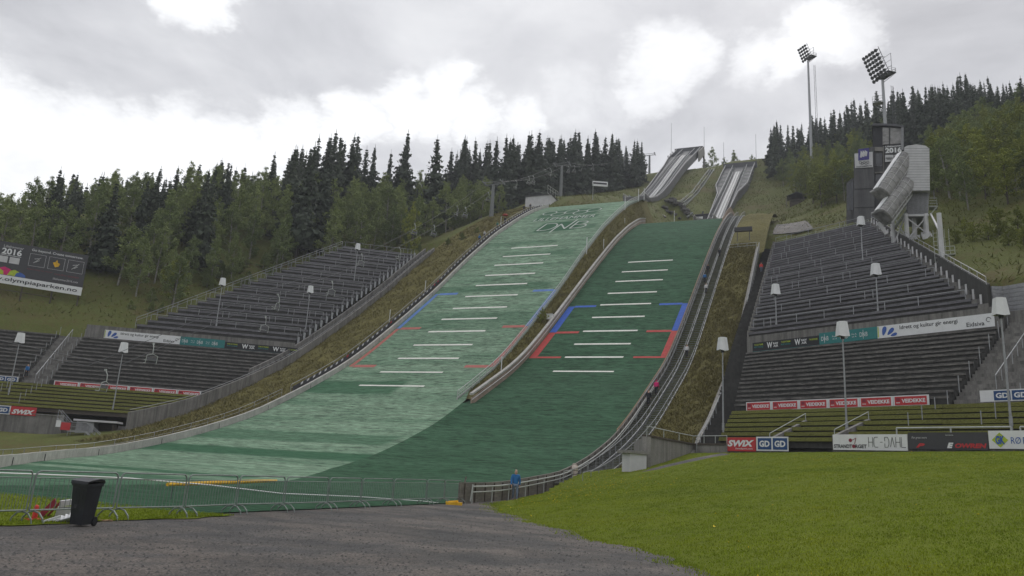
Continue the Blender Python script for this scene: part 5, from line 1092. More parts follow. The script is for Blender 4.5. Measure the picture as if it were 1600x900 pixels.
# frame gantry by the stairs, fence, red figure handled later
c = ST(141.5, -13.6, ps(141.5)); f = thing('gantry', 'small dark gantry frame on two legs beside the upper stairway', 'frame', c)
b = MB()
for e in (-1.1, 1.1): b.tube(c + V * e - ZU * .3, c + V * e + ZU * 2.4, .07, n=5)
b.build('leg', M['steel_dark'], f); b = MB(); b.obox(c - V * 1.6 - U * .4 + ZU * 2.3, V * 3.2, U * .8, ZU * .75); b.build('box', M['charcoal'], f)
b = MB()
for h in (1.0, .5): b.tube(ST(137.5, -15.8, ps(137.5) + h + .2), ST(137.5, -10.8, ps(137.5) + h + .4), .04, n=4)
for t in np.arange(-15.8, -10.6, 1.6): b.tube(ST(137.5, t, ps(137.5) - .2), ST(137.5, t, ps(137.5) + 1.3), .04, n=4)
tag(b.build('railing', M['steel_pale']), 'short pale railing across the top of the brown grass strip', 'railing')
A_ = [gp(s, t) for s, t in ((152, -9), (166, -9), (166, -3), (150, -1.5))]; b = MB(); G_ = []
for i in range(9):
    for j in range(9): p = (A_[0] * (1 - i / 8) + A_[1] * i / 8) * (1 - j / 8) + (A_[3] * (1 - i / 8) + A_[2] * i / 8) * j / 8; p[2] = float(H(p[0], p[1])) + .3; G_.append(p)
struct(grid('gravel_patch', np.array(G_).reshape(9, 9, 3), M['gravel']))
# ------------------------------------------------------------------ judges' tower
fT = az(27); aT = az(117); nT0 = float(at_ground((1418, 384)) @ fT); kT = nT0 / 134.0; print('tower', nT0)
def wp(px, off=0.0): return at_n(px, fT, nT0 + off + (max(0, 140 - nT0) if off > 2.4 else 0))
def prism(mb, pxs, off, depth):
    P = [wp(p, off) for p in pxs]; Q = [p + fT * depth for p in P]; n = len(P)
    mb.add(P + Q, [tuple(range(n))[::-1], tuple(range(n, 2 * n))] + [(i, (i + 1) % n, n + (i + 1) % n, n + i) for i in range(n)])
jt = thing('judges_tower', 'dark concrete judges tower with two slanted glazed galleries and a white clad block on stilts', 'tower', wp((1395, 385)))
b = MB(); prism(b, [(1334, 362), (1366, 362), (1366, 229), (1350, 232), (1337, 240), (1334, 248)], 3, 9); prism(b, [(1366.5, 362), (1414, 362), (1413, 229), (1366.5, 229)], 5, 8); b.build('wall', M['tower_concrete'], jt)
b = MB(); prism(b, [(1366, 300), (1366.4, 300), (1366.4, 232), (1366, 232)], 2.9, .2)
prism(b, [(1335, 295), (1366, 294), (1366, 294.8), (1335, 295.8)], 2.93, .1); prism(b, [(1335, 324), (1366, 323), (1366, 323.8), (1335, 324.8)], 2.93, .1); b.build('joint', M['black'], jt)
b = MB(); prism(b, [(1322.5, 360), (1333.8, 360), (1333.8, 277), (1322.5, 286)], 4.5, 5); b.build('side_bay', M['tower_concrete'], jt)
b = MB()
for y0, y1 in ((289, 303), (314, 330)): prism(b, [(1323.6, y1), (1327.8, y1 - 1), (1327.8, y0 - 4), (1323.6, y0)], 4.42, .1); prism(b, [(1329, y1 - 1), (1333, y1 - 2), (1333, y0 - 7), (1329, y0 - 4)], 4.42, .1)
prism(b, [(1323, 313), (1333.5, 306), (1333.5, 301), (1323, 304)], 4.40, .1)
prism(b, [(1368, 260), (1378, 260), (1378, 240), (1368, 240)], 4.85, .1); prism(b, [(1368, 285), (1378, 283), (1378, 271), (1368, 272)], 4.85, .1); b.build('window', M['glass'], jt)
b = MB(); prism(b, [(1367, 271), (1380, 270), (1380, 268), (1367, 268.5)], 4.6, .4); prism(b, [(1366.8, 236), (1380, 236), (1380, 230), (1366.8, 230)], 4.7, .3); prism(b, [(1380, 290), (1381, 290), (1381, 228), (1380, 228)], 4.6, .4); b.build('trim', M['concrete_pale'], jt)
b = MB(); prism(b, [(1363.5, 228.6), (1384, 228.6), (1384, 196), (1363.5, 196)], 5.2, 6); b.build('upper_cabin', M['black'], jt)
b = MB(); prism(b, [(1384.3, 228.6), (1412.5, 229), (1412.5, 198.5), (1384.3, 196.5)], 5.2, 6); b.build('upper_cabin', M['tower_concrete'], jt)
b = MB(); prism(b, [(1379, 226), (1389, 225), (1389, 200), (1379, 199)], 5.0, .1); prism(b, [(1391, 225), (1408, 224), (1409, 201), (1391, 199.5)], 5.05, .1); b.build('window', M['panel_glass'], jt)
b = MB(); prism(b, [(1362, 196), (1384, 196), (1413, 198.6), (1413, 196.5), (1400, 193.5), (1364, 192.5)], 4.6, 7.2); b.build('roof', M['steel_dark'], jt)
b = MB(); prism(b, [(1408, 234), (1412, 234), (1412, 199), (1408, 199)], 4.4, .5); b.build('flue', M['cladding'], jt)
# posters on the tower
b = MB(); prism(b, [(1336, 262.5), (1364, 261), (1363.5, 237), (1335, 240)], 2.8, .08); b.build('poster', M['offwhite'], jt)
b = MB(); prism(b, [(1341, 251), (1358, 249), (1358, 231), (1341, 233)], 2.74, .05); b.build('poster_emblem', M['violet'], jt)
b = MB()
for i in range(3): prism(b, [(1343.5 + 4 * i, 246 - i), (1346.5 + 4 * i, 246 - i), (1349 + 3.2 * i, 240 - i * 1.5), (1345 + 3 * i, 235 - i * .3)], 2.70, .03)
b.build('poster_emblem', M['offwhite'], jt)
b = MB()
for i in range(5):
    c = (1344.4 + 2.9 * i, 254.0 - .15 * i + (1.4 if i % 2 else 0)); P = [wp((c[0] + 1.9 * math.cos(t), c[1] + 1.9 * math.sin(t)), 2.72) for t in np.linspace(0, 2 * PI, 13)]; b.path(P, .035, 4)
b.build('ring_emblem', M['black'], jt)
def wtext(txt, p0, p1, hpx, off, mat, bold=.02):
    A = wp(p0, off); B = wp(p1, off); w = np.linalg.norm(B - A); h = np.linalg.norm(wp((p0[0], p0[1] - hpx), off) - A); return lettering(txt, A, (B - A) / w, ZU, w, h, M[mat], jt, bold, lift=.03)
wtext("LILLEHAMMER '94", (1338, 261.5), (1362, 259.8), 2.0, 2.76, 'black'); wtext('2016', (1383.5, 239.5), (1409, 238), 8.2, 4.5, 'white', .045); wtext('Lillehammer', (1383.5, 230.5), (1409, 228.5), 2.3, 4.5, 'white')
b = MB(); prism(b, [(1383, 253), (1396, 252), (1396, 242), (1383, 242)], 4.5, .1); prism(b, [(1397.3, 252), (1408, 251), (1408, 241.2), (1397.3, 242)], 4.5, .1); b.build('poster', M['offwhite'], jt)
b = MB()
for i in range(5): P = [wp((1385.5 + 1.9 * i + 1.2 * math.cos(t), 247 + (.8 if i % 2 else 0) + 1.2 * math.sin(t)), 4.42) for t in np.linspace(0, 2 * PI, 11)]; b.path(P, .03, 4)
b.build('ring_emblem', M['black'], jt)
# slanted glazed galleries
def gallery(p0, p1, r, o0, o1):
    A = wp(p0, o0); B = wp(p1, o1); d = B - A; L_ = np.linalg.norm(d); d = d / L_; side = np.cross(d, ZU); side /= np.linalg.norm(side); up = np.cross(side, d)
    if side @ fT > 0: side = -side
    g_ = MB(); ang = np.linspace(math.radians(68), math.radians(-62), 10)
    P2 = [(-.9, 1.0), (.6, 1.0), (.8, .9), (.94, .68), (1.0, .35), (1.02, 0), (1.0, -.3), (.93, -.6), (.8, -.84), (.6, -.98), (.4, -1.0), (-.9, -1.0)]; k = len(P2)
    prof = [side * r * x + up * r * y for x, y in P2]
    Pn = [A + p for p in prof]; Q = [B + p for p in prof]; g_.add(Pn + Q, [(i, i + 1, k + i + 1, k + i) for i in range(1, k - 1)] + [tuple(range(2 * k - 1, k - 1, -1))])
    N1 = [A - d * r * .14 + p * .96 for p in prof]; N2 = [A - d * r * .24 + p * .82 for p in prof]; g_.add(Pn + N1 + N2, [(k + i, k + i + 1, i + 1, i) for i in range(k - 1)] + [(2 * k + i, 2 * k + i + 1, k + i + 1, k + i) for i in range(k - 1)] + [tuple(range(2 * k, 3 * k))])
    g_.build('gallery_glazing', M['panel_glass'], jt, smooth=False)
    w = MB()
    for e in np.linspace(0, 1, 8): c = A + d * L_ * e; w.path([c + p * 1.015 for p in prof[1:-1]], .055, 4)
    for a in (4, 7, 10): w.tube(A + prof[a] * 1.015, B + prof[a] * 1.015, .035, n=4)
    w.build('gallery_rib', M['offwhite'], jt)
    rf = MB(); rf.obox(A - d * .1 - side * r * .2 + up * r * 1.02, d * (L_ + .1), side * r * .72, up * .12); rf.build('gallery_roof', M['white'], jt)
    fl = MB(); fl.obox(A - d * .1 - side * r * .95 - up * r * 1.24, d * (L_ + .1), side * r * 1.35, up * r * .2); fl.build('gallery_floor', M['offwhite'], jt)
gallery((1377, 304), (1414, 249), 1.42 * kT, -1.6, 1.2); gallery((1379, 338), (1416, 288), 1.42 * kT, -2.0, .8)
b = MB(); prism(b, [(1413.5, 298), (1453, 298), (1452, 232), (1446, 227.5), (1432, 225.5), (1418, 227.5), (1413, 230)], 0, 7)
b.build('clad_block', M['offwhite'], jt)
b = MB()
for y in np.arange(232, 298, 4.1): prism(b, [(1413.6, y), (1452.8, y), (1452.8, y - .5), (1413.6, y - .5)], -.02, .05)
b.build('cladding_joint', M['cladding'], jt)
b = MB(); prism(b, [(1417, 336), (1450.5, 336), (1451, 298.5), (1416, 298.5)], .8, 5.5); b.build('lower_block', M['cladding'], jt)
b = MB()
for x in np.arange(1418, 1450, 2.0): prism(b, [(x, 335.5), (x + .6, 335.5), (x + .6, 299), (x, 299)], .76, .05)
b.build('cladding_joint', M['tower_concrete'], jt)
def leg(p, o_, ytop):
    A = wp(p, o_); zt_ = wp((p[0], ytop), o_)[2]; m_ = MB(); zg_ = float(H(A[0], A[1])); m_.tube(A * [1, 1, 0] + ZU * (zg_ - 1), A * [1, 1, 0] + ZU * zt_, .3, n=8); m_.obox(A * [1, 1, 0] + ZU * (zg_ - .5) - aT * .6 - fT * .6, aT * 1.2, fT * 1.2, ZU * .75); m_.build('leg', M['offwhite'], jt); return A * [1, 1, 0] + ZU * (zg_), A * [1, 1, 0] + ZU * zt_
l1 = leg((1418.5, 382), .9, 334); l2 = leg((1449.5, 380), .9, 334); l3 = leg((1396, 372), 2.3, 322); l4 = leg((1430, 372), 2.3, 334); l5 = leg((1447, 372), 2.3, 334)
b = MB(); b.bar(l1[0] + ZU * .5, l2[1] - ZU * .5, .14); b.bar(l2[0] + ZU * .5, l1[1] - ZU * .5, .14); b.bar(l3[0] + ZU * .5, l1[1], .16); b.bar(l1[0] + ZU * .4, l3[1] - ZU * 1.0, .14)
b.bar(wp((1376, 352), -1), wp((1418, 309), .6), .35, .6); b.bar(wp((1372, 348), -1), wp((1386, 366), -1), .45, .45); b.bar(wp((1416, 336.5), .8), wp((1451, 336.5), .8), .25, .3); b.build('brace', M['offwhite'], jt)
b = MB()
for o_ in (0, 1.1):
    for dy in (0, -7, -11): b.tube(wp((1398, 352 + dy), 1 + o_), wp((1418, 326 + dy), 1 + o_), .05, n=4)
for k in np.linspace(0, 1, 9): q = wp((1398 + 20 * k, 352 - 26 * k), 1); b.obox(q, fT * 1.1, aT * .35, ZU * .06); b.tube(q, q + ZU * 1.3, .04, n=4)
b.build('stair', M['steel_pale'], jt)
b = MB(); q0, q1 = wp((1452, 322), 2), wp((1465, 322), 2)
b.obox(q0 - ZU * .1, q1 - q0, fT * 1.6, ZU * .15)
for h in (.4, .8, 1.2): b.tube(q0 + ZU * h, q1 + ZU * h, .04, n=4); b.tube(q1 + ZU * h, q1 + ZU * h + fT * 1.6, .04, n=4)
b.bar(q1 + ZU * 0, wp((1453, 336), 2), .12); b.build('balcony', M['steel_pale'], jt)
f = thing('pole', 'tall pale pole with a ladder and small platform just right of the stilted white block', 'pole', at_ground((1474, 422)))
c = np.array(f.location); zt_ = at_n((1469, 333), fT, float(c @ fT))[2]; b = MB(); b.tube(c - ZU * .5, c * [1, 1, 0] + ZU * zt_, .3, .26, 10); b.build('shaft', M['offwhite'], f)
b = MB()
for e in (.35, .75): b.tube(c - aT * e, c * [1, 1, 0] + ZU * (zt_ - 2) - aT * e, .03, n=4); b.tube(c + aT * e * 1.1, c * [1, 1, 0] + ZU * (zt_ - 2) + aT * e * 1.1, .03, n=4)
for k in np.arange(1, zt_ - c[2] - 2, .5): b.tube(c + ZU * k - aT * .35, c + ZU * k - aT * .75, .025, n=4)
q = c * [1, 1, 0] + ZU * (zt_ - 5.2); b.obox(q + aT * .3 - fT * .4, aT * 1.0, fT * .8, ZU * .08)
for h in (.6, 1.1): b.tube(q + aT * 1.3 + ZU * h, q + aT * .3 + ZU * h, .035, n=4)
b.tube(q + aT * 1.3, q + aT * 1.3 + ZU * 1.1, .035, n=4); b.build('ladder', M['steel_pale'], f)
b = MB(); b.bar(c * [1, 1, 0] + ZU * (zt_ - 2.4), wp((1454, 334), 2), .2); b.bar(c * [1, 1, 0] + ZU * (zt_ - 7.5), wp((1452, 368), 2), .12); b.build('strut', M['offwhite'], f)
# ------------------------------------------------------------------ floodlight masts
def mast(top_px, d, label, rows_, cols, sc, plat_px=None):
    T = at_depth(top_px, d); g_ = float(H(T[0], T[1])); base = T * [1, 1, 0] + ZU * g_; r = thing('floodlight_mast', label, 'floodlight', base, 'floodlight masts above the forest')
    b = MB(); b.tube(base - ZU, T, .5 * sc, .3 * sc, 10); b.build('mast', M['steel'], r)
    b = MB(); vd = T * [1, 1, 0]; vd = vd / np.linalg.norm(vd); rt = np.cross(vd, ZU); o_ = rt * 1.9 * sc
    for e in (-.35, .35): b.tube(base + o_ + rt * e, T + o_ + rt * e * .6 - ZU * 2, .05 * sc, n=4)
    Lm = T[2] - base[2]
    for k in np.arange(0, Lm - 3, 1.6): z0 = base + o_ + ZU * k; b.tube(z0 - rt * .35, z0 + rt * .35 + ZU * .8, .03, n=3, cap=False); b.tube(z0 + rt * .35 + ZU * .8, z0 - rt * .35 + ZU * 1.6, .03, n=3, cap=False)
    b.build('ladder', M['steel_dark'], r)
    face = az(math.degrees(math.atan2(T[0], T[1])) + 180 + 48); wd = np.cross(face, ZU); tilt_up = ZU + face * .45; tilt_up /= np.linalg.norm(tilt_up); nrm = np.cross(wd, tilt_up); nrm = nrm if nrm @ face > 0 else -nrm
    b = MB(); c = T + ZU * .3; H_ = rows_ * 1.02 * sc; W_ = cols * 1.0 * sc
    for i in range(rows_): b.tube(c - wd * W_ / 2 + tilt_up * (i + .5) * 1.02 * sc, c + wd * W_ / 2 + tilt_up * (i + .5) * 1.02 * sc, .07 * sc, n=4)
    for e in (-.5, 0, .5): b.tube(c + wd * W_ * e, c + wd * W_ * e + tilt_up * H_, .09 * sc, n=4)
    bk = c - face * 2.2 * sc; 
    for h in (0, .5, 1.0):
        b.tube(bk - wd * W_ * .4 + ZU * (1.2 + h) * sc, bk + wd * W_ * .4 + ZU * (1.2 + h) * sc, .045 * sc, n=4); b.tube(bk + wd * W_ * .4 + ZU * (1.2 + h) * sc, c + wd * W_ * .4 + ZU * (1.2 + h) * sc, .045 * sc, n=4); b.tube(bk - wd * W_ * .4 + ZU * (1.2 + h) * sc, c - wd * W_ * .4 + ZU * (1.2 + h) * sc, .045 * sc, n=4)
    b.obox(bk - wd * W_ * .4 + ZU * 1.1 * sc, wd * W_ * .8, face * 2.4 * sc, ZU * .1)
    up2 = bk + face * 1.0 * sc
    for e in (-.35, .35):
        b.tube(up2 + wd * W_ * e + ZU * 1.1 * sc, up2 + wd * W_ * e + ZU * (H_ * .85), .06 * sc, n=4); b.tube(bk + wd * W_ * e + ZU * 1.1 * sc, bk + wd * W_ * e + ZU * 2.2 * sc, .05 * sc, n=4)
    for h in (.4, .62, .85): b.tube(up2 - wd * W_ * .35 + ZU * H_ * h, up2 + wd * W_ * .35 + ZU * H_ * h, .05 * sc, n=4); b.tube(up2 + ZU * H_ * h, c + tilt_up * H_ * h, .05 * sc, n=4)
    for e in (-.4, .4): b.bar(bk + wd * W_ * e + ZU * 1.1 * sc, T - ZU * .8 * sc, .1 * sc)
    b.build('head_frame', M['steel_dark'], r)
    for i in range(rows_):
        for j in range(cols):
            p = c + wd * (j - (cols - 1) / 2) * 1.0 * sc + tilt_up * (i + .5) * 1.02 * sc; m_ = MB(); dn = nrm * .8 - ZU * .25; m_.tube(p + dn * .1 * sc, p + dn * .75 * sc, .24 * sc, .47 * sc, 8); m_.tube(p - dn * .1 * sc, p + dn * .16 * sc, .12 * sc, .2 * sc, 6); m_.build('lamp_head', M['steel_dark'], r)
    if plat_px is not None:
        m_ = MB(); q = at_depth(plat_px, d) * [0, 0, 1] + T * [1, 1, 0] - rt * 2.4 * sc; m_.obox(q - vd * .8, rt * 2.2 * sc, vd * 1.6, ZU * .1)
        for h in (.7, 1.4, 2.0): m_.tube(q + ZU * h * sc, q + rt * 2.2 * sc + ZU * h * sc, .05, n=4)
        m_.tube(q, q + ZU * 2.0 * sc, .05, n=4); m_.bar(q + rt * .2, T * [1, 1, 0] + ZU * (q[2] - 2.5), .12); m_.build('platform', M['steel'], r)
mast((1262.5, 95), 235, 'slim floodlight mast with a small lamp cluster rising above the forest left of the tower', 5, 4, 1.05)
mast((1379, 125), 165, 'floodlight mast with a large lamp cluster directly above the judges tower', 7, 5, 1.02, (1368, 160))
# ------------------------------------------------------------------ white wall building, sign, hut
B = at_t((860, 324), -68.6); A = at_n((820, 331), U, float(B @ U)); g0 = min(A[2], B[2]) - 1.5
f = thing('hillside_building', 'low white-walled building with a metal stair beside the top left of the larger slope', 'building', A)
b = MB(); sA = float(A @ U); tA = float(A @ V); tB = float(B @ V); zA = at_n((820, 308), U, sA)[2]; zB = at_n((860, 304), U, sA)[2]
b.add([ST(sA, tA, g0 - 2), ST(sA, tB, g0 - 2), ST(sA, tB, zB), ST(sA, tA, zA), ST(sA + 8, tA, g0 - 2), ST(sA + 8, tB, g0 - 2), ST(sA + 8, tB, zB), ST(sA + 8, tA, zA)], [(0, 1, 2, 3), (7, 6, 5, 4), (3, 2, 6, 7), (0, 3, 7, 4), (1, 5, 6, 2)]); b.build('wall', M['offwhite'], f)
b = MB(); b.obox(ST(sA - .3, tA - .2, zA + .02), V * (tB - tA + .4) + ZU * (zB - zA), U * 8.5, ZU * .2); b.build('roof', M['charcoal'], f)
b = MB(); P = [ST(sA + .3, tA + (tB - tA) * k, zA + (zB - zA) * k + .25) for k in np.linspace(0, .9, 8)]; b.path([p + ZU * .9 for p in P], .04, 4)
for p in P: b.tube(p, p + ZU * .9, .035, n=4)
b.build('railing', M['steel_dark'], f)
b = MB(); 
for e in (0, 1.2):
    b.tube(at_t((856, 289), -69 - e), at_t((872, 300), -69 - e), .08, n=4); b.tube(at_t((856, 294), -69 - e), at_t((872, 305), -69 - e), .07, n=4); b.tube(at_t((856, 302), -69 - e), at_t((873, 314), -69 - e), .12, n=4)
    for k in np.linspace(0, 1, 5): b.tube(at_t((856 + 16 * k, 302 + 11 * k), -69 - e), at_t((856 + 16 * k, 289 + 11 * k), -69 - e), .06, n=4)
b.build('stair', M['steel_pale'], f)
c = at_n((926, 312), U, 198); b = MB(); b.tube(c - ZU * 4, c + ZU * 4.8, .09, n=5); f = thing('sign', 'white roadside style panel on a thin post above the crest of the larger slope', 'sign', c); b.build('post', M['steel_pale'], f); b = MB(); vd = c * [1, 1, 0] / np.linalg.norm(c[:2]); rt = np.cross(vd, ZU); b.obox(c + ZU * 4.3 - rt * .2, rt * 4.4 - ZU * .25, vd * .15, ZU * 1.5); b.build('panel', M['white'], f); b = MB(); b.obox(c + ZU * 4.9 - rt * .0 - vd * .05, rt * 3.9 - ZU * .25, vd * .05, ZU * .5); b.build('print', M['charcoal'], f)
c = at_ground((1245, 320)) + ZU * 1.6; f = thing('hut', 'small dark timber hut on the open grass slope left of the judges tower', 'hut', c); vd = c * [1, 1, 0] / np.linalg.norm(c[:2]); rt = np.cross(vd, ZU)
b = MB()
for e in (-1.9, 1.7): b.obox(c + rt * e - ZU * 2.4, rt * .2, vd * 3.6, ZU * 3.6)
b.obox(c - rt * 1.9 + vd * 3.4 - ZU * 2.4, rt * 3.8, vd * .2, ZU * 4.2); b.obox(c - rt * 1.9 - ZU * 2.4, rt * 3.8, vd * .15, ZU * 1.9); b.build('wall', M['bark'], f)
for sg in (-1, 1): b = MB(); b.obox(c + ZU * 2.1 - vd * .4, sg * rt * 2.6 - ZU * 1.05, vd * 4.4, ZU * .16); b.build('roof', M['steel_dark'], f)
b = MB(); b.bar(c + rt * 1.9 - vd * .6 - ZU * .2, c + rt * 4.4 - vd * 1.4 - ZU * 2.2, .18); b.bar(c - rt * 2.8 - vd * .6 - ZU * 2.4, c - rt * 2.8 - vd * .6 + ZU * .6, .16); b.bar(c - rt * 2.8 - vd * .6 - ZU * .3, c + rt * 2 - vd * .6 - ZU * .3, .12); b.build('rail', M['wallgrey'], f)
c = at_ground((1241, 305)); b = MB(); b.tube(c - ZU, c + ZU * 4.5, .08, n=5); b.tube(c + ZU * 4.5, c + ZU * 4.7, .14, n=6); tag(b.build('marker_post', M['white']), 'slim white pole behind the dark hut on the open slope', 'pole')
# ------------------------------------------------------------------ chairlift
LT_ = -75.5
def pylon(top_px, t, label):
    T = at_t(top_px, t); g_ = float(H(T[0], T[1])); r = thing('lift_pylon', label, 'pylon', T * [1, 1, 0] + ZU * g_, 'chairlift pylons')
    b = MB(); b.tube(T * [1, 1, 0] + ZU * (g_ - 1), T, .62, .38, 10); b.build('shaft', M['pylon'], r)
    b = MB(); b.bar(T - V * 2.5 + ZU * .1, T + V * 2.5 + ZU * .1, .22, .22); b.bar(T - V * 2.6 + ZU * .9, T + V * 2.6 + ZU * .9, .12)
    for e in (-2.4, 2.4):
        b.bar(T + V * e - U * 1.6 + ZU * .45, T + V * e + U * 1.6 + ZU * .45, .16, .3); b.bar(T + V * e, T + V * e + ZU * 1.4, .15)
        for k in np.linspace(-1.4, 1.4, 5): b.tube(T + V * (e - .12) + U * k + ZU * .55, T + V * (e + .12) + U * k + ZU * .55, .22, n=8)
    b.build('crossarm', M['pylon'], r); return T
tops = [pylon((771, 289), LT_, 'nearest lift pylon, grey tube beside the grass left of the larger slope'), pylon((878, 259), LT_, 'second lift pylon, behind the white-walled building'), pylon((976, 245), LT_ + 2, 'third lift pylon, in front of the ridge-top spruces'), pylon((1015, 243), LT_ + 4, 'farthest lift pylon, standing alone against the sky beside the last spruces')]
lo = at_t((160, 572), LT_); mid = at_t((432, 455), LT_)
def cable_pts(e):
    pts = [ST(20, LT_ + e, 12), lo + V * e, mid + V * e]; tq_ = [t + V * e + ZU * .75 for t in tops]; out = list(pts)
    prev = mid + V * e
    for t in tq_:
        for k in np.linspace(.15, 1, 8): q = prev + (t - prev) * k; q[2] -= 4 * k * (1 - k) * .03 * np.linalg.norm(t - prev); out.append(q)
        prev = t
    return out
f = thing('lift_cable', 'pair of thin chairlift cables running up the hillside over the left grandstand', 'cable', ST(60, LT_, 14)); b = MB(); CB = {}
for e in (-2.4, 2.4): CB[e] = cable_pts(e); b.path(CB[e], .03, 4)
b.build('wire', M['steel_dark'], f)
def make_chair():
    r = thing('lift_chair', 'empty two-seat lift chair hanging from the cable', 'lift chair', (0, 0, 0), 'empty lift chairs on the cable')
    b = MB(); b.path([(0, 0, 0), (.05, .35, -.5), (.05, .4, -1.3)], .05, 5); b.bar((-.1, 0, 0), (.1, 0, 0), .2, .2); rot_build(b, 'hanger', M['steel_pale'], r)
    b = MB(); P = [(-.62, -.35, -2.3), (-.62, .1, -2.35), (-.62, .25, -1.45), (0, .3, -1.25), (.62, .25, -1.45), (.62, .1, -2.35), (.62, -.35, -2.3)]; b.path(P, .045, 5); b.path([(-.62, -.4, -1.95), (.62, -.4, -1.95)], .035, 5); b.path([(-.62, -.4, -1.95), (-.62, .2, -1.9)], .035, 5); b.path([(.62, -.4, -1.95), (.62, .2, -1.9)], .035, 5); rot_build(b, 'frame', M['steel_pale'], r)
    b = MB(); b.box(-.6, .6, -.35, .1, -2.33, -2.27); rot_build(b, 'seat', M['bench'], r); b = MB(); b.box(-.58, .58, .14, .19, -2.0, -1.65); rot_build(b, 'backrest', M['bench'], r); return r
chair = make_chair(); first = True
chairs = [(165, 578, 2.4, 'empty lift chair hanging low in front of the mossy terraces at left'), (240, 537, 2.4, 'empty lift chair in front of the old plank rows at left'), (415, 495, -2.4, 'empty lift chair seen against the left banners'), (434, 460, 2.4, 'empty lift chair on the left side of the left upper grandstand'), (519, 440, 2.4, 'empty lift chair just right of the middle lamp of the left upper grandstand'), (565, 397, -2.4, 'empty lift chair beside the top lamp of the left upper grandstand'), (624, 387, 2.4, 'empty lift chair at the top right corner of the left grandstand'), (648, 350, -2.4, 'empty lift chair in front of the forest edge, left of the pair'), (678, 352, 2.4, 'empty lift chair in front of the forest edge, right of the pair'), (714, 322, -2.4, 'empty lift chair midway to the nearest pylon, upper one'), (727, 324, 2.4, 'empty lift chair midway to the nearest pylon, lower one'), (763, 301, -2.4, 'empty lift chair just left of the nearest pylon')]
far = [(806, 282, 2.4), (826, 276, -2.4), (833, 275, 2.4), (860, 264, 2.4), (888, 260, -2.4), (897, 259, 2.4), (908, 258, -2.4), (926, 256, 2.4), (944, 252, -2.4), (962, 250, 2.4)]
for i, (x, y, e, lb) in enumerate(chairs + [(x, y, e, 'small distant lift chair hanging in front of the spruces between the second and third pylons' if x > 880 else 'small distant lift chair hanging between the nearest and second pylons') for x, y, e in far]):
    o_ = chair if first else copy_tree(chair); first = False; p = at_t((x, y), LT_ + e); o_.location = tuple(p); o_['label'] = lb; o_.rotation_euler = (0, 0, -math.radians(23 + 90 + (20 if i % 3 else -15)))
# ------------------------------------------------------------------ crowd barriers
def make_barrier():
    r = thing('crowd_barrier', 'galvanised crowd barrier', 'barrier', (0, 0, 0), 'crowd barriers in a row along the gravel'); w, h, lo_ = 1.1, 1.08, .27
    b = MB(); R_ = .13
    P = [(-w, 0, lo_), (-w, 0, h - R_)] + [(-w + R_ - R_ * math.cos(a), 0, h - R_ + R_ * math.sin(a)) for a in np.linspace(.3, PI / 2, 4)] + [(w - R_ + R_ * math.sin(a), 0, h - R_ + R_ * math.cos(a)) for a in np.linspace(0, PI / 2 - .3, 4)] + [(w, 0, h - R_), (w, 0, lo_), (-w, 0, lo_)]
    b.path(P, .021, 6); b.tube((-w, 0, h - .14), (w, 0, h - .14), .012, n=5); rot_build(b, 'frame', M['barrier'], r)
    b = MB()
    for x in np.linspace(-w, w, 19)[1:-1]: b.tube((x, 0, lo_), (x, 0, h - .14), .0075, n=5, cap=False)
    rot_build(b, 'bars', M['barrier'], r)
    for x in (-w + .12, w - .12):
        b = MB(); P = [(x, -.33, 0), (x, -.3, .1), (x, -.16, .22), (x, 0, .25), (x, .16, .22), (x, .3, .1), (x, .33, 0)]; b.path(P, .02, 6); rot_build(b, 'foot', M['barrier'], r)
    return r
bar = make_barrier(); names = ['leftmost, cut by the picture edge', 'with the black bin standing in front of it', 'just right of the black bin', 'fourth from the left picture edge', 'fifth from the left picture edge', 'sixth from the left picture edge', 'sixth from the gravel end of the row', 'fifth from the gravel end of the row', 'fourth from the gravel end of the row', 'third from the gravel end, beside the timber wall', 'second from the gravel end of the row', 'last of the row beside the leaning plank']
ends = [at_z(p, 0) for p in ((-58, 822), (38, 818), (176, 812), (285, 808), (366, 803), (441, 800), (510, 797), (562, 794), (612, 791), (665, 788.5), (693, 787.5), (719, 786.5))]
for i, (a, c) in enumerate(zip(ends[:-1], ends[1:])):
    o_ = bar if i == 0 else copy_tree(bar); m_ = (a + c) / 2; d = c - a; o_.location = (m_[0], m_[1], 0); o_.rotation_euler = (0, 0, math.atan2(d[1], d[0])); o_.scale = (float(np.linalg.norm(d[:2])) * .975 / 2.24, 1, 1)
    o_['label'] = 'galvanised crowd barrier, ' + names[i]
# white rope and yellow foam cover
b = MB(); P = [at_n(p, V, -17.2) for p in ((-30, 738), (60, 741), (200, 747), (330, 758), (440, 771), (560, 776), (660, 783), (705, 788))]; PP = []
for a, c in zip(P[:-1], P[1:]): PP += [a + (c - a) * k for k in (0, .5)]
b.path(PP + [P[-1]], .018, 5); tag(b.build('rope', M['white']), 'thin pale rope strung along behind the barriers, sagging to the ground at its right end', 'rope')
b = MB(); A = at_z((262, 757), .55); B = at_z((432, 751), .3); n_ = 12
for i in range(n_): a = A + (B - A) * i / n_; c = A + (B - A) * (i + .97) / n_; b.tube(a, c, .06 + .03 * math.sin(PI * i / n_), n=8)
pg = MB()
for k in (.03, .5, .97): q = A + (B - A) * k; pg.tube(q * [1, 1, 0], q, .012, n=5)
yb = b.build('yellow_boom', M['yellow']); pg.build('peg', M['steel_dark'], yb); tag(yb, 'long yellow padded boom lying low behind the barriers on the green matting', 'boom')
b = MB(); c = at_z((712, 789), .0); b.box(c[0] - .45, c[0] + .3, c[1] - .2, c[1] + .1, 0, .12); b.tube(c - V * .5 + ZU * .08, c + V * .1 + ZU * .16, .07, n=6); tag(b.build('yellow_float', M['yellow']), 'small yellow block on the ground under the last barrier', 'block')
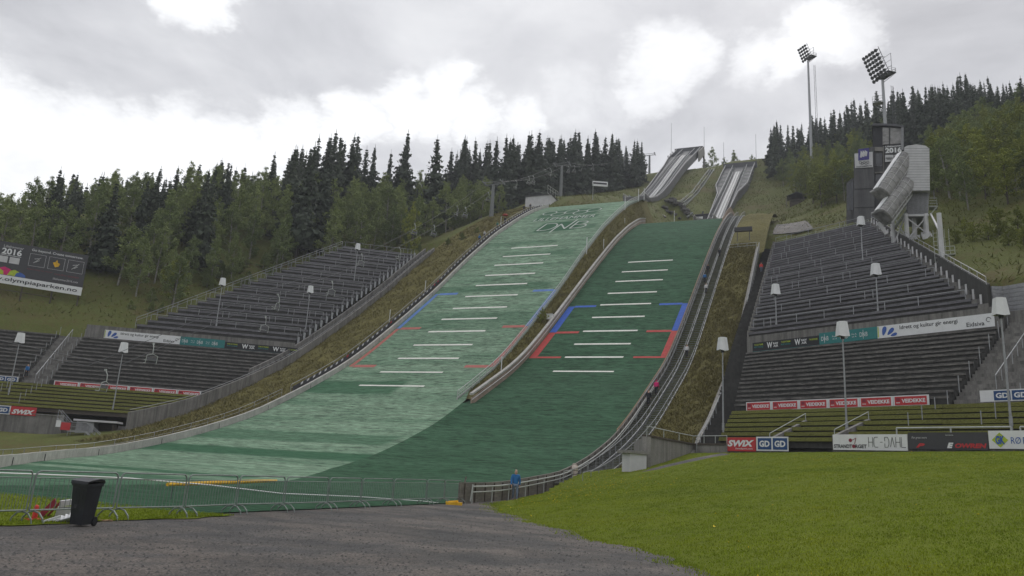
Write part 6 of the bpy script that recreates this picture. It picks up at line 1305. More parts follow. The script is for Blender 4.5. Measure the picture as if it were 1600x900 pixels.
# ------------------------------------------------------------------ wheelie bin and litter
Bn = at_z((126, 822), 0); vd = Bn / np.linalg.norm(Bn); rz = -math.radians(16)
bn = thing('wheelie_bin', 'tall black wheelie bin leaning slightly in front of the barriers', 'bin', Bn, None, rz)
b = MB(); w0, w1, d0, d1, h = .235, .3, .25, .34, .98
b.add([(-w0, -d0, .05), (w0, -d0, .05), (w0, d0, .05), (-w0, d0, .05), (-w1, -d1, h), (w1, -d1, h), (w1, d1, h), (-w1, d1, h)], [(3, 2, 1, 0), (0, 1, 5, 4), (1, 2, 6, 5), (2, 3, 7, 6), (3, 0, 4, 7), (4, 5, 6, 7)])
b.box(-w1 - .025, w1 + .025, -d1 - .025, d1 + .02, h - .05, h + .015)
for x in (-.14, 0, .14): b.obox((x - .012, -d0 - .008, .1), (.024, 0, 0), (0, .01, 0), (0, -(d1 - d0) * .9, h - .2))
o_ = rot_build(b, 'body', M['binplastic'], bn); bv = o_.modifiers.new('bevel', 'BEVEL'); bv.width = .02; bv.segments = 2
b = MB(); k = 7
prof = [(-d1 - .06, h + .02), (-d1 - .05, h + .07), (-.15, h + .1), (.15, h + .12), (d1, h + .1), (d1 + .07, h + .05)]
for (y0, z0), (y1, z1) in zip(prof[:-1], prof[1:]): b.obox((-w1 - .035, y0, z0 - .03), (2 * w1 + .07, 0, 0), (0, y1 - y0, z1 - z0), (0, 0, .035))
b.tube((-w1, d1 + .09, h + .02), (w1, d1 + .09, h + .02), .02); o_ = rot_build(b, 'lid', M['binplastic'], bn); bv = o_.modifiers.new('bevel', 'BEVEL'); bv.width = .012
for sg in (-1, 1):
    b = MB(); b.tube((sg * .2, d0 + .06, .11), (sg * .27, d0 + .06, .11), .11, n=16); rot_build(b, 'wheel', M['black'], bn)
b = MB(); b.box(-.13, -.03, -d0 - .055, -d0 - .04, .42, .5); rot_build(b, 'label_patch', M['charcoal'], bn)
bn.rotation_euler = (math.radians(3), math.radians(2.5), rz); bn.scale = (.66, .6, .9)
P = at_z((53, 813), 0); b = MB(); b.tube(P, P + ZU * .3, .055, .05, 10); b.tube(P + ZU * .3, P + ZU * .33, .05, .02, 10)
for a in (0, 1.6, 3.2, 4.7): b.bar(P + ZU * .02, P + np.array([.2 * math.cos(a), .2 * math.sin(a), .02]), .1, .03)
tag(b.build('barrier_base', M['redcloth']), 'orange plastic post with a flat red base on the lawn left of the bin', 'post')
P = at_z((72, 811), 0); b = MB(); rtv = np.array([vd[1], -vd[0], 0])
b.obox(P - rtv * .1, rtv * .25 + ZU * .33, vd[:3] * .3, ZU * .12 - rtv * .06); b.obox(P + rtv * .0 + vd * .2, rtv * .2 + ZU * .3, vd * .1, ZU * .08); tag(b.build('broken_board', M['brownprint']), 'broken brown board propped up between the orange post and the bin', 'board')
P = at_z((96, 810), 0); b = MB(); b.obox(P - rtv * .15 + ZU * .02, rtv * .55, vd * .4, ZU * .22 + rtv * .03); b.obox(P - rtv * .1 + ZU * .26, rtv * .5 + ZU * .08, vd * .35, ZU * .12); tag(b.build('plastic_crate', M['offwhite']), 'pale crate lying behind the left side of the bin', 'crate')
P = at_z((92, 818), 0); b = MB()
for i in range(5): a = P + rtv * (i * .08 - .15) + ZU * (.02 + .03 * i); b.add([a, a + rtv * .3 + ZU * .06, a + rtv * .34 + vd * .2 - ZU * .02, a + vd * .22 + ZU * .08], [(0, 1, 2, 3)])
b.obox(P - rtv * .3, rtv * .3 + ZU * .12, vd * .12, ZU * .05); tag(b.build('plastic_sheet', M['white']), 'crumpled white plastic sheet on the grass beside the bin', 'litter')
P = at_z((150, 815), 0); b = MB(); b.path([P + rtv * x + vd * y + ZU * .03 for x, y in ((-.1, 0), (.05, .1), (.15, -.05), (.25, .05), (.33, 0))], .02, 6); tag(b.build('orange_strap', M['wallbrown']), 'orange-brown strap lying on the grass right of the bin', 'strap')
# ------------------------------------------------------------------ people
def skin(name, verts, edges, mat, parent, root=0, sub=2):
    me = bpy.data.meshes.new(name); me.from_pydata([v[:3] for v in verts], edges, []); me.materials.append(mat)
    o = bpy.data.objects.new(name, me); COL.objects.link(o); o.parent = parent
    sk = o.modifiers.new('skin', 'SKIN'); sk.use_smooth_shade = True
    for i, v in enumerate(verts): me.skin_vertices[0].data[i].radius = (v[3], v[4] if len(v) > 4 else v[3]); me.skin_vertices[0].data[i].use_root = (i == root)
    ss = o.modifiers.new('sub', 'SUBSURF'); ss.levels = sub; ss.render_levels = sub
    return o
def person(label, loc, rz, jacket, trousers, hat=None, h=1.75, stride=.16, arm=.12, lean=0.0, hair='hair', elbows=0.0):
    r = thing('person', label, 'person', loc, None, rz); r.scale = (h / 1.75,) * 3
    L_ = lambda z: -lean * max(0, z - .9)       # lean towards -y
    V_ = [(0, L_(.95), .95, .12, .1), (0, L_(1.15), 1.15, .12, .095), (0, L_(1.38), 1.38, .15, .1), (0, L_(1.5) - .005, 1.5, .055, .055), (0, L_(1.58) - .03, 1.585, .072, .08), (0, L_(1.66) - .02, 1.665, .078, .092), (0, L_(1.73), 1.735, .05, .06), (0, L_(1.6) - .115, 1.605, .016, .018), (0, L_(1.56) - .1, 1.55, .03, .02)]
    E_ = [(0, 1), (1, 2), (2, 3), (3, 4), (4, 5), (5, 6), (4, 7), (4, 8)]
    def add(v, p): V_.append(v); E_.append((p, len(V_) - 1)); return len(V_) - 1
    J = {}
    for sg in (-1, 1):
        e = add((sg * .085, L_(1.62) + .005, 1.62, .012, .02), 4)
        a = add((sg * .19, L_(1.42), 1.42, .05), 2); el = add((sg * (.25 + elbows), L_(1.15) - .02 + sg * arm * .4, 1.14, .04), a); wr = add((sg * .25, L_(.95) - .08 + sg * arm, .89, .028), el); pm = add((sg * .25, L_(.9) - .1 + sg * arm, .82, .03, .018), wr)
        for k, (dy, ln) in enumerate(((-.028, .07), (-.01, .08), (.01, .075), (.026, .06))): f1 = add((sg * .255, V_[pm][1] + dy * 1.1, .775, .009), pm); add((sg * .245, V_[pm][1] + dy * 1.15 - .012, .775 - ln, .0075), f1)
        th = add((sg * .235, V_[pm][1] - .045, .8, .01), pm); add((sg * .23, V_[pm][1] - .06, .765, .008), th)
        hp = add((sg * .1, 0, .88, .085), 0); kn = add((sg * .105, -.03 - sg * stride * .45, .49, .055), hp); an = add((sg * .1, .02 - sg * stride, .1, .038), kn); add((sg * .11, -.12 - sg * stride, .04, .04, .03), an); J[sg] = (a, el, wr, hp, kn, an)
    skin('body', V_, E_, M['skin'], r)
    g_ = lambda i, k=0.0: (V_[i][0], V_[i][1], V_[i][2], V_[i][3] + k, (V_[i][4] if len(V_[i]) > 4 else V_[i][3]) + k)
    jv = [(0, L_(.85), .86, .185, .14), (0, L_(1.1), 1.1, .175, .135), (0, L_(1.36), 1.37, .185, .135), (0, L_(1.47), 1.475, .085, .085)]; je = [(0, 1), (1, 2), (2, 3)]
    for sg in (-1, 1):
        a, el, wr = J[sg][:3]; b0 = len(jv); jv += [g_(a, .03), g_(el, .025), g_(wr, .025)]; je += [(2, b0), (b0, b0 + 1), (b0 + 1, b0 + 2)]
    skin('jacket', jv, je, jacket, r)
    tv = [(0, 0, .93, .165, .12)]; te = []
    for sg in (-1, 1):
        hp, kn, an = J[sg][3:]; b0 = len(tv); tv += [g_(hp, .015), g_(kn, .022), g_(an, .03)]; te += [(0, b0), (b0, b0 + 1), (b0 + 1, b0 + 2)]
    skin('trousers', tv, te, trousers, r)
    for sg in (-1, 1):
        an = J[sg][5]; x, y = V_[an][0], V_[an][1]; skin('shoe', [(x, y + .03, .06, .05, .05), (x, y - .08, .045, .05, .04), (x, y - .17, .035, .04, .03)], [(0, 1), (1, 2)], M['darkcloth'], r, 0, 1)
    ym = L_(1.66)
    for sg in (-1, 1): b = MB(); blob(b, (sg * .03, ym - .108, 1.645), .011, 3, 1); me = b.build('eye', M['black'], r); me.location = (0, 0, 0); me.data.transform(Matrix.Translation(Vector(origin(r))))
    m_ = M[hat] if hat else M[hair]
    skin('hood' if hat else 'hair', [(0, ym + .02, 1.66, .082, .085), (0, ym + .0, 1.725, .085, .1), (0, ym - .01, 1.765, .05, .06)] + ([(0, ym + .04, 1.55, .09, .07)] if hat else []), [(0, 1), (1, 2)] + ([(0, 3)] if hat else []), m_, r, 0, 1)
    return r
def face_cam(P): return -math.atan2(P[0], P[1])
P = at_z((804, 782.5), .0)
person('person in a blue jacket and pale jeans walking towards the camera beside the timber wall', P, face_cam(P) + .1, M['jacket_blue'], M['denim'], None, 1.78, .17, .1)
def on_hill(s, t, pf): return ST(s, t, float(pf(s)))
sp = lambda px, t: at_t(px, t)
P = at_t((1025, 634), -18.0); s_p = float(P @ U); P = on_hill(s_p, -18.0, ps) + ZU * .33; person('person in a bright pink jacket on the stairway beside the smaller slope', P, -math.radians(23) + PI, M['pink'], M['darkcloth'], 'pink', 1.7, .15, .1, .1)
P = on_hill(s_p - 3.6, -18.1, ps) + ZU * .33; person('person in dark clothes just below the one in pink on the stairway', P, -math.radians(23) + PI, M['darkcloth'], M['darkcloth'], None, 1.75, .15, .1, .15)
for px, t, c, hd, lb in (((1073, 560), -16.8, 'offwhite', None, 'person in a pale top halfway up the stairway beside the smaller slope'), ((1106, 402), -18.0, 'darkcloth', None, 'person in dark clothes high on the stairway, upper of the two below the small gantry'), ((1101, 418), -18.0, 'jacket_blue', 'darkcloth', 'person in dark blue high on the stairway, lower of the two below the small gantry'), ((1124, 358), -17.0, 'darkcloth', 'darkcloth', 'person in black near the top of the stairway by the take-off'), ((1103, 408), -17.2, 'offwhite', None, 'person in a pale top between the two dark figures high on the stairway')):
    P = at_t(px, t); P = on_hill(float(P @ U), t, ps) + ZU * .33; person(lb, P, -math.radians(23) + PI, M[c], M['darkcloth'], hd, 1.7, .14, .1, .1)
P = at_t((1189, 398), -9.6); nP = float(P @ ENR); P = P * [1, 1, 0] + ZU * float(np.interp(nP, [53, 61.8, 74.5, 122], [5.0, 8.5, 17.6, 46.4])); person('person in a red jacket at the top of the concrete stairway beside the right grandstand', P, -math.radians(23), M['redcloth'], M['denim'], 'redcloth', 1.7, .12, .08)
P = at_n((40, 590), ENL, 113.4); P[2] = zl_(113.4); person('person in a blue jacket standing on the aisle steps at far left', P, face_cam(P) + .6, M['jacket_blue'], M['darkcloth'], None, 1.75, .1, .1)
for px, c, hd, lb in (((748, 386), 'jacket_blue', 'jacket_blue', 'person in bright blue behind the marker fence on the left of the larger slope'), ((756, 379), 'offwhite', None, 'person in a white top behind the marker fence, next to the one in blue'), ((776, 369), 'greencloth', 'greencloth', 'person in a green cape behind the marker fence below the red umbrella'), ((788, 361), 'darkcloth', None, 'person in dark clothes holding the red umbrella by the marker fence')):
    P = at_t(px, -68.0); P = on_hill(float(P @ U), -68.0, pb) + ZU * .15; Pu = P; person(lb, P, -math.radians(23) + PI * .9, M[c], M['darkcloth'], hd, 1.72, .1, .1)
for px, t, lb in (((828, 334), -68.6, 'person in black standing in front of the white-walled building'), ((818, 336), -69.0, 'person in dark clothes at the left corner of the white-walled building')):
    P = at_t(px, t); P = on_hill(float(P @ U), t, pb) + ZU * .15; person(lb, P, face_cam(P), M['darkcloth'], M['darkcloth'], None, 1.75, .1, .1)
u_ = thing('umbrella', 'open red umbrella held up beside the marker fence', 'umbrella', Pu + ZU * 1.2); b = MB(); c = Pu + ZU * 2.35; k = 10
ring = [c + np.array([.75 * math.cos(t), .75 * math.sin(t), -.28]) for t in np.linspace(0, 2 * PI, k + 1)[:-1]]; r2_ = [c + np.array([.45 * math.cos(t), .45 * math.sin(t), -.08]) for t in np.linspace(0, 2 * PI, k + 1)[:-1]]
b.add([c] + r2_ + ring, [(0, 1 + i, 1 + (i + 1) % k) for i in range(k)] + [(1 + i, 1 + k + i, 1 + k + (i + 1) % k, 1 + (i + 1) % k) for i in range(k)]); b.build('canopy', M['redcloth'], u_); b = MB(); b.tube(c - ZU * 1.25, c + ZU * .1, .015, n=5); b.build('shaft', M['steel_dark'], u_)
# pale draped cover on the rail
P = at_t((897, 752), float(tR(57)) + .55); b = MB(); hgt = 1.15; k = 10
for (z0, r0, z1, r1) in ((-.35, .24, .1, .22), (.1, .22, .45, .2), (.45, .2, .75, .26), (.75, .26, hgt, .23), (hgt, .23, hgt + .05, .05)): b.tube(P + ZU * z0 + U * .03 * z0, P + ZU * z1 + U * .1 * z1, r0, r1, k)
tag(b.build('draped_cover', M['beige'], smooth=True), 'pale beige cloth cover draped over a post at the timber wall', 'cover')
# ------------------------------------------------------------------ trees
def quads_mesh(name, V4, mat):
    n = len(V4); me = bpy.data.meshes.new(name); me.vertices.add(4 * n); me.vertices.foreach_set('co', V4.reshape(-1, 3).astype(np.float32).ravel())
    me.loops.add(4 * n); me.loops.foreach_set('vertex_index', np.arange(4 * n, dtype=np.int32)); me.polygons.add(n); me.polygons.foreach_set('loop_start', np.arange(0, 4 * n, 4, dtype=np.int32)); me.polygons.foreach_set('loop_total', np.full(n, 4, dtype=np.int32))
    me.materials.append(mat); me.update(calc_edges=True); return me
def spruce_mesh(seed):
    R = np.random.default_rng(seed); Hh = 1.0; W = R.uniform(.155, .235); out = []
    z = R.uniform(.06, .14); 
    while z < .985:
        f = (z - .05) / .95; rad = W * (1 - f) ** .93 * R.uniform(.65, 1.25) + .006; nb = int(5 + 7 * (1 - f)); a0 = R.uniform(0, 6.28)
        for j in range(nb):
            a = a0 + j * 2 * PI / nb + R.normal(0, .25); L_ = rad * R.uniform(.55, 1.25); k = max(2, int(L_ / .016)); dr = np.array([math.cos(a), math.sin(a), 0]); sd = np.array([-dr[1], dr[0], 0])
            if R.random() < .1: continue
            for i in range(k):
                e = (i + .5) / k; sag = -.55 * L_ * e ** 1.3 + .14 * L_ * e * e * 2; c = dr * L_ * e + np.array([0, 0, z + sag + R.normal(0, .003)]); s_ = (.012 + .03 * L_ / .18 * (1 - e * .6)) * R.uniform(.7, 1.3)
                up = np.array([R.normal(0, .4), R.normal(0, .4), -.6 - .5 * R.random()]); up /= np.linalg.norm(up); t = sd * math.cos(R.normal(0, .6)) + dr * R.normal(.3, .4); t /= np.linalg.norm(t)
                out.append([c - t * s_, c + t * s_, c + t * s_ * .4 + up * s_ * 1.3, c - t * s_ * .5 + up * s_ * 1.3])
        z += R.uniform(.018, .034)
    for i in range(5): c = np.array([0, 0, .96 + i * .01]); out.append([c + [-.003, 0, 0], c + [.003, 0, 0], c + [.001, 0, .03], c + [-.001, 0, .03]])
    m_ = MB(); m_.tube((0, 0, -.06), (0, 0, .93), .014, .002, 6)
    return quads_mesh('crown', np.array(out), M['spruce']), m_
def birch_mesh(seed, mat, slim=1.0):
    R = np.random.default_rng(seed); m_ = MB(); ln = R.normal(0, .025, 2); top = np.array([ln[0], ln[1], .9]); mid = np.array([ln[0] * .3, ln[1] * .3, .42]); m_.tube((0, 0, -.05), mid, .011, .008, 6); m_.tube(mid, top, .008, .002, 5)
    cl = []; nbr = int(R.integers(20, 27))
    for i in range(nbr):                                   # ascending limbs, leaf sprays along each
        z0 = .12 + .74 * (i + R.uniform(0, 1)) / nbr; f = (z0 - .1) / .8; a = i * 2.4 + R.normal(0, .4); L_ = (.2 * (1 - f) ** .75 + .035) * R.uniform(.55, 1.2) * slim * (.65 if z0 < .2 else 1); dr = np.array([math.cos(a), math.sin(a), R.uniform(.5, 1.1)]); p0 = np.array([ln[0] * z0, ln[1] * z0, z0]); p1 = p0 + dr * L_
        p1[2] = min(p1[2], 1.0); m_.tube(p0, p1, .0035, .001, 4)
        for k in range(int(3 + L_ * 22)):
            e = R.uniform(.3, 1.08); c = p0 + (p1 - p0) * e + R.normal(0, .014, 3); c[2] -= .03 * R.random(); cl.append((c, R.uniform(.022, .045)))
    for k in range(9): cl.append((np.array([ln[0] + R.normal(0, .012), ln[1] + R.normal(0, .012), R.uniform(.82, 1.0)]), R.uniform(.015, .03)))
    out = []
    for c, r in cl:
        n = int(46 * (r / .035) ** 1.6) + 8; d = R.normal(0, 1, (n, 3)); d /= np.linalg.norm(d, axis=1)[:, None]; P = c + d * (r * R.uniform(.1, 1.25, n))[:, None] * [1, 1, 1.25]
        t = R.normal(0, 1, (n, 3)); t /= np.linalg.norm(t, axis=1)[:, None]; u = np.cross(t, d + R.normal(0, .6, (n, 3))); u /= np.linalg.norm(u, axis=1)[:, None] + 1e-9; s_ = R.uniform(.0045, .0095, n)[:, None]
        out.append(np.stack([P - t * s_ - u * s_ * .6, P + t * s_ * .8 - u * s_ * .6, P + t * s_ + u * s_ * .6, P - t * s_ * .6 + u * s_ * .7], 1))
    return quads_mesh('crown', np.concatenate(out), mat), m_
def proto(gen, bark, name):
    cm, tm = gen; c = bpy.data.objects.new('crown', cm); tmesh = bpy.data.meshes.new('trunk'); tmesh.from_pydata(tm.v, [], tm.f); tmesh.materials.append(bark); return (name, cm, tmesh)
SPR = [proto(spruce_mesh(100 + i), M['bark'], 'spruce_tree') for i in range(6)]
BIR = [proto(birch_mesh(200 + i, M['birch'], [1, .85, 1.15, .95, 1.05, .8][i]), M['birchbark'], 'birch_tree') for i in range(6)]
BR2 = [proto(birch_mesh(300 + i, M['birch2'], [1.3, 1.1, 1.2][i]), M['bark'], 'leafy_tree') for i in range(3)]
TC = rng
def tree(kind, P, h, label, group, wide=1.0, cat='tree', name=None):
    nm_, cm, tm = kind; name = name or (cat if cat != 'tree' else nm_); r = bpy.data.objects.new(name, None); COL.objects.link(r); r.location = tuple(P); r.rotation_euler = (TC.normal(0, .02), TC.normal(0, .02), TC.uniform(0, 6.28)); r.scale = (h * wide, h * wide, h); tag(r, label, cat, group)
    for nm, me in (('trunk', tm), ('crown', cm)): o = bpy.data.objects.new(nm, me); COL.objects.link(o); o.parent = r
    return r
def gridpts(s0, s1, t0, t1, step, cond):
    out = []
    for s in np.arange(s0, s1, step):
        for t in np.arange(t0, t1, step):
            a = s + TC.uniform(-.45, .45) * step; c = t + TC.uniform(-.45, .45) * step; p = ST(a, c); p[2] = float(H(p[0], p[1])); q = proj(p + ZU * 8)
            if q[2] > 10 and -60 < q[0] < 1660 and cond(a, c, p, q): out.append(p)
    return out
def rB(s): return float(np.interp(s, [60, 86, 126, 138, 150, 200, 225, 245, 270], [-112, -101.5, -93.5, -88, -85, -84, -84, -79, -66]))
nlf = lambda p: float(p @ ENL); nrf = lambda p: float(p @ ENR); prf = lambda p: float(p @ ERR)
def skyL(x): return float(np.interp(x, [-60, 0, 30, 100, 180, 240, 300, 400, 460, 520, 620, 700, 800, 860, 940, 1015], [300, 312, 306, 272, 284, 275, 262, 248, 238, 212, 218, 206, 196, 206, 216, 236]))
left = gridpts(66, 300, -210, -56, 5.3, lambda s, t, p, q: t < rB(s) and nlf(p) > np.interp(q[0], [0, 200, 250], [135, 131.5, 126]) and nlf(p) < 262)
left += gridpts(208, 300, -135, -58, 5.6, lambda s, t, p, q: t < rB(s))
info = []
for p in left:
    s = float(p @ U); t = float(p @ V); n = nlf(p); q = proj(p); front = min(rB(s) - t, n - 127 if t < -99 else 99)
    info.append((front, s, t, n, q, p))
LS = 'dark spruce in the crowded forest on the hillside to the left of the ski jumps'; LB = 'green leafy birch in the forest above and beside the left grandstand'
nS = nB = 0; cand = []
for front, s, t, n, q, p in info:
    pS = float(np.clip((front - 10) / 45, .06, .8)); pS = max(pS, .95 if s > 205 else 0); pS *= .55 if q[0] < 420 else 1
    if q[0] > 430 and 0 < proj(p + ZU * 14)[1] - skyL(q[0]) < 40: pS = .85
    sp_ = TC.random() < pS and not (q[0] < 215 and n < 141)
    if q[0] < 200 and n < 137: continue
    hh = TC.uniform(12, 20) * (1.1 if s > 190 else 1) if sp_ else (TC.uniform(9, 13.5) if front < 12 else TC.uniform(10.5, 15))
    top = proj(p + ZU * hh); sk = skyL(top[0]); over = sk - top[1]
    if sp_ and -60 < over < 35 and q[0] > 60:
        b_ = proj(p)[1]; hh = float(np.clip(hh * (b_ - sk + TC.uniform(-12, 14)) / (b_ - top[1]), 8, 27)); over = 0
    if over > 14 + TC.uniform(-8, 10): 
        need = q[1] - sk
        if need < 25 or need < .55 * (q[1] - top[1]): continue
        hh *= (need + TC.uniform(-6, 12)) / (q[1] - top[1])
        if hh < 6.5: continue
    cand.append((front, sp_, hh, p, abs(over)))
# the trees that show largest: front rows first, then the skyline
cand.sort(key=lambda c: min(c[0], 18 + c[4] * .35))
for front, sp_, hh, p, ov in cand:
    if sp_:
        if nS >= 189: continue
        nS += 1; tree(SPR[TC.integers(6)], p, hh, LS, 'spruces on the left hillside', TC.uniform(.8, 1.1))
    else:
        if nB >= 268: continue
        nB += 1; tree(BIR[TC.integers(6)], p, hh, LB, 'birches on the left hillside', TC.uniform(.95, 1.35))
print('left', len(left), len(cand), nS, nB)
p = at_ground((268, 478)); tree(BR2[0], p, 9.0, 'bright yellow-green bushy tree at the left end of the left upper grandstand', None, 1.1)
p = at_ground((645, 398)) + ENL * 4; tree(BR2[1], p, 13.5, 'taller bright yellow-green tree at the forest edge above the top right of the left grandstand', None, .9)
# right side
RSl = 'dark spruce in the forest on the ridge at right, behind the judges tower'; RB = 'leafy green tree on the slope behind the judges tower at right'
def edgeTree(p): b_ = proj(p); return b_[0] > 1182 + (b_[1] - 266) * 1.5
def skyR(x): return float(np.interp(x, [1196, 1215, 1250, 1290, 1340, 1400, 1460, 1500, 1560, 1600, 1660], [240, 186, 178, 162, 158, 150, 142, 132, 140, 134, 134]))
right = gridpts(150, 330, -30, 175, 5.6, lambda s, t, p, q: nrf(p) > 186 and q[0] > 1180 and nrf(p) < 290 and edgeTree(p))
nS2 = 0; cand = []
for p in right:
    hh = TC.uniform(13, 20); top = proj(p + ZU * hh); b_ = proj(p); sk = skyR(top[0]); over = sk - top[1]
    if over > 10 + TC.uniform(-8, 10):
        need = b_[1] - sk
        if need < 20 or need < .55 * (b_[1] - top[1]): continue
        hh *= (need + TC.uniform(-6, 10)) / (b_[1] - top[1])
        if hh < 7: continue
    cand.append((abs(over) + .0 * p[1], hh, p))
cand.sort(key=lambda c: c[0])
bins = {}
for ov, hh, p in cand:
    k = int(proj(p)[0] // 40); bins[k] = bins.get(k, 0) + 1
    if bins[k] > 11: continue
    if nS2 >= 114: break
    nS2 += 1; tree(SPR[TC.integers(6)], p, hh * TC.uniform(.95, 1.2), RSl, 'spruces on the right ridge', TC.uniform(.85, 1.1))
rb = gridpts(110, 320, -25, 160, 5.0, lambda s, t, p, q: edgeTree(p) and ((1180 < q[0] < 1380 and 160 < nrf(p) < 250 and proj(p)[1] > 225) or (q[0] > 1448 and proj(p)[1] < 330 and nrf(p) < 200)))
rb.sort(key=lambda p: p[1])
for p in rb[:190]: tree(BIR[TC.integers(6)] if TC.random() < .55 else BR2[TC.integers(3)], p, TC.uniform(7.5, 12), RB, 'leafy trees on the right slope', TC.uniform(1.1, 1.5), 'tree', 'leafy_tree')
print('right', len(right), nS2, len(rb))
for px, ty, lb in ((1052, 240, 'small tree on the skyline left of the arched start house'), (1114, 228, 'tall leafy tree on the skyline just right of the arched start house'), (1103, 249, 'low bushy tree beside the arch of the higher start house'), (1132, 246, 'small round tree on the skyline left of the lower start house'), (1148, 234, 'tall round-topped tree behind the lower start house'), (1174, 241, 'small tree directly right of the lower start house'), (1186, 252, 'bushy tree on the skyline right of the lower start house'), (1198, 240, 'leafy tree at the left foot of the right-hand forest')):
    T_ = at_n((px, ty), U, 330); g0 = float(H(T_[0], T_[1])); hh = max(5, T_[2] - g0); tree(BIR[TC.integers(6)], T_ * [1, 1, 0] + ZU * g0, hh, lb, None, 1.2 if hh < 14 else .9, 'tree', 'leafy_tree')
# shrubs on the right slope
for i, (px, h) in enumerate((((1495, 380), 2.4), ((1520, 378), 3.0), ((1545, 376), 2.8), ((1562, 366), 4.6), ((1590, 368), 4.6), ((1575, 384), 2.6), ((1600, 386), 3.0), ((1508, 366), 2.8))):
    p = at_ground(px); p[2] -= .2 * h; tree(BR2[i % 3], p, h, 'bushy green shrub on the grass bank right of the judges tower', 'shrubs on the right grass bank', 1.6, 'shrub')
for i, (px, h) in enumerate((((640, 392), 2.2), ((700, 384), 2.4), ((722, 378), 2.8), ((655, 392), 2.0), ((745, 366), 2.2), ((205, 484), 2.2), ((235, 488), 2.6), ((250, 490), 2.4), ((880, 300), 2.6), ((905, 298), 2.2), ((940, 292), 2.6), ((860, 300), 2.8), ((980, 288), 2.0))):
    p = at_ground(px); p[2] -= .2 * h; tree(BIR[i % 6], p, h, 'low green bush at the foot of the forest left of the ski jumps', 'bushes along the left forest edge', 1.8, 'bush')
nU = 0
for k in range(900):                                       # undergrowth along the forest edge
    if nU >= 78: break
    s0 = TC.uniform(80, 205); t0 = rB(s0) - TC.uniform(.5, 9) if s0 > 100 else TC.uniform(-175, -103)
    p = ST(s0, t0); p[2] = float(H(p[0], p[1])); n0 = nlf(p); q = proj(p)
    if not (-40 < q[0] < 900) or (t0 < -96 and n0 < np.interp(q[0], [0, 200, 250], [134, 131, 127])) or n0 > 215 or (s0 <= 100 and n0 > 143) or (q[0] < 230 and n0 < 138.5): continue
    p[2] -= .35; nU += 1; tree(BIR[TC.integers(6)], p, TC.uniform(2.2, 4.2), 'low green bush at the foot of the forest left of the ski jumps', 'bushes along the left forest edge', TC.uniform(1.6, 2.4), 'bush')
p = ST(109, -40.9, float(pb(109)) - 1.6); tree(BR2[2], p, 3.2, 'small yellow-green bush by the white box between the two slopes', None, 1.3, 'bush')
# ------------------------------------------------------------------ sky, sun, air
w = bpy.data.worlds.new('World'); scn.world = w; w.use_nodes = True; nt = w.node_tree; bg = nt.nodes['Background']
sky = N(nt, 'ShaderNodeTexSky', sky_type='NISHITA'); sky.sun_disc = False
SUN_EL, SUN_AZ = 48.0, 30.0
sky.sun_elevation = math.radians(SUN_EL); sky.sun_rotation = math.radians(SUN_AZ)
tc = N(nt, 'ShaderNodeTexCoord').outputs['Generated']
nrmv = N(nt, 'ShaderNodeVectorMath', operation='NORMALIZE'); nt.links.new(tc, nrmv.inputs[0]); D_ = nrmv.outputs[0]; D0 = D_
sx = N(nt, 'ShaderNodeSeparateXYZ'); nt.links.new(D_, sx.inputs[0])
def mth(op, a, b_=None, c=None):
    n = N(nt, 'ShaderNodeMath', operation=op)
    for i, v in enumerate((a, b_, c)):
        if v is None: continue
        if isinstance(v, (int, float)): n.inputs[i].default_value = v
        else: nt.links.new(v, n.inputs[i])
    return n.outputs[0]
zz2 = mth('ADD', mth('ABSOLUTE', sx.outputs[2]), .22)
cx = N(nt, 'ShaderNodeCombineXYZ'); nt.links.new(mth('DIVIDE', sx.outputs[0], zz2), cx.inputs[0]); nt.links.new(mth('DIVIDE', sx.outputs[1], zz2), cx.inputs[1])
nz1 = noise(nt, 1.5, 8, .55, cx.outputs[0], .25); nz2 = noise(nt, 3.6, 8, .6, cx.outputs[0], .4); nz4 = noise(nt, 8, 9, .68, cx.outputs[0], .5); nz3 = noise(nt, .8, 4, .5, cx.outputs[0], .0)
wn = N(nt, 'ShaderNodeTexNoise'); wn.inputs['Scale'].default_value = 2.6; wn.inputs['Detail'].default_value = 6; wn.inputs['Roughness'].default_value = .7; nt.links.new(cx.outputs[0], wn.inputs['Vector'])
wv = N(nt, 'ShaderNodeVectorMath', operation='MULTIPLY_ADD'); wv.inputs[1].default_value = (.2, .2, .1); wv.inputs[2].default_value = (-.1, -.1, -.05); nt.links.new(wn.outputs['Color'], wv.inputs[0])
wa = N(nt, 'ShaderNodeVectorMath', operation='ADD'); nt.links.new(D0, wa.inputs[0]); nt.links.new(wv.outputs[0], wa.inputs[1]); wz = N(nt, 'ShaderNodeVectorMath', operation='NORMALIZE'); nt.links.new(wa.outputs[0], wz.inputs[0]); D_ = wz.outputs[0]
base_c = ramp(nt, mth('ADD', mth('MULTIPLY', nz1, .62), mth('MULTIPLY', nz2, .38)), [(.32, (3.5, 3.5, 3.65)), (.45, (4.9, 4.9, 5.05)), (.56, (6.0, 6.0, 6.1)), (.72, (7.2, 7.2, 7.2))])
gap = None
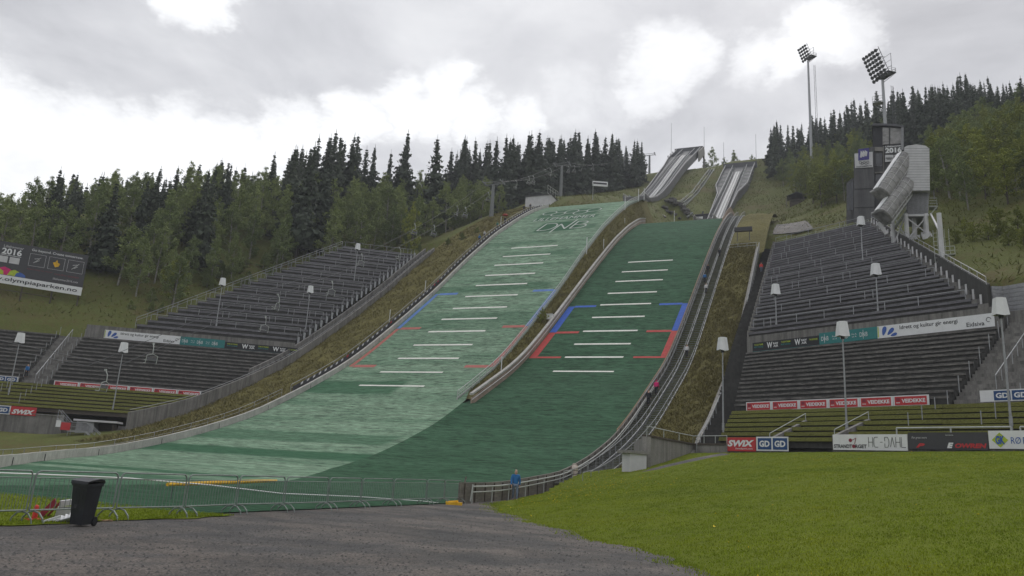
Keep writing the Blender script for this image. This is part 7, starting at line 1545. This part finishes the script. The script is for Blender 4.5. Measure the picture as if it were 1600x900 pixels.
for (px, py, wd, st) in ((312, 0, 2.6, .95), (285, 15, 1.9, .8), (340, 20, 1.9, .8), (-20, 235, 4.5, 1), (60, 262, 4.2, 1), (150, 262, 4, 1), (235, 262, 3.6, 1), (310, 248, 3.4, .95), (385, 250, 3.2, .95), (470, 225, 3.0, .9), (550, 200, 2.6, .9), (620, 165, 2.5, .85), (690, 160, 2.6, .85), (750, 185, 2.2, .8), (820, 190, 2.0, .7), (1040, 105, 2.8, .7), (1005, 145, 2.4, .66), (1065, 90, 1.8, .6), (960, 165, 2.4, .45), (1285, 66, 2.6, .78), (1325, 78, 2.2, .7), (1230, 100, 2.0, .75), (1170, 100, 2.2, .6), (900, 150, 2.5, .4), (-200, 210, 8, .95)):
    d = ray(px, py); d = d / np.linalg.norm(d); dp = N(nt, 'ShaderNodeVectorMath', operation='DOT_PRODUCT'); dp.inputs[1].default_value = tuple(d); nt.links.new(D_, dp.inputs[0])
    mr = N(nt, 'ShaderNodeMapRange', interpolation_type='SMOOTHSTEP'); mr.inputs['From Min'].default_value = math.cos(math.radians(wd * 1.3)); mr.inputs['From Max'].default_value = 1.0; mr.inputs['To Max'].default_value = st; nt.links.new(dp.outputs['Value'], mr.inputs['Value'])
    gap = mr.outputs[0] if gap is None else mth('MAXIMUM', gap, mr.outputs[0])
gf = N(nt, 'ShaderNodeMapRange', interpolation_type='SMOOTHSTEP'); gf.inputs['From Min'].default_value = .47; gf.inputs['From Max'].default_value = 1.33; nt.links.new(mth('ADD', mth('MULTIPLY', gap, .74), mth('ADD', mth('MULTIPLY', nz2, .42), mth('MULTIPLY', nz4, .46))), gf.inputs['Value'])
col = mixc(nt, gf.outputs[0], base_c, (9.0, 9.05, 9.1))
top = mixc(nt, mth('MULTIPLY', nz3, .0), col, (8, 8, 8))
fin = mixc(nt, .93, sky.outputs[0], top)
nt.links.new(fin, bg.inputs['Color']); bg.inputs['Strength'].default_value = .115
sd = bpy.data.lights.new('sun', 'SUN'); sd.energy = .8; sd.angle = math.radians(35); sd.color = (1, .97, .93); so = bpy.data.objects.new('sun', sd); COL.objects.link(so)
dv = Vector((math.sin(math.radians(SUN_AZ)) * math.cos(math.radians(SUN_EL)), math.cos(math.radians(SUN_AZ)) * math.cos(math.radians(SUN_EL)), math.sin(math.radians(SUN_EL))))
so.rotation_euler = dv.to_track_quat('Z', 'Y').to_euler(); so.location = (0, 0, 300)
HAZE = 0.00045
if HAZE:
    m, nt2, b2 = nodes('rain_haze'); nt2.nodes.remove(b2); pv = N(nt2, 'ShaderNodeVolumePrincipled'); pv.inputs['Color'].default_value = (.8, .83, .88, 1); pv.inputs['Density'].default_value = HAZE; nt2.links.new(pv.outputs[0], nt2.nodes['Material Output'].inputs['Volume'])
    hb = MB(); hb.box(-2600, 2600, -2600, 3100, -3, 190); stuff(hb.build('haze', m))
scn.view_settings.view_transform = 'Standard'; scn.view_settings.look = 'None'; scn.view_settings.gamma = 1; scn.view_settings.exposure = 0.44; scn.view_settings.use_curve_mapping = False
scn.render.engine = 'CYCLES'
